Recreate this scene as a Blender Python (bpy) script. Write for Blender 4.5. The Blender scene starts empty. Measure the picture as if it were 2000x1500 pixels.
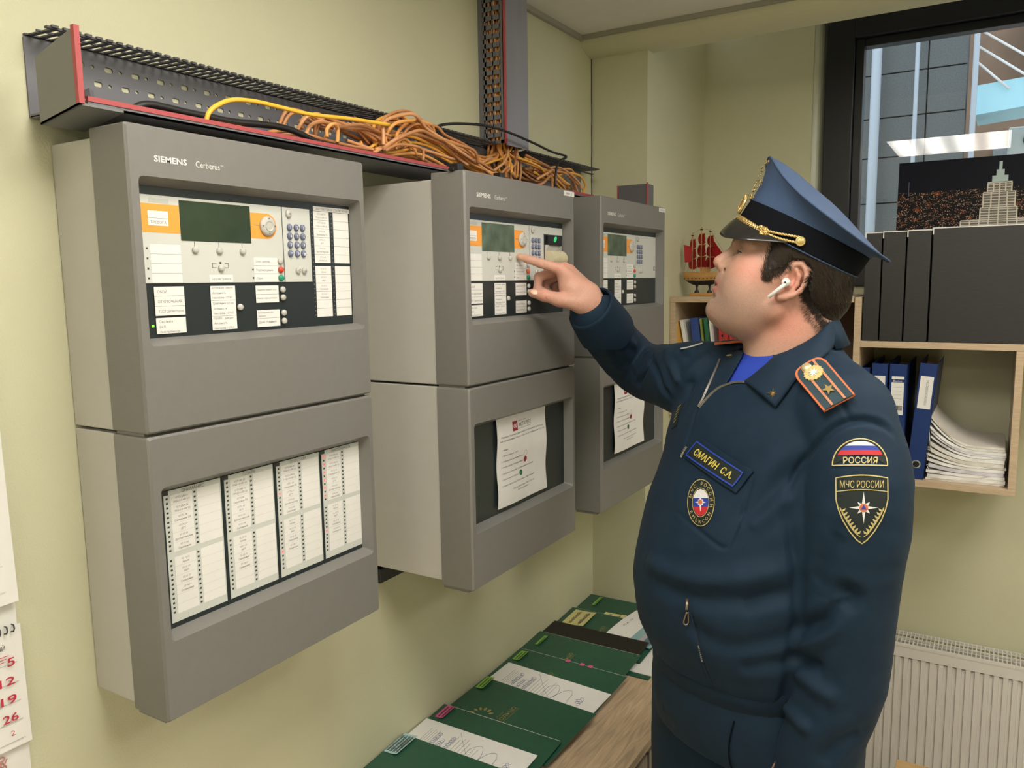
import bpy, bmesh, math, random
import numpy as np
from mathutils import Vector, Matrix
from mathutils.bvhtree import BVHTree
scene = bpy.context.scene
C = scene.collection
PI = math.pi
random.seed(7)

# ------------------------------------------------------------ camera, world, lights, exposure
cam_d = bpy.data.cameras.new('camera'); cam = bpy.data.objects.new('camera', cam_d); C.objects.link(cam)
cam_d.sensor_width = 36; cam_d.lens = 36*1553.3133/2000; cam_d.clip_start = 0.02; cam_d.clip_end = 200
cam.matrix_world = Matrix(((0.85482148, -0.05313928, 0.51619421, 1.08585785),
                           (0.51870081, 0.11655303, -0.84697395, 0.0),
                           (-0.01515641, 0.99176187, 0.12719542, 1.69111216),
                           (0, 0, 0, 1)))
scene.camera = cam
scene.view_settings.view_transform = 'Standard'
scene.view_settings.look = 'None'
scene.view_settings.gamma = 1.0
scene.view_settings.use_curve_mapping = False
scene.view_settings.exposure = 0.22
world = bpy.data.worlds.new('overcast_sky'); scene.world = world; world.use_nodes = True
world.node_tree.nodes['Background'].inputs[0].default_value = (0.84, 0.91, 1.0, 1)
world.node_tree.nodes['Background'].inputs[1].default_value = 1.7
LAMP = 12.3      # radiance of the ceiling lamp diffusers

# ------------------------------------------------------------ helpers
def s2l(c):
    return tuple((x/255/12.92 if x/255 <= 0.04045 else ((x/255+0.055)/1.055)**2.4) for x in c)
MATS = {}
def mat(name, rgb, rough=0.5, metal=0.0, var=0.0, scale=20.0, bump=0.0, bscale=200.0, emit=None, estr=0.0, coat=0.0, spec=0.5, sheen=0.0, sss=0.0, stretch=None, lin=False):
    if name in MATS: return MATS[name]
    m = bpy.data.materials.new(name); m.use_nodes = True; nt = m.node_tree; N = nt.nodes; L = nt.links
    b = N['Principled BSDF']; col = tuple(rgb) if lin else s2l(rgb)
    b.inputs['Base Color'].default_value = (*col, 1); b.inputs['Roughness'].default_value = rough
    b.inputs['Metallic'].default_value = metal; b.inputs['Specular IOR Level'].default_value = spec
    if coat: b.inputs['Coat Weight'].default_value = coat; b.inputs['Coat Roughness'].default_value = 0.1
    if sheen: b.inputs['Sheen Weight'].default_value = sheen; b.inputs['Sheen Roughness'].default_value = 0.5
    if sss:
        b.inputs['Subsurface Weight'].default_value = sss; b.inputs['Subsurface Radius'].default_value = (0.012, 0.005, 0.003); b.inputs['Subsurface Scale'].default_value = 1.0
    if emit: b.inputs['Emission Color'].default_value = (*emit, 1); b.inputs['Emission Strength'].default_value = estr
    tc = N.new('ShaderNodeTexCoord'); src = tc.outputs['Object']
    if stretch:
        mp = N.new('ShaderNodeMapping'); mp.inputs['Scale'].default_value = stretch; L.new(src, mp.inputs[0]); src = mp.outputs[0]
    if var:
        n = N.new('ShaderNodeTexNoise'); n.inputs['Scale'].default_value = scale; n.inputs['Detail'].default_value = 5; L.new(src, n.inputs['Vector'])
        r = N.new('ShaderNodeMapRange'); r.inputs['From Min'].default_value = 0.3; r.inputs['From Max'].default_value = 0.7
        r.inputs['To Min'].default_value = 1-var; r.inputs['To Max'].default_value = 1+var; L.new(n.outputs['Fac'], r.inputs['Value'])
        v = N.new('ShaderNodeVectorMath'); v.operation = 'SCALE'; v.inputs[0].default_value = col; L.new(r.outputs[0], v.inputs['Scale'])
        L.new(v.outputs[0], b.inputs['Base Color'])
    if bump:
        n2 = N.new('ShaderNodeTexNoise'); n2.inputs['Scale'].default_value = bscale; n2.inputs['Detail'].default_value = 3; L.new(src, n2.inputs['Vector'])
        bp = N.new('ShaderNodeBump'); bp.inputs['Strength'].default_value = bump; bp.inputs['Distance'].default_value = 0.002
        L.new(n2.outputs['Fac'], bp.inputs['Height']); L.new(bp.outputs[0], b.inputs['Normal'])
    MATS[name] = m; return m

def tag(o, label=None, cat=None, group=None, kind=None):
    if label: o['label'] = label
    if cat: o['category'] = cat
    if group: o['group'] = group
    if kind: o['kind'] = kind
    return o
def empty(name, loc=(0, 0, 0), rz=0.0, **k):
    o = bpy.data.objects.new(name, None); C.objects.link(o); o.location = loc; o.rotation_euler = (0, 0, rz); o.empty_display_size = 0.05
    return tag(o, **k)

class MB:
    def __init__(s, T=None): s.v = []; s.f = []; s.m = []; s.T = T
    def add(s, vs, fs, mi=0):
        n = len(s.v)
        s.v += [tuple(s.T(*p)) if s.T else tuple(p) for p in vs]
        s.f += [tuple(i+n for i in f) for f in fs]; s.m += [mi]*len(fs); return s
    def box(s, a, b, mi=0):
        x0, y0, z0 = a; x1, y1, z1 = b
        return s.add([(x0,y0,z0),(x1,y0,z0),(x1,y1,z0),(x0,y1,z0),(x0,y0,z1),(x1,y0,z1),(x1,y1,z1),(x0,y1,z1)],
              [(0,3,2,1),(4,5,6,7),(0,1,5,4),(1,2,6,5),(2,3,7,6),(3,0,4,7)], mi)
    def obox(s, c, ax, ay, az, mi=0):      # oriented box: centre and three half-axis vectors
        c, ax, ay, az = map(Vector, (c, ax, ay, az))
        P = [c+i*ax+j*ay+k*az for k in (-1,1) for (i,j) in ((-1,-1),(1,-1),(1,1),(-1,1))]
        return s.add([tuple(p) for p in P], [(0,3,2,1),(4,5,6,7),(0,1,5,4),(1,2,6,5),(2,3,7,6),(3,0,4,7)], mi)
    def quad(s, *p, mi=0): return s.add(p, [tuple(range(len(p)))], mi)
    def prism(s, pts, d, mi=0):            # planar polygon (3D points) pushed along d
        n = len(pts); q = [tuple(Vector(p)+Vector(d)) for p in pts]
        return s.add(list(pts)+q, [tuple(range(n))[::-1], tuple(range(n, 2*n))]+[(i, (i+1) % n, (i+1) % n+n, i+n) for i in range(n)], mi)
    def tube(s, path, r, n=8, mi=0, cap=True, smooth=0):
        P = [Vector(p) for p in path]
        if smooth: P = catmull(P, smooth)
        R = r if isinstance(r, (list, tuple)) else [r]*len(P)
        if len(R) != len(P): R = [R[min(len(R)-1, int(i*len(R)/len(P)))] for i in range(len(P))]
        rings = []; up = None
        for i, p in enumerate(P):
            t = (P[min(i+1, len(P)-1)]-P[max(i-1, 0)])
            if t.length < 1e-9: t = Vector((0, 0, 1))
            t.normalize()
            if up is None: up = t.orthogonal().normalized()
            up = (up-t*up.dot(t))
            up = up.normalized() if up.length > 1e-6 else t.orthogonal().normalized()
            w = t.cross(up)
            rings.append([p+R[i]*(math.cos(2*PI*k/n)*up+math.sin(2*PI*k/n)*w) for k in range(n)])
        vs = [tuple(q) for ring in rings for q in ring]; m = len(rings)
        fs = [(i*n+k, i*n+(k+1) % n, (i+1)*n+(k+1) % n, (i+1)*n+k) for i in range(m-1) for k in range(n)]
        if cap: fs += [tuple(range(n))[::-1], tuple(range((m-1)*n, m*n))]
        return s.add(vs, fs, mi)
    def lathe(s, prof, c, axis=(0, 0, 1), n=24, mi=0, u=None, sq=(1, 1)):   # prof: (radius, height)
        a = Vector(axis).normalized(); u = Vector(u).normalized() if u else a.orthogonal().normalized(); w = a.cross(u); c = Vector(c)
        vs = []; m = len(prof)
        for r, h in prof:
            for k in range(n):
                t = 2*PI*k/n; vs.append(tuple(c+a*h+u*(r*sq[0]*math.cos(t))+w*(r*sq[1]*math.sin(t))))
        fs = [(i*n+k, i*n+(k+1) % n, (i+1)*n+(k+1) % n, (i+1)*n+k) for i in range(m-1) for k in range(n)]
        fs += [tuple(range(n))[::-1], tuple(range((m-1)*n, m*n))]
        return s.add(vs, fs, mi)
    def text(s, t, O, U, V, w=None, h=None, mi=0, res=1, bold=0.0, center=False):
        """text: origin O, unit vectors U (reading) and V (up), fitted to width w and/or cap height h"""
        vs, fs = glyphs(t, res, bold)
        if not vs: return s
        x0 = min(v[0] for v in vs); x1 = max(v[0] for v in vs)
        k = h/0.73 if h else w/(x1-x0); kx = w/(x1-x0) if w else k
        O, U, V = Vector(O), Vector(U), Vector(V); off = (x0+x1)/2 if center else x0
        return s.add([tuple(O+U*((v[0]-off)*kx)+V*(v[1]*k)) for v in vs], fs, mi)
    def build(s, name, mats, parent=None, smooth=False, bevel=0.0, bseg=2, loc=None, auto=None, weld=False):
        me = bpy.data.meshes.new(name); me.from_pydata(s.v, [], s.f)
        for m in (mats if isinstance(mats, (list, tuple)) else [mats]): me.materials.append(m)
        me.polygons.foreach_set('material_index', s.m)
        if weld:
            bm = bmesh.new(); bm.from_mesh(me); bmesh.ops.remove_doubles(bm, verts=bm.verts, dist=1e-5); bmesh.ops.recalc_face_normals(bm, faces=bm.faces); bm.to_mesh(me); bm.free()
        if smooth: me.polygons.foreach_set('use_smooth', [True]*len(me.polygons))
        me.update()
        o = bpy.data.objects.new(name, me); C.objects.link(o)
        if parent: o.parent = parent
        if loc: o.location = loc
        if bevel:
            b = o.modifiers.new('bevel', 'BEVEL'); b.width = bevel; b.segments = bseg; b.limit_method = 'ANGLE'; b.angle_limit = math.radians(30)
            for p in me.polygons: p.use_smooth = True
            b.harden_normals = True
        return o
GL = {}
def glyphs(t, res=1, bold=0.0):
    k = (t, res, bold)
    if k not in GL:
        cu = bpy.data.curves.new('writing', 'FONT'); cu.body = t; cu.size = 1; cu.resolution_u = res; cu.offset = bold
        o = bpy.data.objects.new('writing', cu); me = o.to_mesh()
        GL[k] = ([(v.co.x, v.co.y) for v in me.vertices], [tuple(p.vertices) for p in me.polygons])
        o.to_mesh_clear(); bpy.data.objects.remove(o); bpy.data.curves.remove(cu)
    return GL[k]
def catmull(P, k=4):
    out = []
    for i in range(len(P)-1):
        a, b, c, d = P[max(i-1, 0)], P[i], P[i+1], P[min(i+2, len(P)-1)]
        for j in range(k):
            t = j/k
            out.append(0.5*((2*b)+(c-a)*t+(2*a-5*b+4*c-d)*t*t+(3*b-a-3*c+d)*t**3))
    out.append(P[-1]); return out
def struct(o): o['kind'] = 'structure'; return o
def chaikin(P, n=2):
    for _ in range(n):
        Q = [P[0]]
        for a, b in zip(P[:-1], P[1:]):
            Q.append(tuple(0.75*x+0.25*y for x, y in zip(a, b))); Q.append(tuple(0.25*x+0.75*y for x, y in zip(a, b)))
        P = Q+[P[-1]]
    return P

# ------------------------------------------------------------ materials
wall_m = mat('pale_green_paint', (0.62, 0.61, 0.43), 0.55, var=0.03, scale=3, bump=0.35, bscale=350, spec=0.25, lin=True)
ceil_m = mat('ceiling_white', (0.80, 0.775, 0.73), 0.8, var=0.02, bump=0.3, bscale=250, lin=True)
floor_m = mat('light_tile_floor', (0.52, 0.49, 0.44), 0.4, var=0.06, scale=6, lin=True)
cover_m = mat('warm_grey_cover', (0.195, 0.189, 0.176), 0.38, var=0.02, scale=60, bump=0.25, bscale=900, lin=True)
house_m = mat('light_grey_housing', (0.49, 0.475, 0.44), 0.4, var=0.02, bump=0.15, bscale=900, lin=True)
board_m = mat('slate_board', (0.022, 0.030, 0.032), 0.3, lin=True)
fascia_m = mat('pale_grey_fascia', (0.60, 0.61, 0.57), 0.45, lin=True)
orange_m = mat('orange_band', (0.90, 0.36, 0.055), 0.45, lin=True)
paperw_m = mat('white_paper', (0.80, 0.79, 0.76), 0.6, var=0.015, scale=40, lin=True)
ink_m = mat('black_ink', (0.05, 0.05, 0.05), 0.6, lin=True)
inkg_m = mat('grey_ink', (0.16, 0.15, 0.15), 0.6, lin=True)
blueink_m = mat('blue_pen_ink', (0.03, 0.05, 0.22), 0.6, lin=True)
lcd_m = mat('dark_green_screen', (0.035, 0.055, 0.035), 0.12, var=0.15, scale=15, lin=True, coat=0.3)
lcd2_m = mat('worn_green_screen', (0.10, 0.14, 0.10), 0.2, var=0.35, scale=25, lin=True, coat=0.3)  # lighter blotchy green: smudges and reflections put into the screen colour
btn_m = mat('grey_rubber_button', (0.52, 0.51, 0.47), 0.45, lin=True)
key_m = mat('blue_grey_key', (0.15, 0.17, 0.27), 0.4, lin=True)
red_m = mat('red_plastic', (0.65, 0.06, 0.03), 0.4, lin=True)
green_m = mat('green_plastic', (0.02, 0.28, 0.16), 0.4, lin=True)
black_m = mat('black_plastic', (0.012, 0.012, 0.013), 0.4, lin=True)
white_m = mat('white_print', (0.78, 0.77, 0.74), 0.5, lin=True)
duct_m = mat('grey_duct_plastic', (0.155, 0.155, 0.175), 0.45, var=0.03, scale=8, lin=True)
redge_m = mat('red_edge_strip', (0.42, 0.07, 0.075), 0.45, lin=True)
beige_m = mat('pale_oak_edge', (0.56, 0.43, 0.29), 0.5, var=0.06, scale=30, stretch=(2, 2, 14), lin=True)

# ------------------------------------------------------------ room shell
CZ = 2.401; YC = 2.272; XC = 0.180; YB = 2.80
o = struct(MB().box((-0.12, -2.5, 0), (0, YC, CZ+0.15)).build('wall_left', wall_m))
o = struct(MB().box((-0.12, YC, 0), (XC, YB+0.12, CZ+0.15)).build('wall_column', wall_m))
# back wall with the window opening (x 0.577..2.10, z 1.66..2.517)
WX0, WX1, WZ0, WZ1 = 0.577, 2.10, 1.66, 2.517
b = MB()
b.box((XC, YB, 0), (3.7, YB+0.12, WZ0)); b.box((XC, YB, WZ1), (3.7, YB+0.12, 2.75)); b.box((XC, YB, WZ0), (WX0-0.037, YB+0.12, WZ1)); b.box((WX1, YB, WZ0), (3.7, YB+0.12, WZ1))
struct(b.build('wall_back', wall_m))
reveal_m = mat('reveal_paint', (0.56, 0.58, 0.46), 0.3, lin=True)
b = MB(); prof = [(WX0-0.037, YB-0.001)]
for i in range(9):
    t = i/8*PI/2; prof.append((WX0-0.037+0.037*math.sin(t), YB+0.05-0.05*math.cos(t)))
prof += [(WX0, YB+0.12), (WX0-0.037, YB+0.12)]
b.prism([(x, y, WZ0) for x, y in prof], (0, 0, WZ1-WZ0)); struct(b.build('trim_1', reveal_m, smooth=False))
struct(MB().box((3.6, -2.5, 0), (3.7, YB, CZ+0.15)).build('wall_right', wall_m))
struct(MB().box((-0.12, -2.6, 0), (3.7, -2.5, CZ+0.15)).build('wall_front', wall_m))
struct(MB().box((-0.12, -2.6, -0.1), (3.7, YB+0.12, 0)).build('floor', floor_m))
LP = [(0.525, 0.27), (2.15, 0.27), (0.525, -1.55), (2.15, -1.55)]   # lamp panels 0.59 x 0.68
b = MB(); xs = [0, 0.525, 1.115, 2.15, 2.74, 3.6]; ys = [-2.5, -1.55, -0.87, 0.27, 0.95, 1.30]
for i in range(5):
    for j in range(5):
        if (i in (1, 3) and j in (1, 3)) or False: continue
        b.box((xs[i], ys[j], CZ), (xs[i+1], ys[j+1], CZ+0.02))
for x0_, x1_, y0_, y1_ in ((0, 1.32, 1.30, 2.195), (1.91, 3.6, 1.30, 2.195), (1.32, 1.91, 1.98, 2.195)): b.box((x0_, y0_, CZ), (x1_, y1_, CZ+0.02))
b.box((XC, 2.30, 2.60), (3.6, YB, 2.62))
struct(b.build('ceiling', ceil_m)); LP.append((1.32, 1.30))  # last panel is added out of view to brighten the man and back wall
# rounded beam along the window side
pr = [(2.195, CZ+0.25), (2.195, CZ-0.004)]
for i in range(1, 8):
    t = i/8*PI/2; pr.append((2.195+0.077*(1-math.cos(t)), CZ-0.004-0.044*math.sin(t)))
pr += [(2.275, 2.353), (2.31, 2.353), (2.31, CZ+0.25)]
b = MB(); b.prism([(0, y, z) for y, z in pr], (3.6, 0, 0)); struct(b.build('trim_2', wall_m))
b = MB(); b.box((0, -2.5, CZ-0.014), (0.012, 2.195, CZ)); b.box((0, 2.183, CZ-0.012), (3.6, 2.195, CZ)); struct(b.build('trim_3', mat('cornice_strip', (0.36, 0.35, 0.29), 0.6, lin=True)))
# hairline crack beside the column
random.seed(3); b = MB(); pth = [(0.0015, YC-0.002-random.random()*0.003, 2.355-i*0.03) for i in range(17)]; b.tube(pth, 0.0013, 4); tag(struct(b.build('trim_4', black_m)))

# ceiling lamps (four tubes behind a diffuser, bright bands along x)
lm = bpy.data.materials.new('lamp_diffuser'); lm.use_nodes = True; nt = lm.node_tree; N = nt.nodes; Lk = nt.links
N.remove(N['Principled BSDF']); em = N.new('ShaderNodeEmission'); tc = N.new('ShaderNodeTexCoord'); sp = N.new('ShaderNodeSeparateXYZ'); Lk.new(tc.outputs['Object'], sp.inputs[0])
m1 = N.new('ShaderNodeMath'); m1.operation = 'MULTIPLY'; m1.inputs[1].default_value = 2*PI/0.1475; Lk.new(sp.outputs[0], m1.inputs[0])
m2 = N.new('ShaderNodeMath'); m2.operation = 'COSINE'; Lk.new(m1.outputs[0], m2.inputs[0])
m3 = N.new('ShaderNodeMapRange'); m3.inputs['From Min'].default_value = -1; m3.inputs['From Max'].default_value = 1; m3.inputs['To Min'].default_value = LAMP*1.45; m3.inputs['To Max'].default_value = LAMP*0.55; Lk.new(m2.outputs[0], m3.inputs['Value'])
em.inputs[0].default_value = (1.0, 0.94, 0.84, 1); Lk.new(m3.outputs[0], em.inputs[1]); Lk.new(em.outputs[0], N['Material Output'].inputs[0])
labs = ['square ceiling lamp nearest the grey panels', 'square ceiling lamp on the right, level with the nearest one', 'square ceiling lamp at the rear left behind the photographer', 'square ceiling lamp at the rear right behind the photographer', 'added unseen ceiling lamp brightening the man and the back wall']
frame_wm = mat('white_lamp_frame', (0.7, 0.7, 0.68), 0.4, lin=True)
for (x, y), lb in zip(LP, labs):
    e = empty('ceiling_lamp', (x, y, CZ), label=lb, cat='lamp')
    f = MB(); f.box((0, 0, -0.004), (0.59, 0.012, 0.03)); f.box((0, 0.668, -0.004), (0.59, 0.68, 0.03)); f.box((0, 0.012, -0.004), (0.012, 0.668, 0.03)); f.box((0.578, 0.012, -0.004), (0.59, 0.668, 0.03)); f.box((0, 0, 0.03), (0.59, 0.68, 0.034))
    f.build('lamp_frame', frame_wm, e)
    MB().box((0.012, 0.012, -0.002), (0.578, 0.668, 0.004)).build('diffuser', lm, e)

# window: dark frame and glass
dark_m = mat('black_window_frame', (0.006, 0.007, 0.012), 0.35, lin=True)
win = struct(empty('window_1', (WX0, YB, WZ0)))
W_, H_ = WX1-WX0, WZ1-WZ0
f = MB()
f.box((0, -0.012, 0), (0.085, 0.075, H_)); f.box((W_-0.085, -0.012, 0), (W_, 0.075, H_)); f.box((0.085, -0.012, H_-0.085), (W_-0.085, 0.075, H_)); f.box((0.085, -0.012, 0), (W_-0.085, 0.075, 0.085))
f.build('window_frame', dark_m, win, bevel=0.003)
f = MB(); q0, q1 = 0.085, 0.110
f.box((q0, 0.012, 0.085), (q1, 0.06, H_-0.085)); f.box((W_-q1, 0.012, 0.085), (W_-q0, 0.06, H_-0.085)); f.box((q1, 0.012, H_-q1), (W_-q1, 0.06, H_-0.085)); f.box((q1, 0.012, 0.085), (W_-q1, 0.06, q1))
f.build('glazing_bead', dark_m, win, bevel=0.002)
gm = bpy.data.materials.new('window_glass'); gm.use_nodes = True; nt = gm.node_tree; N = nt.nodes; Lk = nt.links; N.remove(N['Principled BSDF'])
tr = N.new('ShaderNodeBsdfTransparent'); tr.inputs[0].default_value = (0.86, 0.9, 0.9, 1); gl = N.new('ShaderNodeBsdfGlossy'); gl.inputs['Roughness'].default_value = 0.0
fr = N.new('ShaderNodeFresnel'); fr.inputs[0].default_value = 1.5; mx = N.new('ShaderNodeMixShader'); ad = N.new('ShaderNodeMath'); ad.operation = 'MULTIPLY'; ad.inputs[1].default_value = 2.0
Lk.new(fr.outputs[0], ad.inputs[0]); Lk.new(ad.outputs[0], mx.inputs[0]); Lk.new(tr.outputs[0], mx.inputs[1]); Lk.new(gl.outputs[0], mx.inputs[2]); Lk.new(mx.outputs[0], N['Material Output'].inputs[0])
MB().quad((q1, 0.04, q1), (W_-q1, 0.04, q1), (W_-q1, 0.04, H_-q1), (q1, 0.04, H_-q1)).build('window_pane', gm, win)

struct(MB().box((0.765, 2.70, 1.638), (2.12, 2.80, 1.659)).build('trim_5', frame_wm, bevel=0.002))
# outside the window
clad = mat('grey_stone_cladding', (0.115, 0.125, 0.125), 0.7, var=0.25, scale=180, lin=True)
e = empty('building_facade', (0.9, 5.0, 0), label='grey stone clad building wall seen through the window', cat='building')
b = MB()
xsj = [-2.0, -0.9, 0.05, 0.22, 0.70, 0.888]; zsj = [1.0, 1.60, 1.85, 2.10, 2.35, 2.565, 2.80, 3.05, 3.6]
for i in range(5):
    for j in range(8): b.box((xsj[i]+0.003-0.9, 0, zsj[j]+0.003), (xsj[i+1]-0.003-0.9, 0.03, zsj[j+1]-0.003))
b.build('cladding', clad, e, bevel=0.003)
MB().box((-2.9, 0.035, 1.0), (-0.02, 0.3, 3.6)).build('facade_core', mat('joint_grey', (0.05, 0.055, 0.055), 0.8, lin=True), e)
pale = mat('pale_painted_post', (0.40, 0.45, 0.50), 0.4, lin=True)
for x, r, lb in ((0.452, 0.026, 'wide pale bar outside standing in for a reflective strip, nearest the window frame'), (0.652, 0.011, 'thin pale post outside against the grey stone wall'), (0.925, 0.014, 'white post outside at the edge of the grey stone wall')):  # the wide one is added in place of a pale reflective strip
    t = MB(); t.tube([(x, 4.93, 1.0), (x, 4.93, 3.6)], r, 12); tag(t.build('outdoor_post', pale, smooth=True), lb, 'post')
e = empty('brown_building', (1.9, 7.0, 0), label='brown building with maroon panels behind the canopy outside', cat='building')
brn = mat('brown_plaster', (0.26, 0.17, 0.115), 0.8, var=0.15, scale=5, lin=True)
MB().box((-1.6, 0, 1.0), (2.0, 0.4, 4.6)).build('wall', brn, e)
b = MB()
for i in range(30): b.box((-0.62+i*0.05, -0.06, 3.55), (-0.585+i*0.05, 0, 3.95))
b.build('maroon_panel', mat('maroon_panel', (0.30, 0.06, 0.08), 0.6, lin=True), e)
b = MB(); b.box((-0.9, -0.15, 1.6), (-0.62, 0, 2.60)); b.box((-0.70, -0.2, 3.0), (-0.40, 0, 4.5)); b.build('pale_pilaster', mat('pale_pilaster', (0.22, 0.25, 0.26), 0.7, lin=True), e)
b = MB()
for k in range(3): b.box((-0.70+k*0.3, -0.02, 2.2), (-0.56+k*0.3, 0.0, 2.55))
b.build('window', mat('far_glass', (0.12, 0.15, 0.18), 0.2, lin=True), e)
cano = mat('sky_blue_canopy', (0.40, 0.72, 0.82), 0.4, lin=True)
b = MB(); b.prism([(0.933, 5.0, 2.53), (0.933, 5.0, 2.68), (1.5, 5.0, 2.72), (1.5, 5.0, 2.58)], (0, 0.5, 0.02)); tag(b.build('canopy', cano), 'sky blue slanted canopy outside the window', 'canopy')
for k, (z0, x1, z1) in enumerate(((2.955, 1.40, 2.60), (2.87, 1.30, 2.58), (2.79, 1.08, 2.64))):
    t = MB(); t.tube([(0.935, 4.98, z0), (x1, 4.98, z1)], 0.006, 8)
    tag(t.build('tie_rod', white_m, smooth=True), ['uppermost', 'middle', 'lowest'][k]+' of the three thin rods stretched above the blue canopy', 'rod', 'tie rods above the blue canopy')
e = empty('air_conditioner', (1.17, 5.6, 2.47), label='white air conditioner unit on the brown building outside', cat='air conditioner')
MB().box((-0.08, 0, -0.09), (0.12, 0.2, 0.07)).build('case', white_m, e, bevel=0.008)
t = MB(); t.lathe([(0.036, 0), (0.036, 0.006), (0.028, 0.008), (0.028, 0.002)], (0.03, 0, -0.01), (0, -1, 0)); t.build('fan_grille', mat('grille_grey', (0.08, 0.08, 0.085), 0.5, lin=True), e)
struct(MB().box((-6, 3.2, -0.6), (8, 12, -0.5)).build('ground', floor_m))

# ------------------------------------------------------------ fire alarm cabinets
CW, CH, DC = 0.43, 0.7834, 0.074
def front_cover(D, v0, v1, ro, ri, T):
    """hollow-faced cover: outer box with a sloped recess. ro/ri: recess rectangle at face / at depth (u0,u1,v0,v1)"""
    b = MB(T); w0, w1 = D-DC, D
    O = [(0, v0), (CW, v0), (CW, v1), (0, v1)]; dp = 0.022
    def rr(r, w, rad):
        u0, u1, a0, a1 = r; out = []
        for cu, cv, s in ((u0+rad, a0+rad, 180), (u1-rad, a0+rad, 270), (u1-rad, a1-rad, 0), (u0+rad, a1-rad, 90)):
            for k in range(4):
                t = math.radians(s+k*30); out.append((w, cu+rad*math.cos(t), cv+rad*math.sin(t)))
        return out
    outer = rr((0, CW, v0, v1), w1, 0.0035)
    A = rr(ro, w1, 0.007); B_ = rr(ri, w1-dp, 0.002)
    back = rr((0, CW, v0, v1), w0, 0.0035); side = rr((0, CW, v0, v1), w1-0.0035, 0.0035)
    outer = rr((0.0028, CW-0.0028, v0+0.0028, v1-0.0028), w1, 0.0035)
    n = 16; vs = outer+A+B_+back+side; fs = []
    def ring(a, c, flip=False):
        for i in range(n):
            j = (i+1) % n; q = (a*n+i, a*n+j, c*n+j, c*n+i); fs.append(q[::-1] if flip else q)
    ring(0, 1); ring(1, 2); ring(4, 0); ring(3, 4)
    fs.append(tuple(range(3*n, 4*n))[::-1])
    b.add(vs, fs); return b

ROWS = [('07.П1.М4.14', 'ГРЩ-0,4 кВт (1)'), ('07.П1.М4.36', 'ГРЩ-0,4 кВт (2)'), ('07.П1.08', 'Серверная СБ'), ('07.П1.19', 'ДГУ'), ('07.01.03', 'Диспетчерская'), ('07.01.04', 'Серверная'),
        ('02.13.12', 'Архив'), ('02.13.10', 'ИБП'), ('02.13.12', 'Серверная'), ('07.14.19', 'Серверная'), None, None]

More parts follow.
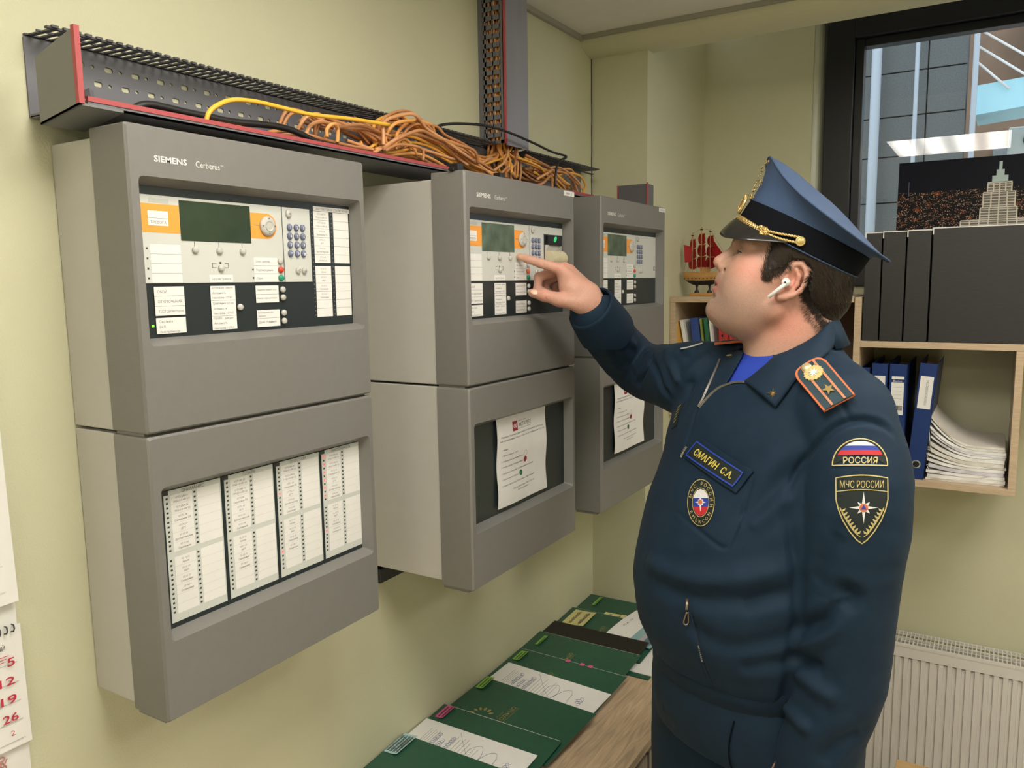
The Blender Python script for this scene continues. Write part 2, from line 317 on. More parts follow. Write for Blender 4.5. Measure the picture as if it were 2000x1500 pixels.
def cabinet(y0, ztop, D, label, variant):
    root = empty('fire_alarm_cabinet', (0, y0, ztop-CH), label=label, cat='cabinet', group='fire alarm cabinets on the left wall')
    T = lambda w, u, v: (w, u, CH-v)
    U, V = Vector((0, 1, 0)), Vector((0, 0, 1))
    def put(name, b, m, par=root, **k): return b.build(name, m, par, **k)
    S1 = 0.3895; S2 = 0.3935
    hb = MB(T); hb.box((0.001, 0.0015, 0.012), (D-DC, CW-0.0015, S1)); put('housing', hb, house_m, bevel=0.002)
    hb = MB(T); hb.box((0.001, 0.0015, S2), (D-DC, CW-0.0015, CH-0.009)); put('housing', hb, house_m, bevel=0.002)
    UO = (0.0135, 0.419, 0.063, 0.277); UI = (0.024, 0.414, 0.072, 0.268)
    LO = (0.0135, 0.419, 0.462, 0.674); LI = (0.026, 0.414, 0.473, 0.666)
    front = []
    for v0, v1, ro, ri in ((0, S1, UO, UI), (S2, CH, LO, LI)):
        o = put('front_cover', front_cover(D, v0, v1, ro, ri, T), cover_m); front.append(o)
        for p in o.data.polygons: p.use_smooth = len(p.vertices) == 4
        mdf = o.modifiers.new('edges', 'EDGE_SPLIT'); mdf.split_angle = math.radians(35)
        lb = MB(T); lb.box((D-DC+0.001, 0.004, v1-0.001), (D-0.013, CW-0.004, v1+0.0055)); put('latch_strip', lb, cover_m, bevel=0.0015)
        wb = MB(T); w = D-0.0225; wb.box((w-0.004, ri[0]-0.004, ri[2]-0.004), (w, ri[1]+0.006, ri[3]+0.004)); put('panel_board', wb, board_m)
    w = D-0.0225; k = 0.985
    def r(u): return u*k if u > 0.2 else u
    # wordmarks
    b = MB(T)
    b = MB(); b.text('SIEMENS', (D+0.0004, 0.037, CH-0.0437), U, V, w=0.048, h=0.0078, bold=0.025, res=2); b.text('Cerberus', (D+0.0004, 0.0985, CH-0.0443), U, V, w=0.0385, h=0.0085, res=2)
    b.text('TM', (D+0.0004, 0.138, CH-0.0395), U, V, w=0.0052, h=0.0026); tag(put('wordmark', b, white_m), 'white printed maker wordmark')
    # fascia
    e = 0.0012; b = MB(T); b.box((w, 0.028, 0.083), (w+e, r(0.2675), 0.1965)); b.box((w, r(0.2695), 0.083), (w+e, r(0.327) if variant == 0 else 0.412, 0.1965))
    h = 0.0003
    b.box((w+e, 0.028, 0.094), (w+e+h, 0.084, 0.131), 1)
    O = [(r(0.206), 0.095), (0.232, 0.095)]+[(0.234+0.0185*math.cos(t), 0.1135+0.0185*math.sin(t)) for t in [(-PI/2+i*PI/10) for i in range(11)]]+[(0.232, 0.132), (r(0.206), 0.132)]
    b.prism([(w+e, u, v) for u, v in O], (h, 0, 0), 1)
    for u in (0.105, 0.145, 0.1855): b.box((w+e, u-0.0003, 0.1405), (w+e+h, u+0.0003, 0.149), 2)
    b.box((w+e+h, 0.2085, 0.1125), (w+e+2*h, 0.220, 0.1130), 2)
    for (a, c, d, f_) in ((0.132, 0.139, 0.1690, 0.1696), (0.153, 0.1595, 0.1690, 0.1696), (0.132, 0.1326, 0.169, 0.176), (0.1589, 0.1595, 0.169, 0.176), (0.132, 0.139, 0.1754, 0.176), (0.153, 0.1595, 0.1754, 0.176), (0.1445, 0.1475, 0.1675, 0.1705)):
        b.box((w+e, a, d), (w+e+h, c, f_), 2)
    for v in (0.1515, 0.1645, 0.1775, 0.190): b.box((w+e, 0.0315, v-0.0013), (w+e+h, 0.034, v+0.0013), 2)
    for v in (0.178, 0.190): b.box((w+e, 0.202, v-0.0013), (w+e+h, 0.2045, v+0.0013), 2)
    b.box((w+e, 0.040, 0.087), (w+e+h, 0.069, 0.0925), 3)
    put('fascia', b, [fascia_m, orange_m, ink_m, mat('fascia_shade', (0.5, 0.51, 0.48), 0.5, lin=True)])
    # screen, dial, buttons, keys
    b = MB(T); b.box((w, 0.0845, 0.0865), (w+0.002, 0.203, 0.140)); put('display', b, [lcd_m, lcd2_m, lcd2_m][variant], bevel=0.0006)
    def cap(name, u, v, rad, m, hh=0.0045, par=root, sq=(1, 1)):
        b = MB(); b.lathe([(rad*1.0, 0), (rad, hh*0.55), (rad*0.86, hh*0.85), (rad*0.5, hh), (0.0001, hh*1.02)], (w+e, u, CH-v), (1, 0, 0), 16, u=(0, 1, 0), sq=sq)
        return b.build(name, m, par, smooth=True)
    dl = cap('dial', 0.234, 0.1135, 0.0145, btn_m, 0.006); b = MB()
    b.lathe([(0.008, 0), (0.0075, 0.0012), (0.005, 0.0003), (0.0001, 0.0)], (w+e+0.0056, 0.234, CH-0.1135), (1, 0, 0), 20)
    for a in range(4):
        t = a*PI/2; c_ = (0.234+0.0112*math.cos(t), CH-0.1135+0.0112*math.sin(t)); P = [(w+e+0.0058, c_[0]+0.0014*math.cos(t+q), c_[1]+0.0014*math.sin(t+q)) for q in (0, 2.2, -2.2)]; b.prism(P, (0.0003, 0, 0), 1)
    b.build('dial_centre', [btn_m, ink_m], dl, smooth=False)
    for u, v in ((0.105, 0.152), (0.145, 0.152), (0.1855, 0.152), (0.146, 0.1765), (0.256, 0.165)): cap('button', u, v, 0.0047, btn_m)
    tag(cap('button', 0.256, 0.178, 0.0047, red_m if variant != 1 else mat('orange_red_plastic', (0.7, 0.14, 0.04), 0.4, lin=True)), 'red button'); tag(cap('button', 0.256, 0.1905, 0.0047, green_m), 'green button')
    for u, v in ((0.175, 0.232), (0.2575, 0.208), (0.2575, 0.220), (0.2575, 0.2435), (0.2575, 0.256)): cap('button', u, v, 0.0047, btn_m)
    def key(t, u, v, m=key_m, im=white_m, rad=0.0047):
        o = cap('key', u, v, rad, m, 0.0042, sq=(0.95, 1.15)); b = MB(); b.text(t, (w+e+0.0043, u, CH-v-0.0024), U, V, h=0.0048 if len(t) < 2 else 0.0036, bold=0.02, center=True); b.build('key_symbol', im, o)
    kx = (0.2775, 0.2915, 0.3045)
    for i, t in enumerate('123456789*0#'): key(t, kx[i % 3], 0.113+0.0133*(i//3))
    key('C', 0.2915, 0.179, btn_m, inkg_m); key('ok', 0.3045, 0.179, btn_m, inkg_m); key('=', 0.277, 0.0925, btn_m, inkg_m, 0.0055)
    # printed labels
    def card(u0, u1, v0, v1, lines, rules=(), m=paperw_m, tm=inkg_m, left=None, th=None, ww=w+e):
        b = MB(T); b.box((ww, u0, v0), (ww+0.0004, u1, v1))
        for q in rules: b.box((ww+0.0004, u0, q-0.0002), (ww+0.0005, u1, q+0.0002), 2)
        b.T = None
        for t, vv, hh, uu, mw in lines:
            wd = max(x[0] for x in glyphs(t)[0])*hh/0.73; fit = min(wd, mw)
            b.text(t, (ww+0.0005, uu if uu is not None else (u0+u1)/2, CH-vv), U, V, w=fit, h=hh, center=uu is None, mi=1)
        return put('label', b, [m, tm, inkg_m])
    card(0.037, 0.0665, 0.103, 0.122, [('ТРЕВОГА', 0.1195, 0.0038, None, 0.024)], [0.1125], ww=w+e+h)
    card(0.037, 0.0825, 0.146, 0.1958, [], [0.1585, 0.171, 0.1835])
    card(0.126, 0.166, 0.1855, 0.196, [('Другие Тревоги', 0.1925, 0.003, None, 0.033)])
    card(0.2055, 0.2505, 0.160, 0.196, [('Откл. зуммер', 0.1675, 0.003, 0.209, 0.03), ('Подтверждение', 0.180, 0.003, 0.209, 0.033), ('Сброс', 0.192, 0.003, 0.209, 0.015)], [0.172, 0.184])
    card(0.0385, 0.0835, 0.201, 0.239, [('СБОЙ', 0.2095, 0.0037, 0.043, 0.016), ('ОТКЛЮЧЕНИЯ', 0.2225, 0.0037, 0.043, 0.036), ('ТЕСТ детекторов', 0.235, 0.0034, 0.043, 0.038)], [0.2135, 0.2265])
    card(0.0385, 0.0835, 0.242, 0.263, [('Система', 0.2485, 0.0035, 0.043, 0.02), ('ВКЛ.', 0.2555, 0.0032, 0.043, 0.011), ('Неисправность', 0.2618, 0.003, 0.043, 0.033)], tm=inkg_m)
    card(0.126, 0.1685, 0.201, 0.263, [('Датчик норм. тревоги', 0.205, 0.0027, 0.128, 0.036), ('Активность', 0.2125, 0.003, 0.129, 0.023), ('Неисправн. / ОТКЛ', 0.219, 0.003, 0.129, 0.034),
        ('Тревожные уст-ва', 0.227, 0.0033, 0.128, 0.036), ('Активность', 0.2345, 0.003, 0.129, 0.023), ('Неисправн. / ОТКЛ', 0.241, 0.003, 0.129, 0.034),
        ('Управл. функции', 0.248, 0.0033, 0.128, 0.034), ('Активность', 0.255, 0.003, 0.129, 0.023), ('Неисправн. / ОТКЛ', 0.262, 0.003, 0.129, 0.034)], [0.2215, 0.2435])
    card(0.206, 0.250, 0.2015, 0.227, [('Задержка тревоги откл.', 0.209, 0.0026, 0.2085, 0.038), ('Режим «присутствие»', 0.2215, 0.0026, 0.2085, 0.038)], [0.2145])
    if variant == 0: t2 = [('Блокировка авт.', 0.243, 0.0028, 0.2085, 0.03), ('режима', 0.248, 0.0028, 0.2085, 0.014), ('Дрей. Ученный', 0.2575, 0.0034, 0.2085, 0.036)]
    else: t2 = [('Пуск ОТКЛ/вкл', 0.246, 0.0032, 0.209, 0.034), ('Пуск ОТКЛ/вкл', 0.2585, 0.0032, 0.209, 0.034)]
    card(0.206, 0.250, 0.238, 0.263, t2, [0.2503])
    if variant == 0:
        b = MB(T); b.box((w, 0.0325, 0.2505), (w+0.0012, 0.0355, 0.2535)); tag(put('indicator_light', b, mat('green_lamp', (0.1, 0.6, 0.05), 0.4, emit=(0.25, 1.0, 0.05), estr=1.2, lin=True)), 'lit green indicator')
        # extra indicator strip
        card(r(0.336), r(0.4215), 0.0768, 0.084, [('АВТОМАТИКА ОТКЛЮЧЕНА', 0.0827, 0.0038, None, 0.080)], ww=w+0.0004)
        for u0, u1, wr in ((0.331, 0.366, True), (0.3755, 0.4115, False)):
            for v0, v1, seg in ((0.0845, 0.1665, ROWS[:6]), (0.1715, 0.2535, ROWS[6:])):
                st = (v1-v0)/6; ln = []
                if wr:
                    for i, rw in enumerate(seg):
                        if rw: ln += [(rw[0], v0+st*i+0.0055, 0.0026, None, 0.026), (rw[1], v0+st*i+0.0108, 0.0026, None, 0.031)]
                card(u0, u1, v0, v1, ln, [v0+st*i for i in range(1, 6)], ww=w)
        b = MB(T)
        for u in (0.3265, 0.3705):
            for i in range(24): v = 0.087+i*0.00705; b.box((w, u, v), (w+0.0003, u+0.002, v+0.002))
        put('led_column', b, inkg_m)
    else:
        b = MB(T); b.box((w+e, 0.0, 0.001), (w+e+0.0001, 0.0001, 0.0011)) if False else None
    if variant == 1:     # built-in printer
        b = MB(T); b.box((w+e, 0.327, 0.0985), (w+e+0.0006, 0.4105, 0.190)); pr_ = put('printer_bay', b, black_m)
        b = MB(T); b.box((w+e+0.0006, 0.337, 0.1005), (w+e+0.007, 0.400, 0.121)); hd = put('printer_head', b, black_m, par=pr_, bevel=0.001)
        b = MB(); b.lathe([(0.006, 0), (0.006, 0.001), (0.003, 0.0015)], (w+e+0.007, 0.366, CH-0.1085), (1, 0, 0), 16, sq=(1.3, 0.75)); tag(put('feed_button', b, mat('lit_green_button', (0.02, 0.3, 0.08), 0.3, emit=(0.05, 0.9, 0.3), estr=0.4, lin=True), par=pr_), 'green feed button')
        b = MB(T); b.prism([(w+e+0.0006, 0.334, 0.121), (w+e+0.006, 0.337, 0.121), (w+e+0.003, 0.368, 0.134), (w+e+0.006, 0.399, 0.121), (w+e+0.0006, 0.403, 0.121), (w+e+0.0006, 0.403, 0.133), (w+e+0.0006, 0.334, 0.133)][:], (0, 0, 0.0005)); b.box((w+e+0.0006, 0.330, 0.121), (w+e+0.0012, 0.407, 0.186)); put('printer_tray', b, house_m, par=pr_)
        b = MB(); ax = (0, 1, 0)
        prf = []
        for i in range(13): y = i*0.005; prf += [(0.0172, y), (0.0172, y+0.0036), (0.0162, y+0.0038), (0.0162, y+0.005)]
        b.lathe([(0.006, -0.001)]+prf+[(0.006, 0.065)], (w+e+0.004, 0.334, CH-0.150), ax, 28); put('paper_roll', b, mat('cream_paper_roll', (0.62, 0.56, 0.38), 0.6, lin=True), par=pr_)
    if variant == 2:
        b = MB(T); b.box((w+e, 0.398, 0.165), (w+e+0.0006, 0.405, 0.177)); b.box((w+e+0.0006, 0.4, 0.167), (w+e+0.001, 0.404, 0.173), 1); put('key_switch', b, [black_m, house_m])
    if variant:
        b = MB(T); b.box((D, 0.381, 0.003), (D+0.0006, 0.430, 0.0135)); b.T = None; b.text('АРМ  32' if variant == 1 else 'АРМ  33', (D+0.0008, 0.405, CH-0.0105), U, V, h=0.0045, w=0.028, center=True, mi=1)
        tag(put('sticker', b, [paperw_m, ink_m]), 'white sticker on the upper corner')
    b = MB(T)
    for (a, c) in ((0.0305, 0.10), (0.336, 0.38)): b.box((w, a, 0.2645), (w+0.0002, a+0.0001, 0.2646))
    # lower panel
    if variant == 0:
        heads = ['ВНИМАНИЕ', 'ПОЖАР', 'ПУСК ГАЗА', 'НЕИСПРАВНОСТЬ']
        lit = {2: (6, 19), 3: (0, 2, 4, 6, 8, 10, 18)}
        redl = mat('red_lamp', (0.8, 0.1, 0.12), 0.4, emit=(1.0, 0.12, 0.16), estr=0.9, lin=True)
        for c, (u0, u1) in enumerate(((0.031, 0.123), (0.1295, 0.2205), (0.227, 0.3185), (0.3245, 0.4155))):
            b = MB(T); v0, v1 = 0.4745, 0.659; b.box((w, u0, v0), (w+0.0006, u1, v1), 0); z = w+0.0006
            b.box((w, u0-0.0035, v0-0.0005), (z+0.0004, u0+0.007, v0+0.0055), 3)
            ca, cb, cc, cd = u0+0.010, u0+0.044, u0+0.052, u1-0.002
            lights = []
            for g, (s0, s1) in enumerate(((0.4815, 0.5605), (0.568, 0.648))):
                st = (s1-s0)/6; b.box((z, ca, s0), (z+0.0003, cb, s1), 1); b.box((z, cc, s0), (z+0.0003, cd, s1), 1)
                for i in range(1, 6): b.box((z+0.0003, ca, s0+st*i-0.0001), (z+0.0004, cb, s0+st*i+0.0001), 4); b.box((z+0.0003, cc, s0+st*i-0.0001), (z+0.0004, cd, s0+st*i+0.0001), 4)
                for i in range(12):
                    v = s0+(i+0.5)*st/2; idx = g*12+i
                    if idx in lit.get(c, ()): lights.append((u0+0.0045, v))
                    else: b.box((z, u0+0.003, v-0.0013), (z+0.0004, u0+0.006, v+0.0013), 3)
                    b.box((z, u0+0.0465, v-0.0013), (z+0.0004, u0+0.0495, v+0.0013), 3)
                b.T = None
                for i in range(6):
                    rw = ROWS[g*6+i]
                    if not rw: continue
                    for q, t in enumerate(rw):
                        hh = 0.0027; wd = max(x[0] for x in glyphs(t)[0])*hh/0.73
                        b.text(t, (z+0.0005, (ca+cb)/2, CH-(s0+st*i+0.0058+q*0.0050)), U, V, w=min(wd, 0.032), h=hh, center=True, mi=2)
                b.T = T
            b.T = None; t = heads[c]; wd = max(x[0] for x in glyphs(t)[0])*0.0045/0.73; b.text(t, (z+0.0004, (u0+u1)/2, CH-0.4803), U, V, w=min(wd, 0.045), h=0.0045, center=True, mi=2)
            o = put('zone_card', b, [mat('zone_card_grey', (0.60, 0.62, 0.58), 0.5, lin=True), paperw_m, inkg_m, ink_m, mat('rule_grey', (0.5, 0.49, 0.47), 0.6, lin=True)])
            for u, v in lights:
                q = MB(T); q.box((z, u-0.0014, v-0.0015), (z+0.0006, u+0.0014, v+0.0015)); tag(q.build('indicator_light', redl, o), 'lit red indicator')
    return root

def notice(y0, ztop, D, label):
    """instruction sheet taped in the lower recess: slightly wavy paper with print"""
    e = empty('instruction_sheet', (D-0.0225, y0+0.119, ztop-0.655), label=label, cat='paper', group='instruction sheets in the lower cabinet recesses')
    Wp, Hp = 0.202, 0.184; nx, nz = 10, 18; b = MB()
    def S(u, z, off=0.0): return (0.0050+off+0.0018*math.sin(z*55+u*9)+0.0016*math.sin(u*31), u, z)
    for sgn in (0, -0.0006):
        b.add([S(Wp*i/nx, Hp*j/nz, sgn) for j in range(nz+1) for i in range(nx+1)], [(j*(nx+1)+i, j*(nx+1)+i+1, (j+1)*(nx+1)+i+1, (j+1)*(nx+1)+i) for j in range(nz) for i in range(nx)])
    b.build('sheet', paperw_m, e, smooth=True)
    b = MB(lambda x, u, z: S(u, z, 0.0004+x)); U, V = Vector((0, 1, 0)), Vector((0, 0, 1)); K = Hp/0.297*1.0
    b.text('AKTAVEST', (0, 0.083, 0.1565), U, V, w=0.058, h=0.0085, mi=0); b.text('PROPERTY MANAGEMENT', (0, 0.083, 0.152), U, V, w=0.056, h=0.0022, mi=1); b.text('Клининг и эксплуатация', (0, 0.083, 0.168), U, V, w=0.036, h=0.0024, mi=2)
    b.prism([(0, 0.058, 0.151), (0, 0.0785, 0.151), (0, 0.0785, 0.171), (0, 0.058, 0.171)], (0.0002, 0, 0), 2)
    b.text('OK', (0.0004, 0.0605, 0.1565), U, V, w=0.0155, h=0.009, mi=3, bold=0.03)
    for t, z, u, wd, h in (('Порядок подтверждения работы пожарной тревоги на', 0.143, 0.013, 0.178, 0.0036), ('щите управления Siemens Cerberus (в помещении 07.01.02)', 0.1355, 0.008, 0.187, 0.0036),
        ('1. Меню', 0.1165, 0.016, 0.022, 0.003), ('2. Ввести пароль – 1070', 0.1045, 0.016, 0.062, 0.003), ('3. Подтвердить, нажав кнопку ок', 0.0925, 0.016, 0.085, 0.003), ('4. Нажать кнопку «Подтверждение»', 0.0805, 0.016, 0.087, 0.003),
        ('5. Дождаться сообщения о подтверждении на дисплее', 0.0675, 0.016, 0.132, 0.003), ('6. Нажать кнопку «Сброс»', 0.0555, 0.016, 0.065, 0.003), ('7. Нажать кнопку «Пуск ОТКЛ» дважды, ждать решения', 0.0425, 0.016, 0.135, 0.003),
        ('Телефон Диспетчера: +7(925) 151-51-36', 0.030, 0.054, 0.095, 0.003), ('МЧТУ «СтройБюф»', 0.0235, 0.075, 0.05, 0.003)):
        b.text(t, (0, u, z), U, V, w=wd, h=h, mi=0)
    for u, z, m in ((0.112, 0.083, 2), (0.092, 0.058, 4)): b.prism([(0.0004, u+0.0068*math.cos(t*PI/8), z+0.0062*math.sin(t*PI/8)) for t in range(16)], (0.0003, 0, 0), m)
    b.add([(0.0004, 0.112+q*math.cos(t*PI/8), 0.096+q*0.9*math.sin(t*PI/8)) for q in (0.0068, 0.0062) for t in range(16)], [(t, (t+1) % 16, 16+(t+1) % 16, 16+t) for t in range(16)], 1)
    b.build('print', [ink_m, inkg_m, mat('dark_red_print', (0.30, 0.02, 0.03), 0.5, lin=True), white_m, mat('green_print', (0.03, 0.17, 0.07), 0.5, lin=True)], e)

Z1, Z2, Z3 = 1.893, 1.8906, 1.8936
cabinet(0.612, Z1, 0.1658, 'large grey cabinet nearest the camera, with four zone cards in its lower half', 0)
cabinet(1.196, Z2, 0.2646, 'middle grey cabinet being touched by the man, with a paper roll printer', 1)
cabinet(1.7688, Z3, 0.2646, 'farthest grey cabinet beside the wall column, behind the raised arm', 2)
notice(1.196, Z2, 0.2646, 'white instruction sheet in the lower recess of the middle cabinet')
notice(1.7688, Z3, 0.2646, 'white instruction sheet in the lower recess of the farthest cabinet, partly behind the sleeve')

# ------------------------------------------------------------ cable ducts
random.seed(11)
H0 = empty('cable_duct', (0, 0.59, 1.912), label='long opened grey cable duct above the three cabinets, with red edges', cat='cable duct')
LY = 1.60
b = MB(); hs = []
# perforated back plate built from strips around the slots
rows = [(0.018, 0), (0.038, 1), (0.060, 2), (0.082, 3)]
zz = [0.0]
for r_, _ in rows: zz += [r_-0.0036, r_+0.0036]
zz += [0.102]
for i in range(0, len(zz)-1, 2): b.box((0.0005, 0, zz[i]), (0.0025, LY, zz[i+1]))
for r_, j in rows:
    y = 0.0; prev = 0.0; y = 0.008+0.017*(j % 2); big = True
    while y < LY-0.03:
        w_ = 0.012 if big else 0.0055; hh_ = 0.0036 if big else 0.0024
        b.box((0.0005, prev, r_-0.0036), (0.0025, y, r_+0.0036)); ch = 0.0018
        if not big: b.box((0.0005, y, r_-0.0036), (0.0025, y+w_, r_-hh_)); b.box((0.0005, y, r_+hh_), (0.0025, y+w_, r_+0.0036))
        for sy, y_ in ((1, y), (-1, y+w_)):
            for sz in (1, -1): b.prism([(0.0005, y_, r_+sz*hh_), (0.0005, y_+sy*ch, r_+sz*hh_), (0.0005, y_, r_+sz*(hh_-ch))], (0.002, 0, 0))
        prev = y+w_; y += 0.0205; big = not big
    b.box((0.0005, prev, r_-0.0036), (0.0025, LY, r_+0.0036))
b.build('back_plate', duct_m, H0)
# slotted top: front and rear rails with cross fingers
b = MB(); zt = 0.1025
b.box((0, 0, zt), (0.006, LY+0.11, zt+0.002)); 
for ya_, yb_ in ((0, 1.05), (1.178, LY)): b.box((0.050, ya_, zt), (0.057, yb_, zt+0.0025)); b.box((0.030, ya_, zt), (0.033, yb_, zt+0.002))
y = 0.004
while y < LY:
    if 1.045 < y < 1.175: y += 0.0145; continue
    b.add([(0.005, y, zt), (0.031, y+0.002, zt), (0.031, y+0.0085, zt), (0.005, y+0.0065, zt), (0.005, y, zt+0.002), (0.031, y+0.002, zt+0.002), (0.031, y+0.0085, zt+0.002), (0.005, y+0.0065, zt+0.002)], [(0,3,2,1),(4,5,6,7),(0,1,5,4),(1,2,6,5),(2,3,7,6),(3,0,4,7)])
    b.add([(0.031, y+0.003, zt), (0.052, y+0.004, zt), (0.052, y+0.0105, zt), (0.031, y+0.0095, zt), (0.031, y+0.003, zt+0.002), (0.052, y+0.004, zt+0.002), (0.052, y+0.0105, zt+0.002), (0.031, y+0.0095, zt+0.002)], [(0,3,2,1),(4,5,6,7),(0,1,5,4),(1,2,6,5),(2,3,7,6),(3,0,4,7)])
    b.box((0.055, y+0.001, zt+0.001), (0.060, y+0.009, zt+0.004))
    y += 0.0145
b.build('slotted_top', mat('dark_duct_plastic', (0.07, 0.07, 0.078), 0.45, lin=True), H0)
# end flange, bottom tray with red edge, box-like end cover
b = MB(); b.box((0.0, 0, 0.0), (0.052, 0.0018, 0.004)); b.box((0.0, -0.001, 0), (0.003, 0.03, 0.1)); b.build('end_flange', duct_m, H0)
b = MB(); b.box((0.003, 0.0, -0.001), (0.130, 1.42, 0.0015)); b.box((0.126, 0.0, -0.001), (0.130, 1.42, 0.0045)); b.build('bottom_tray', duct_m, H0)
b = MB(); b.box((0.1255, 0.0, 0.0045), (0.1312, 1.42, 0.0105)); tag(b.build('edge_strip', redge_m, H0), 'red edge strip')
b = MB(); y1_ = -0.012
b.add([(0.045, y1_, -0.016), (0.132, y1_, -0.002), (0.132, y1_, 0.088), (0.045, y1_, 0.066), (0.045, y1_+0.003, -0.016), (0.132, y1_+0.003, -0.002), (0.132, y1_+0.003, 0.088), (0.045, y1_+0.003, 0.066)], [(0,3,2,1),(4,5,6,7),(0,1,5,4),(1,2,6,5),(2,3,7,6),(3,0,4,7)][::1])
b.add([(0.045, y1_, -0.016), (0.132, y1_, -0.002), (0.132, 0.045, -0.002), (0.045, 0.045, -0.016), (0.045, y1_, -0.013), (0.132, y1_, 0.001), (0.132, 0.045, 0.001), (0.045, 0.045, -0.013)], [(0,3,2,1),(4,5,6,7),(0,1,5,4),(1,2,6,5),(2,3,7,6),(3,0,4,7)])
b.build('end_cover', mat('grey_end_cover', (0.19, 0.19, 0.185), 0.45, lin=True), H0)
b = MB(); b.box((0.127, y1_-0.001, 0.0), (0.134, y1_+0.006, 0.090)); tag(b.build('edge_strip', redge_m, H0), 'red edge strip')
b = MB(); b.tube([(0.004, 0.072, 0.040), (0.018, 0.072, 0.044), (0.022, 0.072, 0.020), (0.020, 0.07, 0.004)], 0.006, 4); b.build('retaining_clip', duct_m, H0)
# upright duct
VY, VX, VW, VZ = 1.650, 0.070, 0.107, 2.018
V0 = empty('cable_duct', (0, VY, VZ), label='upright grey cable duct rising to the ceiling, full of orange cables', cat='cable duct')
LZ = CZ-VZ; b = MB()
b.box((0, 0, 0), (0.013, 0.002, LZ)); b.box((0.0175, 0, 0), (0.0225, 0.002, LZ)); b.box((0.039, 0, 0), (0.042, 0.002, LZ)); b.box((0.060, 0, 0), (0.070, 0.002, LZ))
z = 0.012; k = 0
b.box((0, 0, 0), (0.07, 0.002, 0.007))
while z < LZ:
    b.box((0.012, 0, z+0.003), (0.062, 0.002, z+0.0138)); z += 0.0205
b.build('slotted_side', duct_m, V0)
b = MB(); b.box((0, VW-0.002, 0), (VX, VW, LZ)); b.box((0.0003, 0.002, 0), (0.002, VW-0.002, LZ)); b.build('rear_side', duct_m, V0)
b = MB(); b.box((VX, 0.0055, -0.004), (VX+0.003, VW+0.002, LZ)); b.build('duct_cover', mat('blue_grey_cover', (0.24, 0.245, 0.29), 0.35, var=0.12, scale=4, stretch=(1, 3, 0.6), lin=True), V0)
b = MB(); b.box((VX-0.002, 0.0, -0.001), (VX+0.0045, 0.0058, LZ)); tag(b.build('edge_strip', redge_m, V0), 'red edge strip')
# cut-off piece standing on the farthest cabinet
o = empty('duct_offcut', (0.168, 2.09, Z3), label='short grey duct offcut with red edges standing on the farthest cabinet', cat='duct piece')
b = MB(); b.box((0, 0, 0), (0.084, 0.003, 0.058)); b.box((0, 0.003, 0), (0.003, 0.05, 0.058)); b.box((0.081, 0.003, 0), (0.084, 0.05, 0.058)); b.build('channel', mat('dark_grey_duct', (0.12, 0.12, 0.125), 0.45, lin=True), o)
for xa, xb, zc in ((-0.003, 0.0, 0.058), (0.084, 0.087, 0.061)): b = MB(); b.box((xa, -0.002, 0), (xb, 0.003, zc)); tag(b.build('edge_strip', redge_m, o), 'red edge strip')
b = MB(); b.box((0, 0.0, 0), (0.03, 0.11, 0.030)); tag(b.build('junction_block', black_m, loc=(0.0005, 1.20, 1.078), bevel=0.002), 'small dark box on the wall low between the near and middle cabinets', 'box')
# black clamps on top of the middle cabinet
for k, (x, y, s, lb) in enumerate(((0.236, 1.199, 0.013, 'black cable gland on the near top corner of the middle cabinet'), (0.236, 1.345, 0.011, 'black cable gland on top of the middle cabinet, below the upright duct'))):
    b = MB(); b.box((x-s/2, y, Z2), (x+s, y+s*1.4, Z2+0.006+s*0.55)); b.box((x-s/4, y-0.008, Z2), (x+s*0.6, y, Z2+0.005)); tag(b.build('cable_gland', black_m, bevel=0.001), lb, 'cable gland')

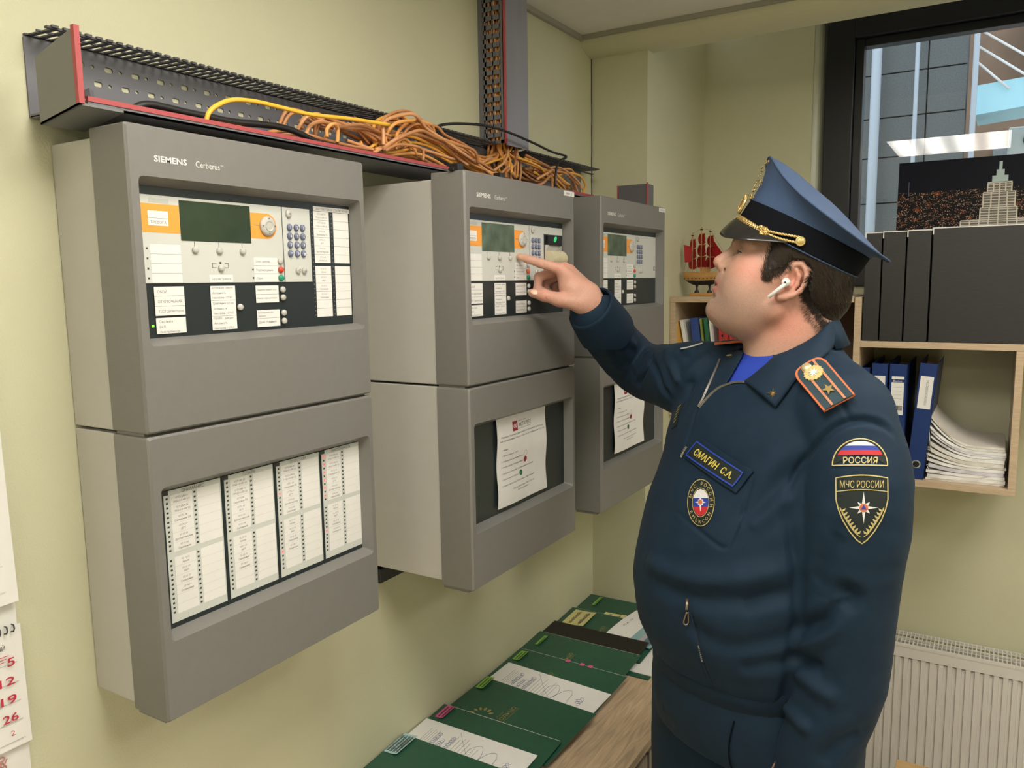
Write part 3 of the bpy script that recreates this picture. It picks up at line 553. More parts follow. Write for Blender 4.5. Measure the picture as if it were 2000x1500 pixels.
# ------------------------------------------------------------ cables
CB = dict(
g1=[(0.115,1.166,1.943),(0.115,1.162,1.962),(0.115,1.177,1.987),(0.115,1.224,2.007),(0.115,1.263,2.006),(0.115,1.308,1.992),(0.115,1.355,1.981),(0.115,1.429,1.958),(0.115,1.495,1.940),(0.115,1.547,1.930)],
g2=[(0.100,1.193,1.945),(0.100,1.201,1.969),(0.100,1.228,1.996),(0.100,1.262,2.008),(0.100,1.302,2.002),(0.100,1.344,1.990),(0.100,1.422,1.978),(0.100,1.481,1.959),(0.100,1.557,1.934)],
g3=[(0.110,1.149,1.927),(0.110,1.190,1.946),(0.110,1.243,1.971),(0.110,1.304,1.977),(0.110,1.362,1.969),(0.110,1.430,1.956),(0.110,1.459,1.936)],
g4=[(0.120,1.146,1.928),(0.120,1.192,1.946),(0.120,1.239,1.952),(0.120,1.263,1.940),(0.120,1.265,1.929)],
g5=[(0.070,1.142,1.989),(0.070,1.185,1.990),(0.070,1.222,1.993),(0.070,1.280,1.996),(0.070,1.357,1.989),(0.070,1.441,1.971)],
g6=[(0.080,1.130,1.978),(0.080,1.168,1.972),(0.080,1.199,1.959),(0.080,1.246,1.951),(0.080,1.315,1.944),(0.080,1.380,1.943),(0.080,1.425,1.938)],
g7=[(0.100,1.105,1.936),(0.100,1.135,1.932),(0.100,1.183,1.932),(0.100,1.240,1.948),(0.100,1.300,1.950),(0.100,1.397,1.936)],
g8=[(0.050,1.667,2.022),(0.050,1.638,1.998),(0.050,1.596,1.981),(0.050,1.530,1.956),(0.050,1.468,1.956)],
g9=[(0.060,1.680,2.022),(0.060,1.672,1.990),(0.060,1.635,1.960),(0.060,1.614,1.947)],
g10=[(0.060,1.695,2.024),(0.060,1.701,1.990),(0.060,1.693,1.966),(0.060,1.703,1.945)],
g11=[(0.060,1.717,2.027),(0.060,1.724,1.992),(0.060,1.731,1.967),(0.060,1.722,1.943)],
g12=[(0.050,1.765,2.029),(0.050,1.767,1.991),(0.050,1.762,1.952)],
g13=[(0.060,1.673,2.021),(0.060,1.650,1.995),(0.060,1.601,1.970),(0.060,1.554,1.965),(0.060,1.509,1.970),(0.060,1.432,1.984)],
g14=[(0.060,1.754,1.992),(0.060,1.843,1.987),(0.060,1.903,1.973),(0.060,1.957,1.954),(0.060,1.985,1.944)],
g15=[(0.050,1.779,1.984),(0.050,1.861,1.978),(0.050,1.949,1.987),(0.050,2.024,1.978),(0.050,2.083,1.962),(0.050,2.093,1.945)],
g16=[(0.050,1.787,1.970),(0.050,1.886,1.964),(0.050,1.967,1.989),(0.050,2.043,1.993),(0.050,2.093,1.967),(0.050,2.083,1.949)],
g17=[(0.080,1.766,1.938),(0.080,1.815,1.950),(0.080,1.866,1.972),(0.080,1.874,1.940)],
g18=[(0.060,2.063,1.942),(0.060,2.103,1.954),(0.060,2.156,1.941)],
h1=[(0.080,0.981,1.955),(0.080,0.996,1.979),(0.080,1.023,1.990),(0.080,1.041,1.977),(0.080,1.108,1.975),(0.080,1.160,1.965),(0.080,1.209,1.955)],
h2=[(0.090,0.936,1.924),(0.090,0.966,1.933),(0.090,0.985,1.954),(0.090,1.003,1.970),(0.090,1.048,1.964),(0.090,1.123,1.972),(0.090,1.198,1.970)],
h3=[(0.100,1.013,1.924),(0.100,1.019,1.949),(0.100,1.038,1.965),(0.100,1.076,1.968),(0.100,1.121,1.961),(0.100,1.168,1.947)],
h4=[(0.110,1.034,1.922),(0.110,1.031,1.940),(0.110,1.055,1.953),(0.110,1.074,1.940),(0.110,1.068,1.921)],
h5=[(0.090,0.941,1.929),(0.090,0.992,1.937),(0.090,1.046,1.932),(0.090,1.120,1.931),(0.090,1.179,1.935)],
yel=[(0.120,0.858,1.917),(0.120,0.826,1.922),(0.120,0.788,1.918),(0.120,0.770,1.921),(0.120,0.774,1.935),(0.120,0.790,1.948),(0.120,0.818,1.960),(0.120,0.861,1.965),(0.120,0.911,1.965),(0.120,0.973,1.965),(0.120,1.065,1.973),(0.120,1.168,1.979)],
blk=[(0.115,0.656,1.915),(0.115,0.665,1.924),(0.115,0.687,1.931),(0.115,0.738,1.930),(0.115,0.786,1.930),(0.115,0.820,1.930),(0.115,0.894,1.936),(0.115,0.934,1.935),(0.115,0.967,1.929),(0.115,0.993,1.922)],
thn=[(0.100,1.328,1.998),(0.100,1.361,2.011),(0.100,1.424,2.023),(0.100,1.522,2.034),(0.100,1.622,2.034),(0.100,1.733,2.026),(0.100,1.830,2.017),(0.100,1.909,2.015),(0.100,1.868,1.998),(0.100,1.851,1.972),(0.100,1.846,1.934)],

)
def ocab(name, rgb): return mat(name, rgb, 0.45, lin=True)
ocs = [ocab('orange_cable', (0.82, 0.38, 0.11)), ocab('salmon_cable', (0.72, 0.36, 0.17)), ocab('amber_cable', (0.88, 0.46, 0.08)), ocab('brown_orange_cable', (0.55, 0.25, 0.10))]
lay = dict(g1=4, g2=5, g3=4, g4=2, g5=3, g6=4, g7=3, g8=4, g9=5, g10=5, g11=5, g12=5, g13=4, g14=5, g15=5, g16=5, g17=2, g18=1, h1=3, h2=3, h3=3, h4=1, h5=3)
glab = dict(g1='in the tall outer hump left of the upright duct', g2='on the crest of the hump left of the upright duct', g3='in the flatter arch above the gap between near and middle cabinets', g4='in the small low loop at the foot of the hump', g5='running from the tangle into the top of the hump', g6='running low under the hump towards the middle cabinet', g7='lying lowest along the tray under the hump',
    g8='leaving the upright duct and bending far left', g9='dropping from the left edge of the upright duct mouth', g10='hanging straight down from the left half of the upright duct mouth', g11='hanging straight down from the middle of the upright duct mouth', g12='hanging straight down from the right edge of the upright duct mouth', g13='sweeping from the upright duct back into the hump',
    g14='slanting right below the slotted strip beyond the upright duct', g15='in the outer bend above the far corner of the middle cabinet', g16='in the inner bend above the far corner of the middle cabinet', g17='in the small knot right of the upright duct', g18='ending loose at the far end of the long duct',
    h1='arching highest in the loose tangle of the long duct', h2='crossing the middle of the loose tangle in the long duct', h3='in the rounded loop of the loose tangle in the long duct', h4='in the smallest upright loop of the loose tangle in the long duct', h5='lying along the tray under the loose tangle')
for k, n in lay.items():
    for i in range(n):
        P = CB[k]; jx = random.uniform(-0.035, 0.012); jy = random.uniform(-0.028, 0.028); jz = random.uniform(-0.010, 0.010)
        Q = [(min(0.122, max(0.012, p[0]+jx+random.uniform(-0.008, 0.008))), p[1]+jy+random.uniform(-0.010, 0.010), max(1.917, p[2]+jz+random.uniform(-0.005, 0.005))) for p in P]
        if k in ('g8', 'g9', 'g10', 'g11', 'g12', 'g13'):     # these come down out of the upright duct
            x0 = random.uniform(0.014, 0.058); y0 = 1.66+random.uniform(0, 0.082)
            dx_, dy_ = x0-P[0][0], y0-P[0][1]; m_ = len(Q); Q = [(x0, y0, 2.30), (x0, y0, 2.14), (x0, y0, 2.03)]+[(q[0]+dx_*(0.8-0.8*t_/m_), q[1]+dy_*(0.9-0.9*t_/m_), min(q[2], 1.992)) for t_, q in enumerate(Q) if t_]
        mI = random.choice((0, 0, 1, 1, 2, 3)) if k[0] == 'g' else random.choice((1, 1, 3, 3, 0))
        b = MB(); b.tube(Q, random.uniform(0.0028, 0.0036), 7, smooth=5)
        tone = ('orange', 'salmon orange', 'amber', 'brownish orange')[mI]; tag(b.build('cable', ocs[mI], smooth=True), tone+' cable '+glab[k], 'cable', 'orange cables '+glab[k])
random.seed(5)
for i in range(16):    # riser cables that fill the upright duct
    x0 = 0.012+0.05*random.random(); y0 = 1.656+0.012*random.random()+0.07*(i % 2)*random.random(); b = MB()
    b.tube([(x0+0.003*math.sin(j*1.3+i), y0+0.002*math.cos(j+i), 2.02+j*0.04) for j in range(10)], 0.003, 6, smooth=2)
    tag(b.build('cable', ocs[(0, 1, 3, 3)[i % 4]], smooth=True), ('orange', 'salmon orange', 'brownish orange', 'brownish orange')[i % 4]+' cable running up inside the upright slotted duct', 'cable', 'orange cables inside the upright duct')
b = MB(); b.tube(CB['yel'], 0.0035, 8, smooth=6); tag(b.build('cable', ocab('yellow_cable', (0.95, 0.52, 0.05)), smooth=True), 'single yellow cable looping out at the left of the tangle', 'cable')
b = MB(); b.tube(CB['blk'], 0.0052, 8, smooth=6); tag(b.build('cable', black_m, smooth=True), 'thick black cable lying along the left half of the long duct', 'cable')
b = MB(); b.tube(CB['thn'], 0.003, 8, smooth=6); tag(b.build('cable', black_m, smooth=True), 'thin black cable arching in front of the upright duct', 'cable')
b = MB(); b.tube([(0.075, 1.520, 1.955), (0.078, 1.535, 1.949)], 0.0055, 8); tag(b.build('cable_tie', mat('navy_tape', (0.02, 0.03, 0.12), 0.5, lin=True)), 'dark blue tape wrapped round the orange cables', 'tape')
b = MB(); b.tube([(0.10, 1.045, 1.955), (0.105, 1.049, 1.949)], 0.004, 8); tag(b.build('cable_tie', white_m), 'white tag on the orange cables of the tangle', 'tag')

# ------------------------------------------------------------ worktop with its drawer units
oak_m = mat('oak_laminate', (0.50, 0.36, 0.22), 0.4, lin=True)
def wood(name, rgb, sc=(1, 1, 1), k=0.25, rough=0.42):
    if name in MATS: return MATS[name]
    m = bpy.data.materials.new(name); m.use_nodes = True; nt = m.node_tree; N = nt.nodes; L = nt.links; b = N['Principled BSDF']; b.inputs['Roughness'].default_value = rough
    tc = N.new('ShaderNodeTexCoord'); mp = N.new('ShaderNodeMapping'); mp.inputs['Scale'].default_value = sc; L.new(tc.outputs['Object'], mp.inputs[0])
    n1 = N.new('ShaderNodeTexNoise'); n1.inputs['Scale'].default_value = 6; n1.inputs['Detail'].default_value = 8; n1.inputs['Distortion'].default_value = 1.2; L.new(mp.outputs[0], n1.inputs[0])
    r = N.new('ShaderNodeValToRGB'); e = r.color_ramp.elements; e[0].position = 0.35; e[1].position = 0.65
    e[0].color = (*[c*(1-k) for c in rgb], 1); e[1].color = (*[min(1, c*(1+k*0.6)) for c in rgb], 1); L.new(n1.outputs['Fac'], r.inputs[0]); L.new(r.outputs[0], b.inputs['Base Color'])
    MATS[name] = m; return m
top_m = wood('oak_worktop', (0.55, 0.41, 0.27), (14, 1.3, 14)); shelf_m = wood('pale_oak_board', (0.55, 0.42, 0.28), (3, 6, 24), 0.12); shelfh_m = wood('pale_oak_shelf', (0.55, 0.42, 0.28), (3, 14, 40), 0.12)
drw_m = mat('taupe_drawer_front', (0.30, 0.25, 0.20), 0.45, var=0.03, scale=20, lin=True)
WT = 0.66
b = MB(); b.box((0.001, 0.30, WT-0.022), (0.466, 2.268, WT)); tag(b.build('worktop', top_m, bevel=0.0015), 'long oak worktop along the left wall under the cabinets', 'worktop')
for k, (ya, yb) in enumerate(((0.32, 0.965), (0.97, 1.615), (1.62, 2.262))):
    e = empty('drawer_unit', (0.02, ya, 0), label=['low drawer unit under the near end of the worktop', 'low drawer unit under the middle of the worktop', 'low drawer unit under the far end of the worktop, beside the column'][k], cat='drawer unit', group='drawer units under the worktop')
    b = MB(); b.box((0, 0, 0.0), (0.415, yb-ya, WT-0.024)); b.build('carcass', mat('dark_gap_grey', (0.06, 0.05, 0.045), 0.6, lin=True), e)
    for j in range(3):
        z0 = 0.02+j*0.198; b = MB(); b.box((0.416, 0.003, z0), (0.434, yb-ya-0.003, z0+0.192)); d = b.build('drawer', drw_m, e, bevel=0.0015)
        b = MB(); b.box((0.434, (yb-ya)/2-0.06, z0+0.15), (0.450, (yb-ya)/2+0.06, z0+0.158)); b.build('drawer_handle', mat('steel', (0.5, 0.5, 0.5), 0.3, 0.9, lin=True), d)

# ------------------------------------------------------------ folders, letters and notes on the worktop
fold_m = mat('bottle_green_card', (0.022, 0.092, 0.055), 0.42, var=0.06, scale=60, lin=True)
gold_m = mat('dull_gold_print', (0.30, 0.22, 0.07), 0.45, lin=True)
yel_m = mat('yellow_sticky', (0.66, 0.60, 0.26), 0.6, lin=True); grn_m = mat('lime_sticky', (0.25, 0.52, 0.07), 0.6, lin=True); pnk_m = mat('pink_sticky', (0.60, 0.10, 0.25), 0.6, lin=True); blu_m = mat('pale_blue_sticky', (0.40, 0.60, 0.60), 0.6, lin=True)
SL = 0.055
def place(name, x0, yn, z, rz=0.0, **k):
    e = empty(name, (x0, yn, z), 0, **k); e.rotation_euler = (math.atan(SL), 0, rz); return e
def folder(x0, yn, z, label, w=0.22, h=0.312, rz=0.0, logo=True, m=fold_m, leaf=True):
    e = place('document_folder', x0, yn, z, rz, label=label, cat='folder', group='green document folders on the worktop')
    b = MB(); b.box((0, 0, 0), (h, w, 0.0007)); b.build('back_cover', m, e)
    b = MB(); b.box((0.004, 0.004, 0.0007), (h-0.003, w+0.0005, 0.0026)); b.build('pages', paperw_m, e)
    b = MB(); b.box((0, 0, 0.0026), (h+0.002, w-0.0015, 0.0034)); b.build('front_cover', m, e)
    if logo:
        b = MB(); U, V = Vector((0, 1, 0)), Vector((-1, 0, 0)); c = w/2
        b.text('КОЛЬЦО', (0.146, c, 0.0036), U, V, w=0.073, h=0.011, center=True, bold=0.01); b.text('ТИПОГРАФИЯ', (0.130, c-0.010, 0.0036), U, V, w=0.030, h=0.003, center=True)
        b.box((0.1505, c-0.034, 0.0034), (0.1512, c+0.037, 0.0036))
        if leaf:
            for t in range(8):
                a = PI*(0.15+t*0.16); q = (0.088-0.024*math.sin(a), c-0.0235*math.cos(a)-0.03)
                b.prism([(q[0]+0.0062*math.cos(s)*math.sin(a)-0.0035*math.sin(s)*math.cos(a), q[1]+0.0062*math.cos(s)*math.cos(a)+0.0035*math.sin(s)*math.sin(a), 0.0034) for s in [i*PI/4 for i in range(8)]], (0, 0, 0.0002))
        b.build('gold_print', gold_m, e)
    return e
def scribble(b, x, y, L, h, mi=0, seed=1, r=0.0004, z=0.0005, ux=(0, 1), vy=(-1, 0)):
    """a handwritten word running along ux"""
    rnd = random.Random(seed); P = []; n = max(6, int(L/h*9))
    for i in range(n):
        t = i/(n-1); a = t*L+0.35*h*math.cos(i*1.55+seed); c = h*(0.42+0.42*math.sin(i*1.55+seed))*(0.6+0.8*rnd.random())
        P.append((x+ux[0]*a+vy[0]*c, y+ux[1]*a+vy[1]*c, z))
    b.tube(P, r, 3, mi=mi, smooth=2, cap=False)
def sheet(x0, yn, z, w, h, label, rz=0.0, seed=1, cat='letter', typed=True, name='letter'):
    e = place(name, x0, yn, z, rz, label=label, cat=cat)
    b = MB(); b.box((0, 0, 0), (h, w, 0.0004)); b.box((0.004, 0.004, -0.0005), (h+0.004, w+0.001, 0)); b.build('paper', paperw_m, e)
    b = MB(); rnd = random.Random(seed); zz_ = 0.0004
    if typed:
        for i in range(5): b.box((0.036+i*0.006, w-0.085, zz_), (0.0366+i*0.006, w-0.025-0.006*(i % 2), zz_+0.0002), 0)
        for i in range(9): b.box((0.100+i*0.009, 0.03 if i else 0.06, zz_), (0.1007+i*0.009, w-0.02-rnd.random()*0.03, zz_+0.0002), 0)
        b.box((0.225, w-0.08, zz_), (0.2257, w-0.05, zz_+0.0002), 0)
        scribble(b, 0.072, w-0.085, 0.055, 0.012, 1, seed+1); scribble(b, 0.090, w-0.10, 0.050, 0.013, 1, seed+2); scribble(b, 0.108, w-0.105, 0.075, 0.014, 1, seed+3)
        b.tube([(0.105, w-0.01, zz_), (0.14, w-0.05, zz_), (0.19, w-0.10, zz_)], 0.0005, 3, mi=1, smooth=4)
        b.tube([(0.16, w-0.09, zz_), (0.155, w-0.05, zz_), (0.175, w-0.03, zz_), (0.19, w-0.06, zz_), (0.185, w-0.09, zz_), (0.20, w-0.045, zz_), (0.22, w-0.04, zz_), (0.232, w-0.10, zz_)], 0.0005, 3, mi=1, smooth=4)
        scribble(b, 0.262, w-0.08, 0.03, 0.02, 1, seed+7, 0.0006)
    b.build('writing', [inkg_m, blueink_m], e); return e
def sticky(x, y, z, sx, sy, m, label, lines=2, seed=3, rz=0.0, ink=ink_m, hand=True):
    e = place('sticky_note', x, y, z, rz, label=label, cat='sticky note')
    b = MB(); n = 6
    vs = [(sx*i/n, sy*j, 0.0004+0.004*(i/n)**3) for j in (0, 1) for i in range(n+1)]
    b.add(vs+[(v[0], v[1], v[2]+0.0003) for v in vs], [(i, n+1+i, n+2+i, i+1) for i in range(n)]+[(2*n+2+i, 2*n+3+i, 3*n+4+i, 3*n+3+i) for i in range(n)]); b.build('note_paper', m, e, smooth=True)
    b = MB()
    for i in range(lines): scribble(b, sx*(i+0.9)/(lines+0.4), sy*0.08, sy*0.8, sx*0.16, 0, seed+i, min(0.0005, sx*0.012), 0.0010+0.004*((i+0.9)/(lines+0.4))**3)
    b.build('handwriting', ink, e); return e
zf = WT+0.0012
def zs(i): return zf+0.0004*i
# nearest to farthest; each nearer one overlaps the next
folder(0.004, 1.069, zs(1)+0.018, 'green folder nearest the camera, under the pale blue note', logo=True)
sheet(0.004, 1.161, zs(0)+0.0168, 0.210, 0.292, 'handwritten letter sheet nearest the camera, beside the pale blue note', seed=4)
folder(0.002, 1.226, zs(0)+0.0120, 'green folder with the half covered gold word, next beyond the nearest letter', h=0.316, leaf=False)
folder(0.004, 1.385, zs(0)+0.0120, 'green folder with the full gold word, leaf arc and a pink note in its corner', rz=-0.06, h=0.318)
sheet(0.010, 1.497, zs(0)+0.0120, 0.210, 0.302, 'letter sheet with a blue signature, between two green folders in mid row', rz=-0.06, seed=9)
folder(0.002, 1.578, zs(0)+0.0075, 'green folder with pink index tabs, fourth from the camera', rz=-0.02, h=0.318, leaf=False)
folder(0.000, 1.700, zs(0)+0.0070, 'green folder touching the black folder, with a lime note at its corner', rz=0.0, h=0.312)
e = place('document_folder', 0.003, 1.79, zs(0)+0.0065, label='black folder lying between the green folders near the man', cat='folder'); b = MB(); b.box((0, 0, 0), (0.300, 0.212, 0.005)); b.build('cover', black_m, e, bevel=0.001)
b = MB(); b.box((0.003, 0.005, 0.005), (0.297, 0.207, 0.0053)); b.build('inner_cover', mat('dark_brown_cover', (0.012, 0.010, 0.009), 0.6, lin=True), e)
folder(0.002, 1.905, zs(0)+0.004, 'green folder under the large yellow note, beyond the black folder', rz=0.0, leaf=False)
folder(-0.0+0.003, 2.035, zs(0)+0.001, 'farthest green folder in the corner against the column', h=0.305, logo=False)
tag(folder(0.318, 2.02, zs(0), 'small-looking green folder end with a lime note, beside the farthest folder', h=0.13, logo=False, w=0.2), None)
sticky(0.006, 1.217, zs(0)+0.0305, 0.036, 0.073, blu_m, 'pale blue handwritten note at the wall edge of the nearest folder', 4, 5)
sticky(0.013, 1.390, zs(0)+0.0250, 0.024, 0.052, pnk_m, 'pink note on the corner of the folder with the leaf arc', 2, 8)
sticky(0.022, 1.548, zs(0)+0.0268, 0.023, 0.056, grn_m, 'lime note at the wall corner beside the letter with the blue signature', 2, 11)
sticky(0.018, 1.732, zs(0)+0.0205, 0.023, 0.05, grn_m, 'lime note at the corner of the folder with pink tabs', 2, 14)
sticky(0.026, 1.842, zs(0)+0.0192, 0.014, 0.055, grn_m, 'narrow lime note on the folder next to the black folder', 1, 17)
sticky(0.020, 2.015, zs(0)+0.0148, 0.070, 0.095, yel_m, 'large yellow handwritten note beyond the black folder', 2, 20)
sticky(0.105, 2.085, zs(0)+0.013, 0.07, 0.06, yel_m, 'yellow note partly under the white leaflet, near the column', 2, 23)
sticky(0.040, 2.18, zs(0)+0.0138, 0.014, 0.06, grn_m, 'narrow lime note on the farthest green folder', 1, 26)
sticky(0.33, 2.10, zs(0)+0.0092, 0.02, 0.06, grn_m, 'lime note beside the man, on the folder end at the column', 1, 29)
for k, x in enumerate((0.150, 0.192, 0.216)):
    t = place('index_tab', x, 1.786, zs(0)+0.0232, label='pink index tab on the fourth green folder, '+['nearest the wall', 'in the middle', 'farthest from the wall'][k], cat='index tab', group='pink index tabs'); b = MB(); b.box((0, 0, 0), (0.012, 0.012, 0.0004)); b.build('tab', pnk_m, t)
for k, (x, m) in enumerate(((0.080, pnk_m), (0.107, mat('violet_tab', (0.30, 0.12, 0.35), 0.6, lin=True)))):
    t = place('index_tab', x, 1.590-0.02*k+0.01, zs(0)+0.0175, label=['pink', 'violet'][k]+' index tab on the letter with the blue signature', cat='index tab'); b = MB(); b.box((0, 0, 0), (0.012, 0.012, 0.0004)); b.build('tab', m, t)
# leaflet and magazine beside the man
e = empty('leaflet', (0.168, 1.995, WT+0.0185), 0, label='white and teal leaflet lying on the folders close to the man', cat='leaflet'); e.rotation_euler = (math.atan(SL), 0, -0.14)
b = MB(); n = 8
for (u0, u1, mi) in ((0, 0.075, 0), (0.075, 0.10, 1), (0.10, 0.115, 2), (0.115, 0.14, 3), (0.14, 0.150, 1)):
    b.add([(u, 0.19*j/n, 0.001+0.005*math.sin(PI*j/n)) for j in range(n+1) for u in (u0, u1)], [(2*j, 2*j+1, 2*j+3, 2*j+2) for j in range(n)], mi)
b.build('leaflet_sheet', [paperw_m, mat('teal_print', (0.25, 0.42, 0.44), 0.4, lin=True), mat('lilac_print', (0.42, 0.40, 0.45), 0.4, lin=True), mat('slate_print', (0.10, 0.17, 0.22), 0.4, lin=True)], e, smooth=True)
b = MB(); b.text('П.А. 03', (0.028, 0.07, 0.0070), Vector((0, 1, 0)), Vector((-1, 0, 0)), w=0.05, h=0.007); b.build('writing', inkg_m, e)
b = MB(); b.box((0, 0, 0), (0.31, 0.2, 0.004)); e = tag(b.build('paper_pile', paperw_m, bevel=0.0006, loc=(0.075, 1.86, WT+0.0006)), 'thin pile of white papers sticking out beside the black folder', 'paper')
b = MB(); b.box((0, 0, 0), (0.30, 0.2, 0.003)); e = tag(b.build('document_folder', fold_m, loc=(0.064, 1.84, WT+0.0001-0.0)), 'green folder end at the bottom of the pile beside the man', 'folder'); e.rotation_euler = (0, 0, 0)

# ------------------------------------------------------------ wall shelves
SY, SD = 2.473, 0.325
e = empty('wall_shelf', (0.181, SY, 1.25), label='left oak wall shelf cell with the red sailed ship on top', cat='shelf')
b = MB(); b.box((0, 0, 0), (0.553, SD, 0.018)); b.build('bottom_board', shelfh_m, e, bevel=0.0008)
b = MB(); b.box((0, -0.002, 0.368), (0.553, SD, 0.386)); b.build('top_board', shelfh_m, e, bevel=0.0008)
b = MB(); b.box((0, 0, 0.018), (0.018, SD, 0.368)); b.build('side_board', shelf_m, e, bevel=0.0008)
b = MB(); b.box((0.018, SD-0.006, 0.018), (0.553, SD, 0.368)); b.build('back_panel', mat('dark_back_panel', (0.11, 0.08, 0.055), 0.7, lin=True), e)
e = empty('wall_shelf', (0.736, SY, 1.098), label='right oak wall shelf unit holding black boxes and blue binders', cat='shelf')
b = MB(); b.box((0, 0, 0), (0.018, SD, 0.535)); b.build('side_board', shelf_m, e, bevel=0.0008)
b = MB(); b.box((0.018, 0, 0.0), (0.418, SD, 0.018)); b.build('bottom_board', shelfh_m, e, bevel=0.0008)
b = MB(); b.box((0.018, -0.001, 0.392), (0.85, SD, 0.410)); b.build('middle_board', shelfh_m, e, bevel=0.0008)
b = MB(); b.box((0.400, 0, 0.018), (0.418, SD, 0.392)); b.build('side_board', shelf_m, e, bevel=0.0008)
# black boxes
bx_m = mat('black_box_board', (0.025, 0.024, 0.024), 0.45, var=0.2, scale=40, stretch=(1, 1, 12), lin=True)
zb = 1.5085
for k, (x0, x1, zt_, lb) in enumerate(((0.756, 0.8005, 1.812, 'narrow black file box, first from the left on the upper shelf'), (0.8015, 0.862, 1.813, 'narrow black file box, second from the left on the upper shelf'), (0.863, 0.924, 1.814, 'narrow black file box, third from the left, beside the wide one'), (0.9255, 1.30, 1.818, 'wide black file box below the night city picture'))):
    t = empty('file_box', (x0, 2.482, zb), label=lb, cat='box', group='black file boxes')
    b = MB(); b.box((0.0015, 0, 0), (x1-x0-0.0015, 0.10, zt_-zb)); b.build('box_body', bx_m, t, bevel=0.001)
    b = MB(); b.box((0.0, -0.0012, zt_-zb), (x1-x0, 0.012, zt_-zb+0.003)); b.box((0.0, -0.0012, zt_-zb-0.016), (0.003, 0.004, zt_-zb)); b.build('white_edging', white_m, t)
# binders
bl_m = mat('navy_binder', (0.010, 0.035, 0.155), 0.4, var=0.05, lin=True)
for k, (x0, x1, zt_, lab, rot) in enumerate(((0.757, 0.782, 1.43, 0, 0), (0.787, 0.829, 1.443, 1, 0), (0.833, 0.879, 1.443, 2, 0), (0.887, 0.932, 1.450, 3, 0.07))):
    t = empty('ring_binder', (x0, 2.487, 1.1165), label=['dark blue binder farthest left, mostly hidden by the shoulder', 'dark blue binder second from the left, with a plain white label', 'dark blue binder with a barcode label, third from the left', 'dark blue leaning binder with a vertical title label and a finger hole'][k], cat='binder', group='dark blue ring binders'); t.rotation_euler = (0, rot, 0)
    w_ = x1-x0; h_ = zt_-1.1165; b = MB(); b.box((0, 0, 0), (0.002, 0.285, h_)); b.box((w_-0.002, 0, 0), (w_, 0.285, h_)); b.box((0, 0, 0), (w_, 0.002, h_)); b.build('binder_cover', bl_m, t, bevel=0.0008)
    b = MB(); b.box((0.004, 0.01, 0.005), (w_-0.004, 0.26, h_-0.02)); b.build('pages', paperw_m, t)
    if lab == 1:
        b = MB(); b.box((0.008, -0.0006, h_-0.115), (w_-0.006, 0, h_-0.035)); b.build('spine_label', paperw_m, t)
    if lab == 2:
        b = MB(); b.box((0.007, -0.0006, h_-0.145), (w_-0.007, 0, h_-0.035)); b.box((0.007, -0.0008, h_-0.052), (w_-0.007, -0.0006, h_-0.043), 1)
        for i in range(10): b.box((0.010+i*0.0028, -0.0008, h_-0.132), (0.0112+i*0.0028+0.0006*(i % 3), -0.0006, h_-0.118), 2)
        for i in range(4): b.box((0.010, -0.0008, h_-0.066-i*0.011), (w_-0.012, -0.0006, h_-0.0655-i*0.011), 3)
        b.text('Bantex', (w_/2, -0.0009, h_-0.0505), Vector((1, 0, 0)), Vector((0, 0, 1)), w=0.022, h=0.006, mi=0, center=True)
        b.build('spine_label', [paperw_m, bl_m, ink_m, inkg_m], t)
    if lab == 3:
        b = MB(); b.box((0.006, -0.0006, h_-0.128), (w_-0.006, 0, h_-0.036)); b.text('ЭЛЕКТРОХОЗЯЙСТВО', (0.028, -0.0009, h_-0.118), Vector((0, 0, 1)), Vector((-1, 0, 0)), w=0.072, h=0.006, mi=1); b.build('spine_label', [paperw_m, inkg_m], t)
        b = MB(); b.lathe([(0.0105, 0), (0.0115, 0.001), (0.0085, 0.0016), (0.0085, 0.0005)], (w_/2, 0, 0.045), (0, -1, 0), 20); hr = b.build('finger_ring', mat('nickel_ring', (0.6, 0.6, 0.6), 0.25, 0.9, lin=True), t); b = MB(); b.lathe([(0.0083, 0), (0.0083, 0.0009)], (w_/2, 0, 0.045), (0, -1, 0), 20); b.build('ring_hole', black_m, hr)
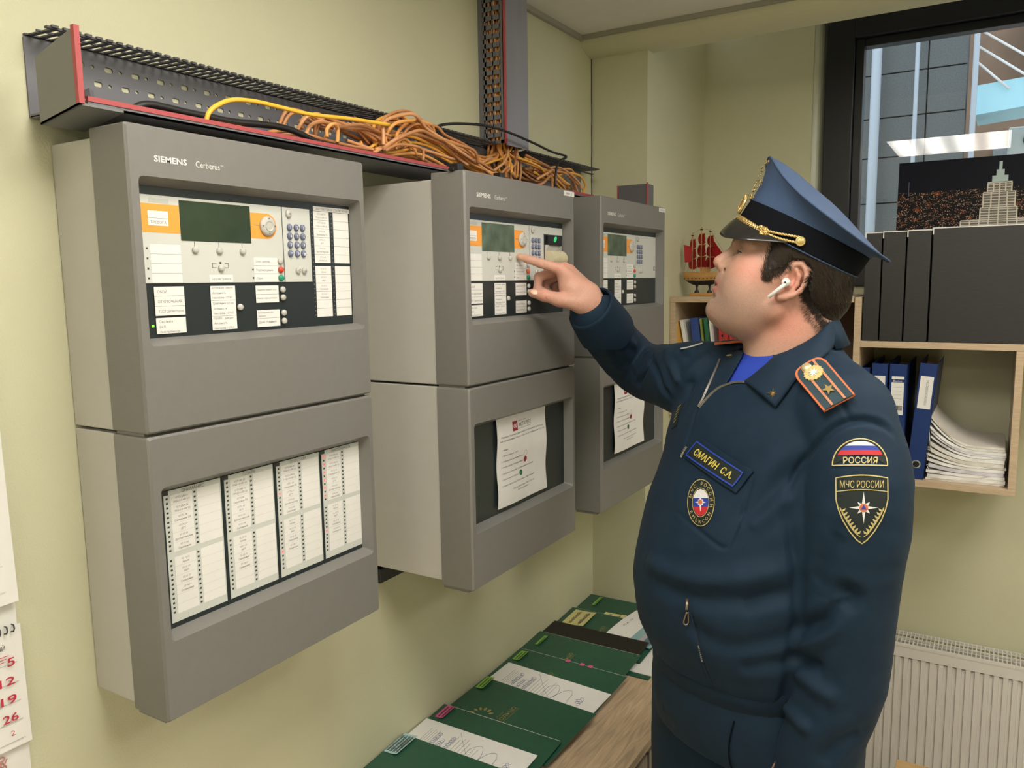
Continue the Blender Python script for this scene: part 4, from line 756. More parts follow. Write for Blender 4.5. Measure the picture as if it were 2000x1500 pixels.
# stack of documents
random.seed(21); z = 1.1165
tops = []
for k in range(13):
    th = random.choice((0.006, 0.008, 0.010)); curl = 0.012+0.002*k; x0 = 0.934+random.uniform(0, 0.008)+0.0006*k; x1 = 1.131-random.uniform(0, 0.006)
    b = MB(); n = 12; vs = []
    for j in (0, 1):
        for i in range(n+1):
            t = i/n; x = x0+(x1-x0)*t; lift = (0.0 if k < 2 else (0.004+0.0075*(k-2))*max(0, 1-t*1.6)**2)
            for zz_ in (z+lift, z+lift+th): vs.append((x, 2.495+random.uniform(0, 0.004) if j == 0 else 2.74, zz_))
    fs = []
    for i in range(n):
        a = 2*i; c = 2*(n+1)+2*i; fs += [(a, a+2, a+3, a+1), (c, c+1, c+3, c+2), (a+1, a+3, c+3, c+1), (a, c, c+2, a+2)]
    fs += [(0, 1, 2*(n+1)+1, 2*(n+1)), (2*n, 4*n+2, 4*n+3, 2*n+1)]
    b.add(vs, fs)
    o = b.build('document_bundle', [paperw_m, mat('lilac_paper', (0.66, 0.64, 0.70), 0.6, lin=True), mat('cream_paper', (0.70, 0.67, 0.60), 0.6, lin=True)][0 if k % 3 else (1 if k % 2 else 2)], smooth=False)
    ords = ['lowest', 'second lowest', 'third lowest', 'fourth lowest', 'fifth lowest', 'sixth lowest', 'middle', 'sixth from the top', 'fifth from the top', 'fourth from the top', 'third from the top', 'second from the top', 'topmost'][k]
    if k > 2: nt_ = MB(); nt_.tube([(x0+0.002, 2.493, z+0.004), (x0-0.004, 2.491, z+0.010+0.0075*(k-2)), (x0+0.004, 2.492, z+0.014+0.0075*(k-2))], 0.0008, 5); nt_.build('binding', black_m if k % 3 else white_m, o)
    tag(o, 'curled white document bundle, %s in the stack right of the blue binders' % ords, 'document', 'document bundles stacked on the lower shelf'); z += th+0.0006
# books in the left shelf (leaning)
bk = [(0.229, 0.010, 0.272, (0.75, 0.74, 0.70), 'white', 0.20), (0.241, 0.018, 0.290, (0.62, 0.34, 0.06), 'ochre', 0.20), (0.262, 0.014, 0.296, (0.74, 0.74, 0.72), 'white', 0.19), (0.279, 0.028, 0.300, (0.025, 0.06, 0.24), 'blue', 0.13), (0.310, 0.008, 0.300, (0.22, 0.26, 0.06), 'olive', 0.13), (0.320, 0.015, 0.300, (0.02, 0.13, 0.06), 'green', 0.12), (0.337, 0.008, 0.298, (0.70, 0.72, 0.68), 'white', 0.12), (0.350, 0.032, 0.303, (0.45, 0.03, 0.03), 'red', 0.06), (0.384, 0.034, 0.302, (0.48, 0.03, 0.035), 'red', 0.06), (0.420, 0.03, 0.30, (0.42, 0.03, 0.03), 'red', 0.06)]
wn = 0
for k, (x, w_, h_, c, cn, lean) in enumerate(bk):
    lb = {0: 'slim white book at the left end of the row behind the raised arm', 1: 'ochre book leaning between two white ones', 2: 'white book leaning between the ochre and the blue one', 3: 'thick blue book in the row behind the raised arm', 4: 'slim olive book between the blue and the green one', 5: 'green book in the row behind the raised arm', 6: 'slim pale book between the green and the red ones', 7: 'red book with black writing, left of the three red ones', 8: 'red book in the middle of the three red ones', 9: 'red book right of the other red ones, behind the chin'}[k]
    t = empty('book', (x, 2.495, 1.2685), label=lb, cat='book', group='books on the left shelf'); t.rotation_euler = (0, -lean, 0)
    cm = mat('book_'+cn, c, 0.5, lin=True)
    b = MB(); b.box((0, 0, 0.0), (0.0015, 0.21, h_)); b.box((w_-0.0015, 0, 0), (w_, 0.21, h_)); b.box((0, 0, 0), (w_, 0.0015, h_)); b.build('book_cover', cm, t, bevel=0.0005)
    b = MB(); b.box((0.0018, 0.002, 0.003), (w_-0.0018, 0.205, h_-0.003)); b.build('pages', paperw_m, t)
    if cn == 'red':
        b = MB(); b.text(['Прогнозы', 'Схемы', 'Журнал'][k-7], (w_*0.30, -0.0006, h_-0.012), Vector((0, 0, -1)), Vector((1, 0, 0)), w=0.085, h=0.013, res=1); b.build('spine_writing', ink_m, t)
# ------------------------------------------------------------ model ship with red sails
sh = empty('model_ship', (0.262, 2.555, 1.636), -0.10, label='wooden model sailing ship with red sails on the left shelf', cat='model ship')
pine = mat('varnished_pine', (0.52, 0.28, 0.09), 0.4, var=0.1, scale=80, lin=True); sail = mat('red_sail', (0.42, 0.012, 0.018), 0.6, lin=True); rope = mat('rigging_thread', (0.14, 0.10, 0.06), 0.7, lin=True)
MB().box((-0.040, -0.016, 0), (0.046, 0.016, 0.011)).build('stand', pine, sh, bevel=0.002)
b = MB()
for x in (-0.020, 0.024): b.lathe([(0.0088, 0), (0.008, 0.004), (0.0035, 0.010), (0.003, 0.017), (0.005, 0.022), (0.005, 0.028)], (x, 0, 0.011), (0, 0, 1), 12)
b.build('stand_feet', black_m, sh, smooth=True)
def hull(z0, z1, l0, l1, w0_, w1_, m, nm, lift=0.0):
    b = MB(); n = 14; vs = []
    for (z_, l, w_) in ((z0, l0, w0_), ((z0+z1)/2, (l0+l1)/2*1.02, (w0_+w1_)/2*1.08), (z1, l1, w1_)):
        for i in range(n):
            t = 2*PI*i/n; c_ = math.cos(t); s_ = math.sin(t); x = l*(abs(c_)**1.0)*(1 if c_ > 0 else -1); y = w_*(abs(s_)**0.7)*(1 if s_ > 0 else -1)
            vs.append((x, y, z_+lift*(x/l1)**2))
    fs = [(k*n+i, k*n+(i+1) % n, (k+1)*n+(i+1) % n, (k+1)*n+i) for k in range(2) for i in range(n)]+[tuple(range(n))[::-1], tuple(range(2*n, 3*n))]
    b.add(vs, fs); return b.build(nm, m, sh, smooth=False)
hull(0.036, 0.050, 0.034, 0.062, 0.008, 0.018, black_m, 'keel', 0.002)
hull(0.050, 0.074, 0.062, 0.072, 0.018, 0.021, pine, 'hull', 0.006)
b = MB()
for i in range(9): b.box((-0.055+i*0.013, -0.0235, 0.056), (-0.052+i*0.013, -0.0215, 0.059))
b.build('gun_ports', black_m, sh)
b = MB(); b.box((-0.004, -0.011, 0.074), (0.018, 0.011, 0.090)); b.box((-0.008, -0.013, 0.090), (0.022, 0.013, 0.093)); b.box((-0.045, -0.010, 0.074), (-0.02, 0.010, 0.079)); b.build('deck_house', pine, sh)
mast = [(-0.037, 0.205), (-0.006, 0.222), (0.024, 0.214)]
for mx_, mz in mast:
    b = MB(); b.tube([(mx_, 0, 0.07), (mx_, 0, mz)], 0.0017, 8); b.box((mx_-0.0035, -0.0035, mz-0.010), (mx_+0.0035, 0.0035, mz-0.007), 1); b.build('mast', [pine, black_m], sh)
b = MB(); b.tube([(0.055, 0, 0.078), (0.098, 0, 0.096)], 0.0014, 8); b.build('bowsprit', pine, sh)
def sailq(x, z0, z1, w0_, w1_, billow=0.012):
    b = MB(); n = 6; vs = []
    for j in range(n+1):
        t = j/n; z_ = z1+(z0-z1)*t; w_ = w1_+(w0_-w1_)*t
        for i in range(n+1):
            s_ = i/n*2-1; vs.append((x+0.003+billow*math.sin(PI*t)*(1-s_*s_)+0.80*s_*w_-0.004*math.sin(PI*t), -s_*w_*0.60, z_-0.002*math.sin(PI*(s_+1)/2)*(j == n)+0.004*s_*s_*t))
    f_ = [(j*(n+1)+i, j*(n+1)+i+1, (j+1)*(n+1)+i+1, (j+1)*(n+1)+i) for j in range(n) for i in range(n)]
    b.add(vs, f_); b.add([(v[0]-0.0006, v[1], v[2]) for v in vs], [q[::-1] for q in f_]); o = b.build('sail', sail, sh, smooth=True)
    b = MB(); b.tube([(x+0.003-0.82*w1_, w1_*0.62, z1+0.001), (x+0.003+0.82*w1_, -w1_*0.62, z1+0.001)], 0.0009, 6); b.build('yard', pine, o)
for mx_, sc in ((-0.037, 0.92), (-0.006, 1.08), (0.024, 1.0)):
    top = dict(mast and [(m_[0], m_[1]) for m_ in mast])[mx_]; z_ = top-0.022
    hs = [0.030, 0.032, 0.034, 0.028]; w_ = 0.016
    for h_ in hs:
        if z_-h_*sc < 0.088: break
        sailq(mx_, z_-h_*sc, z_, w_*sc*1.22, w_*sc); z_ -= h_*sc+0.003; w_ += 0.0035
b = MB()
for (x0_, z0_, x1_, z1_) in ((0.026, 0.170, 0.092, 0.098), (0.026, 0.190, 0.078, 0.120)):
    b.add([(x0_, 0, z0_), (x1_, 0, z1_), (0.034, 0.008, z1_+0.012), (x0_, 0.0006, z0_), (x1_, 0.0006, z1_), (0.034, 0.0086, z1_+0.012)], [(0, 1, 2), (5, 4, 3), (0, 3, 4, 1), (1, 4, 5, 2), (2, 5, 3, 0)])
b.add([(-0.038, 0, 0.160), (-0.066, -0.004, 0.168), (-0.062, -0.004, 0.110), (-0.038, 0, 0.112), (-0.038, 0.0006, 0.160), (-0.066, -0.0034, 0.168), (-0.062, -0.0034, 0.110), (-0.038, 0.0006, 0.112)], [(0, 1, 2, 3), (7, 6, 5, 4), (0, 4, 5, 1), (1, 5, 6, 2), (2, 6, 7, 3), (3, 7, 4, 0)])
b.build('staysail', sail, sh)
b = MB()
for p, q in (((-0.037, 0, 0.203), (-0.006, 0, 0.218)), ((-0.006, 0, 0.218), (0.024, 0, 0.210)), ((0.024, 0, 0.212), (0.096, 0, 0.096)), ((-0.037, 0, 0.203), (-0.066, -0.002, 0.08)), ((-0.037, 0, 0.150), (-0.045, -0.018, 0.08)), ((-0.037, 0, 0.150), (-0.030, -0.018, 0.08)), ((-0.006, 0, 0.16), (-0.014, -0.019, 0.08)), ((-0.006, 0, 0.16), (0.002, -0.019, 0.08)), ((0.024, 0, 0.16), (0.016, -0.019, 0.08)), ((0.024, 0, 0.16), (0.032, -0.019, 0.08))): b.tube([p, q], 0.0004, 3, cap=False)
b.build('rigging', rope, sh)

# ------------------------------------------------------------ picture of a city at night, standing in the window recess behind the boxes
pic = empty('city_picture', (0.806, 2.745, 1.66), label='unframed panorama of a city at night standing in front of the window', cat='picture'); pic.rotation_euler = (-0.06, 0, 0)
pm = bpy.data.materials.new('night_city_print'); pm.use_nodes = True; nt = pm.node_tree; N = nt.nodes; L = nt.links; bs = N['Principled BSDF']; bs.inputs['Roughness'].default_value = 0.5; bs.inputs['Specular IOR Level'].default_value = 0.12
tc = N.new('ShaderNodeTexCoord'); sp = N.new('ShaderNodeSeparateXYZ'); L.new(tc.outputs['Object'], sp.inputs[0])
def math_(op, a, b_=None, c_=None):
    n = N.new('ShaderNodeMath'); n.operation = op
    for i, v in enumerate((a, b_, c_)):
        if v is None: continue
        if isinstance(v, (int, float)): n.inputs[i].default_value = v
        else: L.new(v, n.inputs[i])
    return n.outputs[0]
vo = N.new('ShaderNodeTexVoronoi'); vo.inputs['Scale'].default_value = 230; mp = N.new('ShaderNodeMapping'); mp.inputs['Scale'].default_value = (1, 1, 2.2); L.new(tc.outputs['Object'], mp.inputs[0]); L.new(mp.outputs[0], vo.inputs['Vector'])
nz_ = N.new('ShaderNodeTexNoise'); nz_.inputs['Scale'].default_value = 42; nz_.inputs['Detail'].default_value = 9; L.new(mp.outputs[0], nz_.inputs['Vector'])
dots = math_('MULTIPLY', math_('LESS_THAN', vo.outputs['Distance'], 0.27), math_('GREATER_THAN', nz_.outputs['Fac'], 0.46))
glow = N.new('ShaderNodeMapRange'); glow.inputs['From Min'].default_value = 0.57; glow.inputs['From Max'].default_value = 0.78; L.new(nz_.outputs['Fac'], glow.inputs['Value'])
below = math_('LESS_THAN', sp.outputs[2], 0.283)
cr = N.new('ShaderNodeValToRGB'); cr.color_ramp.elements[0].color = (0.95, 0.32, 0.10, 1); cr.color_ramp.elements[1].color = (0.95, 0.88, 0.75, 1); sxc = N.new('ShaderNodeSeparateXYZ'); L.new(vo.outputs['Color'], sxc.inputs[0]); L.new(sxc.outputs[0], cr.inputs[0])
m1_ = N.new('ShaderNodeMix'); m1_.data_type = 'RGBA'; m1_.inputs['A'].default_value = (0.010, 0.009, 0.010, 1); m1_.inputs['B'].default_value = (0.42, 0.10, 0.02, 1); L.new(glow.outputs[0], m1_.inputs['Factor'])
m2_ = N.new('ShaderNodeMix'); m2_.data_type = 'RGBA'; L.new(dots, m2_.inputs['Factor']); L.new(m1_.outputs['Result'], m2_.inputs['A']); L.new(cr.outputs[0], m2_.inputs['B'])
m3_ = N.new('ShaderNodeMix'); m3_.data_type = 'RGBA'; L.new(below, m3_.inputs['Factor']); m3_.inputs['A'].default_value = (0.006, 0.007, 0.014, 1); L.new(m2_.outputs['Result'], m3_.inputs['B'])
L.new(m3_.outputs['Result'], bs.inputs['Base Color'])
MB().box((0, 0, 0), (0.60, 0.012, 0.375)).build('canvas', pm, pic)
b = MB(); yq = -0.0006
def pr(x0, x1, z0, z1, mi=0): b.box((x0, yq, z0), (x1, 0, z1), mi)
cxp = 0.268
for x0, x1, z0, z1, mi in ((-0.004, 0.004, 0.335, 0.358, 1), (-0.010, 0.010, 0.318, 0.335, 1), (-0.020, 0.020, 0.298, 0.318, 1), (-0.031, 0.031, 0.296, 0.300, 0), (-0.040, 0.040, 0.270, 0.272, 0), (-0.047, 0.047, 0.225, 0.228, 0), (-0.095, 0.085, 0.190, 0.193, 0)): pr(cxp+x0, cxp+x1, z0, z1, mi)
for z0, z1, hw, nf in ((0.272, 0.296, 0.030, 3), (0.228, 0.270, 0.040, 5), (0.193, 0.225, 0.046, 4), (0.150, 0.190, 0.095, 5)):
    pr(cxp-hw, cxp+hw, z0, z1, 2)
    nb = 5 if hw < 0.06 else 9
    for i in range(nb): x_ = cxp-hw+2*hw*i/(nb-1); b.box((x_-0.0017, yq*1.6, z0), (x_+0.0017, 0, z1), 0)
    for i in range(nf): zc = z0+(z1-z0)*(i+0.5)/nf; b.box((cxp-hw, yq*1.4, zc-0.0011), (cxp+hw, 0, zc+0.0011), 0)
b.build('printed_tower', [mat('print_pale_stone', (0.62, 0.57, 0.47), 0.4, lin=True), mat('print_pale_teal', (0.42, 0.55, 0.54), 0.4, lin=True), mat('print_dark_stone', (0.13, 0.11, 0.085), 0.4, lin=True), mat('print_blue', (0.10, 0.10, 0.28), 0.4, lin=True)], pic)

b = MB(); b.box((0.029, yq, 0.272), (0.0305, 0, 0.316)); b.build('printed_mast', mat('print_blue', (0.10, 0.10, 0.28), 0.4, lin=True), pic)

# ------------------------------------------------------------ radiator
rad = empty('radiator', (0.50, 2.685, 0.04), label='white ribbed panel radiator under the window wall', cat='radiator')
rm = mat('radiator_enamel', (0.72, 0.69, 0.64), 0.35, lin=True); rl = 1.55; zt_ = 0.495
b = MB(); n = int(rl/0.0245)
xs_ = []; x = 0.0; prof = []
while x < rl-0.03:
    prof += [(x, 0.000), (x+0.0125, 0.000), (x+0.0145, 0.007), (x+0.0225, 0.007)]; x += 0.0245
prof.append((rl, 0.0))
m_ = len(prof)
vs = [(p[0], p[1], 0.02) for p in prof]+[(p[0], p[1], zt_-0.045) for p in prof]; fs = [(i, i+1, m_+i+1, m_+i) for i in range(m_-1)]
b.add(vs, fs); b.box((0, -0.0015, zt_-0.044), (rl, 0.002, zt_-0.008)); b.box((0, -0.0015, 0), (rl, 0.002, 0.02)); b.box((0, 0.009, 0.0), (rl, 0.011, zt_-0.02))
b.build('front_panel', rm, rad)
b = MB(); b.box((0, 0.082, 0), (rl, 0.092, zt_-0.02)); b.build('rear_panel', rm, rad)
b = MB(); b.box((0, -0.003, zt_-0.010), (rl, 0.004, zt_)); b.box((0, 0.048, zt_-0.002), (rl, 0.052, zt_+0.001)); b.box((0, 0.094, zt_-0.01), (rl, 0.098, zt_+0.001)); b.box((0, 0.023, zt_-0.001), (rl, 0.0255, zt_+0.0008)); b.box((0, 0.073, zt_-0.001), (rl, 0.0755, zt_+0.0008))
x = 0.0
while x < rl: b.box((x, 0.004, zt_-0.001), (x+0.003, 0.094, zt_+0.0005)); x += 0.0115
b.build('top_grille', rm, rad)
b = MB(); b.box((-0.002, 0.0, 0), (0, 0.098, zt_)); b.box((rl, 0, 0), (rl+0.002, 0.098, zt_)); b.build('side_panel', rm, rad)
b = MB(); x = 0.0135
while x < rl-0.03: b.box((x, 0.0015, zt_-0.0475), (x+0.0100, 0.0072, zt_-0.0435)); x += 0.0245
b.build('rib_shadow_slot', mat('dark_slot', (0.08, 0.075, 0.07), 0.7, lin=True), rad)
b = MB()
for x in (0.2, rl-0.2): b.box((x-0.02, 0.03, -0.04), (x+0.02, 0.07, 0.0)); 
b.build('foot', rm, rad)
# small wooden corner at the lower right: a low side table
e = empty('side_table', (0.926, 1.80, 0), label='pale wooden table corner at the lower right in front of the radiator', cat='table')
b = MB(); b.box((0, 0, 0.425), (0.60, 0.351, 0.45)); b.build('table_top', mat('light_wood_top', (0.55, 0.36, 0.17), 0.4, var=0.1, scale=12, stretch=(1, 6, 1), lin=True), e, bevel=0.001)
for x, y in ((0.02, 0.02), (0.55, 0.02), (0.02, 0.30), (0.55, 0.30)): b = MB(); b.box((x, y, 0), (x+0.03, y+0.03, 0.425)); b.build('leg', shelf_m, e)

# ------------------------------------------------------------ wall calendar at the left edge
cal = empty('wall_calendar', (0.0015, 0.213, 0.98), label='white tear-off wall calendar with red weekend dates at the left edge', cat='calendar')
b = MB(); b.box((0, 0.004, 0.03), (0.0015, 0.300, 0.72)); b.build('backing_board', paperw_m, cal)
# curled upper block: the sheet stands off the wall towards its lower edge
def leafsheet(y0, y1, z0, z1, off0, off1, nm, parent=cal, tilt=0.0):
    b = MB(); n = 8; vs = []
    for j in range(n+1):
        t = j/n; z_ = z1+(z0-z1)*t; of = off0+(off1-off0)*t**2
        vs += [(0.002+of, y0, z_+tilt*0), (0.002+of, y1, z_)]
    f_ = [(2*j, 2*j+1, 2*j+3, 2*j+2) for j in range(n)]; b.add(vs, f_); b.add([(v[0]-0.0005, v[1], v[2]) for v in vs], [q[::-1] for q in f_]); return b.build(nm, paperw_m, parent, smooth=True)
leafsheet(0.004, 0.300, 0.308, 0.66, 0.004, 0.010, 'upper_month_block')
leafsheet(0.006, 0.302, 0.112, 0.275, 0.003, 0.006, 'lower_month_block')
b = MB()
for k in range(4): b.box((0.0125-0.0016*k, 0.10, 0.325+k*0.034), (0.0130-0.0016*k, 0.285, 0.3254+k*0.034))
b.build('ruled_lines', mat('thin_rule', (0.5, 0.5, 0.5), 0.6, lin=True), cal)
b = MB(); U, V = Vector((0, 1, 0)), Vector((0, 0, 1)); redp = mat('calendar_red', (0.50, 0.03, 0.06), 0.5, lin=True)
for k, t in enumerate(('26', '19', '12', '5')): b.text(t, (0.0090, 0.289-(0.021 if len(t) > 1 else 0.009), 0.149+k*0.0250), U, V, h=0.0115, w=0.0195 if len(t) > 1 else 0.0095, bold=0.012, res=3)
b.text('2', (0.0100, 0.276, 0.130), U, V, h=0.008, w=0.005)
for k in range(3): b.box((0.0075, 0.262, 0.238-k*0.0035), (0.0078, 0.283-0.003*k, 0.2388-k*0.0035))
for k in range(5): b.box((0.0088-0.0006*k, 0.10, 0.121+k*0.0262), (0.0091-0.0006*k, 0.293, 0.1213+k*0.0262), 1)
b.text('ВОСКРЕСЕНИЙ', (0.0070, 0.225, 0.247), U, V, h=0.006, w=0.055, mi=2)
b.build('dates', [redp, inkg_m, ink_m], cal)
for k in range(18):
    b = MB(); y = 0.290-k*0.0085; b.tube([(0.006, y, 0.268), (0.010, y+0.001, 0.269), (0.0115, y+0.0015, 0.273), (0.009, y+0.002, 0.277), (0.004, y+0.002, 0.277)], 0.0010, 6); b.build('wire_loop', black_m, cal)
b = MB(); b.tube([(0.0022+0.0006*math.sin(k), 0.26+0.014*math.cos(k*1.9)*(1-k/60), 0.078+0.016*math.sin(k*1.37)+k*0.0006) for k in range(22)], 0.0009, 4, smooth=2); b.build('red_ornament', mat('faded_red_print', (0.5, 0.22, 0.2), 0.6, lin=True), cal)
b = MB(); b.box((0, 0.0, 0.0), (0.002, 0.302, 0.058)); b.build('bottom_strip', mat('slate_strip', (0.05, 0.055, 0.065), 0.5, lin=True), cal)

# ------------------------------------------------------------ the man: solid modelling by blended distance fields
import openvdb as vdb
class VecN(np.ndarray):
    def __new__(c, v): return np.asarray(v, float).view(c)
class Field:
    def __init__(s, lo, hi, h):
        s.lo = np.array(lo, float); s.h = h; n = np.ceil((np.array(hi)-s.lo)/h).astype(int)+1
        s.ax = [s.lo[i]+h*np.arange(n[i]) for i in range(3)]; s.D = np.full(tuple(n), 4*h, np.float32)
    def sub(s, lo, hi):
        return tuple(slice(max(0, int((lo[i]-s.lo[i])/s.h)), max(0, min(len(s.ax[i]), int((hi[i]-s.lo[i])/s.h)+2))) for i in range(3))
    def op(s, fn, lo, hi, k=0.01, mode='add'):
        m = max(k, 4*s.h); sl = s.sub([a-m for a in lo], [a+m for a in hi])
        if any(q.stop <= q.start for q in sl): return s
        X, Y, Z = np.meshgrid(s.ax[0][sl[0]], s.ax[1][sl[1]], s.ax[2][sl[2]], indexing='ij')
        d = fn(X, Y, Z).astype(np.float32); a = s.D[sl]
        if mode == 'sub': d = -d; h = np.maximum(k-np.abs(a-d), 0)/k; r = np.maximum(a, d)+h*h*k/4
        elif mode == 'and': h = np.maximum(k-np.abs(a-d), 0)/k; r = np.maximum(a, d)+h*h*k/4
        else: h = np.maximum(k-np.abs(a-d), 0)/k; r = np.minimum(a, d)-h*h*k/4
        s.D[sl] = r; return s
    def cone(s, a, b, ra, rb, k=0.01, mode='add'):
        a = np.array(a, float); b = np.array(b, float); ba = b-a; L2 = float(ba@ba)+1e-12
        def fn(X, Y, Z):
            px, py, pz = X-a[0], Y-a[1], Z-a[2]; t = np.clip((px*ba[0]+py*ba[1]+pz*ba[2])/L2, 0, 1)
            return np.sqrt((px-t*ba[0])**2+(py-t*ba[1])**2+(pz-t*ba[2])**2)-(ra+(rb-ra)*t)
        R = max(ra, rb); return s.op(fn, np.minimum(a, b)-R, np.maximum(a, b)+R, k, mode)
    def chain(s, P, R, k=0.01, mode='add'):
        if not isinstance(R, (list, tuple)): R = [R]*len(P)
        for i in range(len(P)-1): s.cone(P[i], P[i+1], R[i], R[i+1], k, mode)
        return s
    def ell(s, c, r, A=None, k=0.01, mode='add'):
        c = np.array(c, float); r = np.array(r, float); A = np.eye(3) if A is None else A
        def fn(X, Y, Z):
            px, py, pz = X-c[0], Y-c[1], Z-c[2]; q = [(px*A[i][0]+py*A[i][1]+pz*A[i][2]) for i in range(3)]
            k0 = np.sqrt(sum((q[i]/r[i])**2 for i in range(3))); k1 = np.sqrt(sum((q[i]/r[i]**2)**2 for i in range(3)))
            return k0*(k0-1)/np.maximum(k1, 1e-6)
        R = float(r.max()); return s.op(fn, c-R, c+R, k, mode)
    def path(s, P, R, k=0.003, m=5, mode='add'):
        Q = catmull([Vector((*p, r)) for p, r in zip(P, R)], m)
        for a, b in zip(Q[:-1], Q[1:]): s.cone(tuple(a)[:3], tuple(b)[:3], a[3], b[3], k, mode)
        return s
    def polyprism(s, pts, y0, y1, k=0.004, mode='sub'):       # polygon in the x-z plane, pushed along y
        A = np.array(pts, float)
        def fn(X, Y, Z):
            d = np.full(X.shape, 1e9); ins = np.zeros(X.shape, bool)
            for i in range(len(A)):
                a, b = A[i], A[(i+1) % len(A)]; e = b-a; wx, wz = X-a[0], Z-a[1]; t = np.clip((wx*e[0]+wz*e[1])/(e@e), 0, 1)
                d = np.minimum(d, (wx-t*e[0])**2+(wz-t*e[1])**2); c_ = ((a[1] > Z) != (b[1] > Z)); ins ^= c_ & (wx < e[0]*wz/(e[1] if abs(e[1]) > 1e-9 else 1e-9))
            d = np.sqrt(d)*np.where(ins, -1, 1); return np.maximum(d, np.maximum(y0-Y, Y-y1))
        return s.op(fn, [A[:, 0].min(), y0, A[:, 1].min()], [A[:, 0].max(), y1, A[:, 1].max()], k, mode)
    def stack(s, secs, Lx, Fx, k=0.01, mode='add', n=2.3, zcap=0.02):
        """vertical loft of super-ellipses: (z, cx, cy, half width, half depth)"""
        S = [tuple(v) for v in catmull([VecN(q) for q in sorted(secs)], 6)]; zs_ = np.array([q[0] for q in S])
        def fn(X, Y, Z):
            g = [np.interp(Z, zs_, [q[i] for q in S]) for i in range(1, 5)]
            l = (X-g[0])*Lx[0]+(Y-g[1])*Lx[1]; f = (X-g[0])*Fx[0]+(Y-g[1])*Fx[1]
            q = ((np.abs(l)/g[2])**n+(np.abs(f)/g[3])**n)**(1/n); d = (q-1)*np.minimum(g[2], g[3])
            return np.maximum(d, np.maximum(Z-zs_[-1], zs_[0]-Z))
        R = max(max(q[3], q[4]) for q in S); lo = [min(q[1] for q in S)-R, min(q[2] for q in S)-R, S[0][0]]; hi = [max(q[1] for q in S)+R, max(q[2] for q in S)+R, S[-1][0]]
        return s.op(fn, lo, hi, k, mode)
def to_mesh(fields, name, mats, parent, post=None, smooth_it=2):
    f0 = fields[0]; g = vdb.FloatGrid(4*f0.h)
    for f in fields:
        off = tuple(int(round((f.lo[i]-f0.lo[i])/f0.h)) for i in range(3))
        g.copyFromArray(np.clip(f.D, -4*f0.h, 4*f0.h).astype(np.float32), ijk=off)
    pts, quads = g.convertToQuads(isovalue=0.0); V = pts.astype(np.float64)*f0.h+f0.lo; Q = quads[:, ::-1].astype(np.int64)
    # light Laplacian smoothing
    E = np.concatenate([Q[:, [0, 1]], Q[:, [1, 2]], Q[:, [2, 3]], Q[:, [3, 0]]]); E = np.concatenate([E, E[:, ::-1]]); cnt = np.bincount(E[:, 0], minlength=len(V))[:, None]
    for _ in range(smooth_it):
        A = np.zeros_like(V)
        for i in range(3): A[:, i] = np.bincount(E[:, 0], weights=V[E[:, 1], i], minlength=len(V))
        V = V*0.5+0.5*A/np.maximum(cnt, 1)
    def normals(V):
        a, b, c, d = (V[Q[:, i]] for i in range(4)); n = np.cross(c-a, d-b); N_ = np.zeros_like(V)
        for i in range(4):
            for j in range(3): N_[:, j] += np.bincount(Q[:, i], weights=n[:, j], minlength=len(V))
        return N_/np.maximum(np.linalg.norm(N_, axis=1, keepdims=True), 1e-12)
    Nn = normals(V); cen = V.mean(0)
    if (Nn*(V-cen)).sum() < 0: Q = Q[:, ::-1]; Nn = -Nn
    if post: V = post(V, Nn)
    me = bpy.data.meshes.new(name); me.vertices.add(len(V)); me.vertices.foreach_set('co', V.ravel()); me.loops.add(Q.size); me.loops.foreach_set('vertex_index', Q.ravel().astype(np.int32))
    me.polygons.add(len(Q)); me.polygons.foreach_set('loop_start', np.arange(0, Q.size, 4, dtype=np.int32)); me.polygons.foreach_set('use_smooth', np.ones(len(Q), bool))
    me.update(calc_edges=True); me.validate()
    for m in (mats if isinstance(mats, (list, tuple)) else [mats]): me.materials.append(m)
    o = bpy.data.objects.new(name, me); C.objects.link(o); o.parent = parent
    return o, V, Q

MAN = (0.71591, 1.41405, 0.0)
man = empty('person', MAN, 0.5473, label='man in dark blue uniform and peaked cap, one arm raised, finger touching the middle cabinet', cat='person')
LX = np.array([0.53, -0.848]); FX = np.array([-0.848, -0.53])       # his left, his front (person space)
HO = np.array([0.0515, 0.0, 1.6857]); HF = np.array([-0.9047, 0.1271, 0.4067]); HU = np.array([0.4028, -0.0566, 0.9135]); HS = np.array([-0.1392, -0.9903, 0.0])
HA = np.array([HF, HS, HU])
def hp(f, s_, u): return HO+(HF*f+HS*s_+HU*u)*0.001
def he(F, c, r, k=0.01, mode='add', A=None): F.ell(hp(*c), [q*0.001 for q in r], HA if A is None else A, k, mode)
def hc(F, a, b, ra, rb, k=0.008, mode='add'): F.cone(hp(*a), hp(*b), ra*0.001, rb*0.001, k, mode)

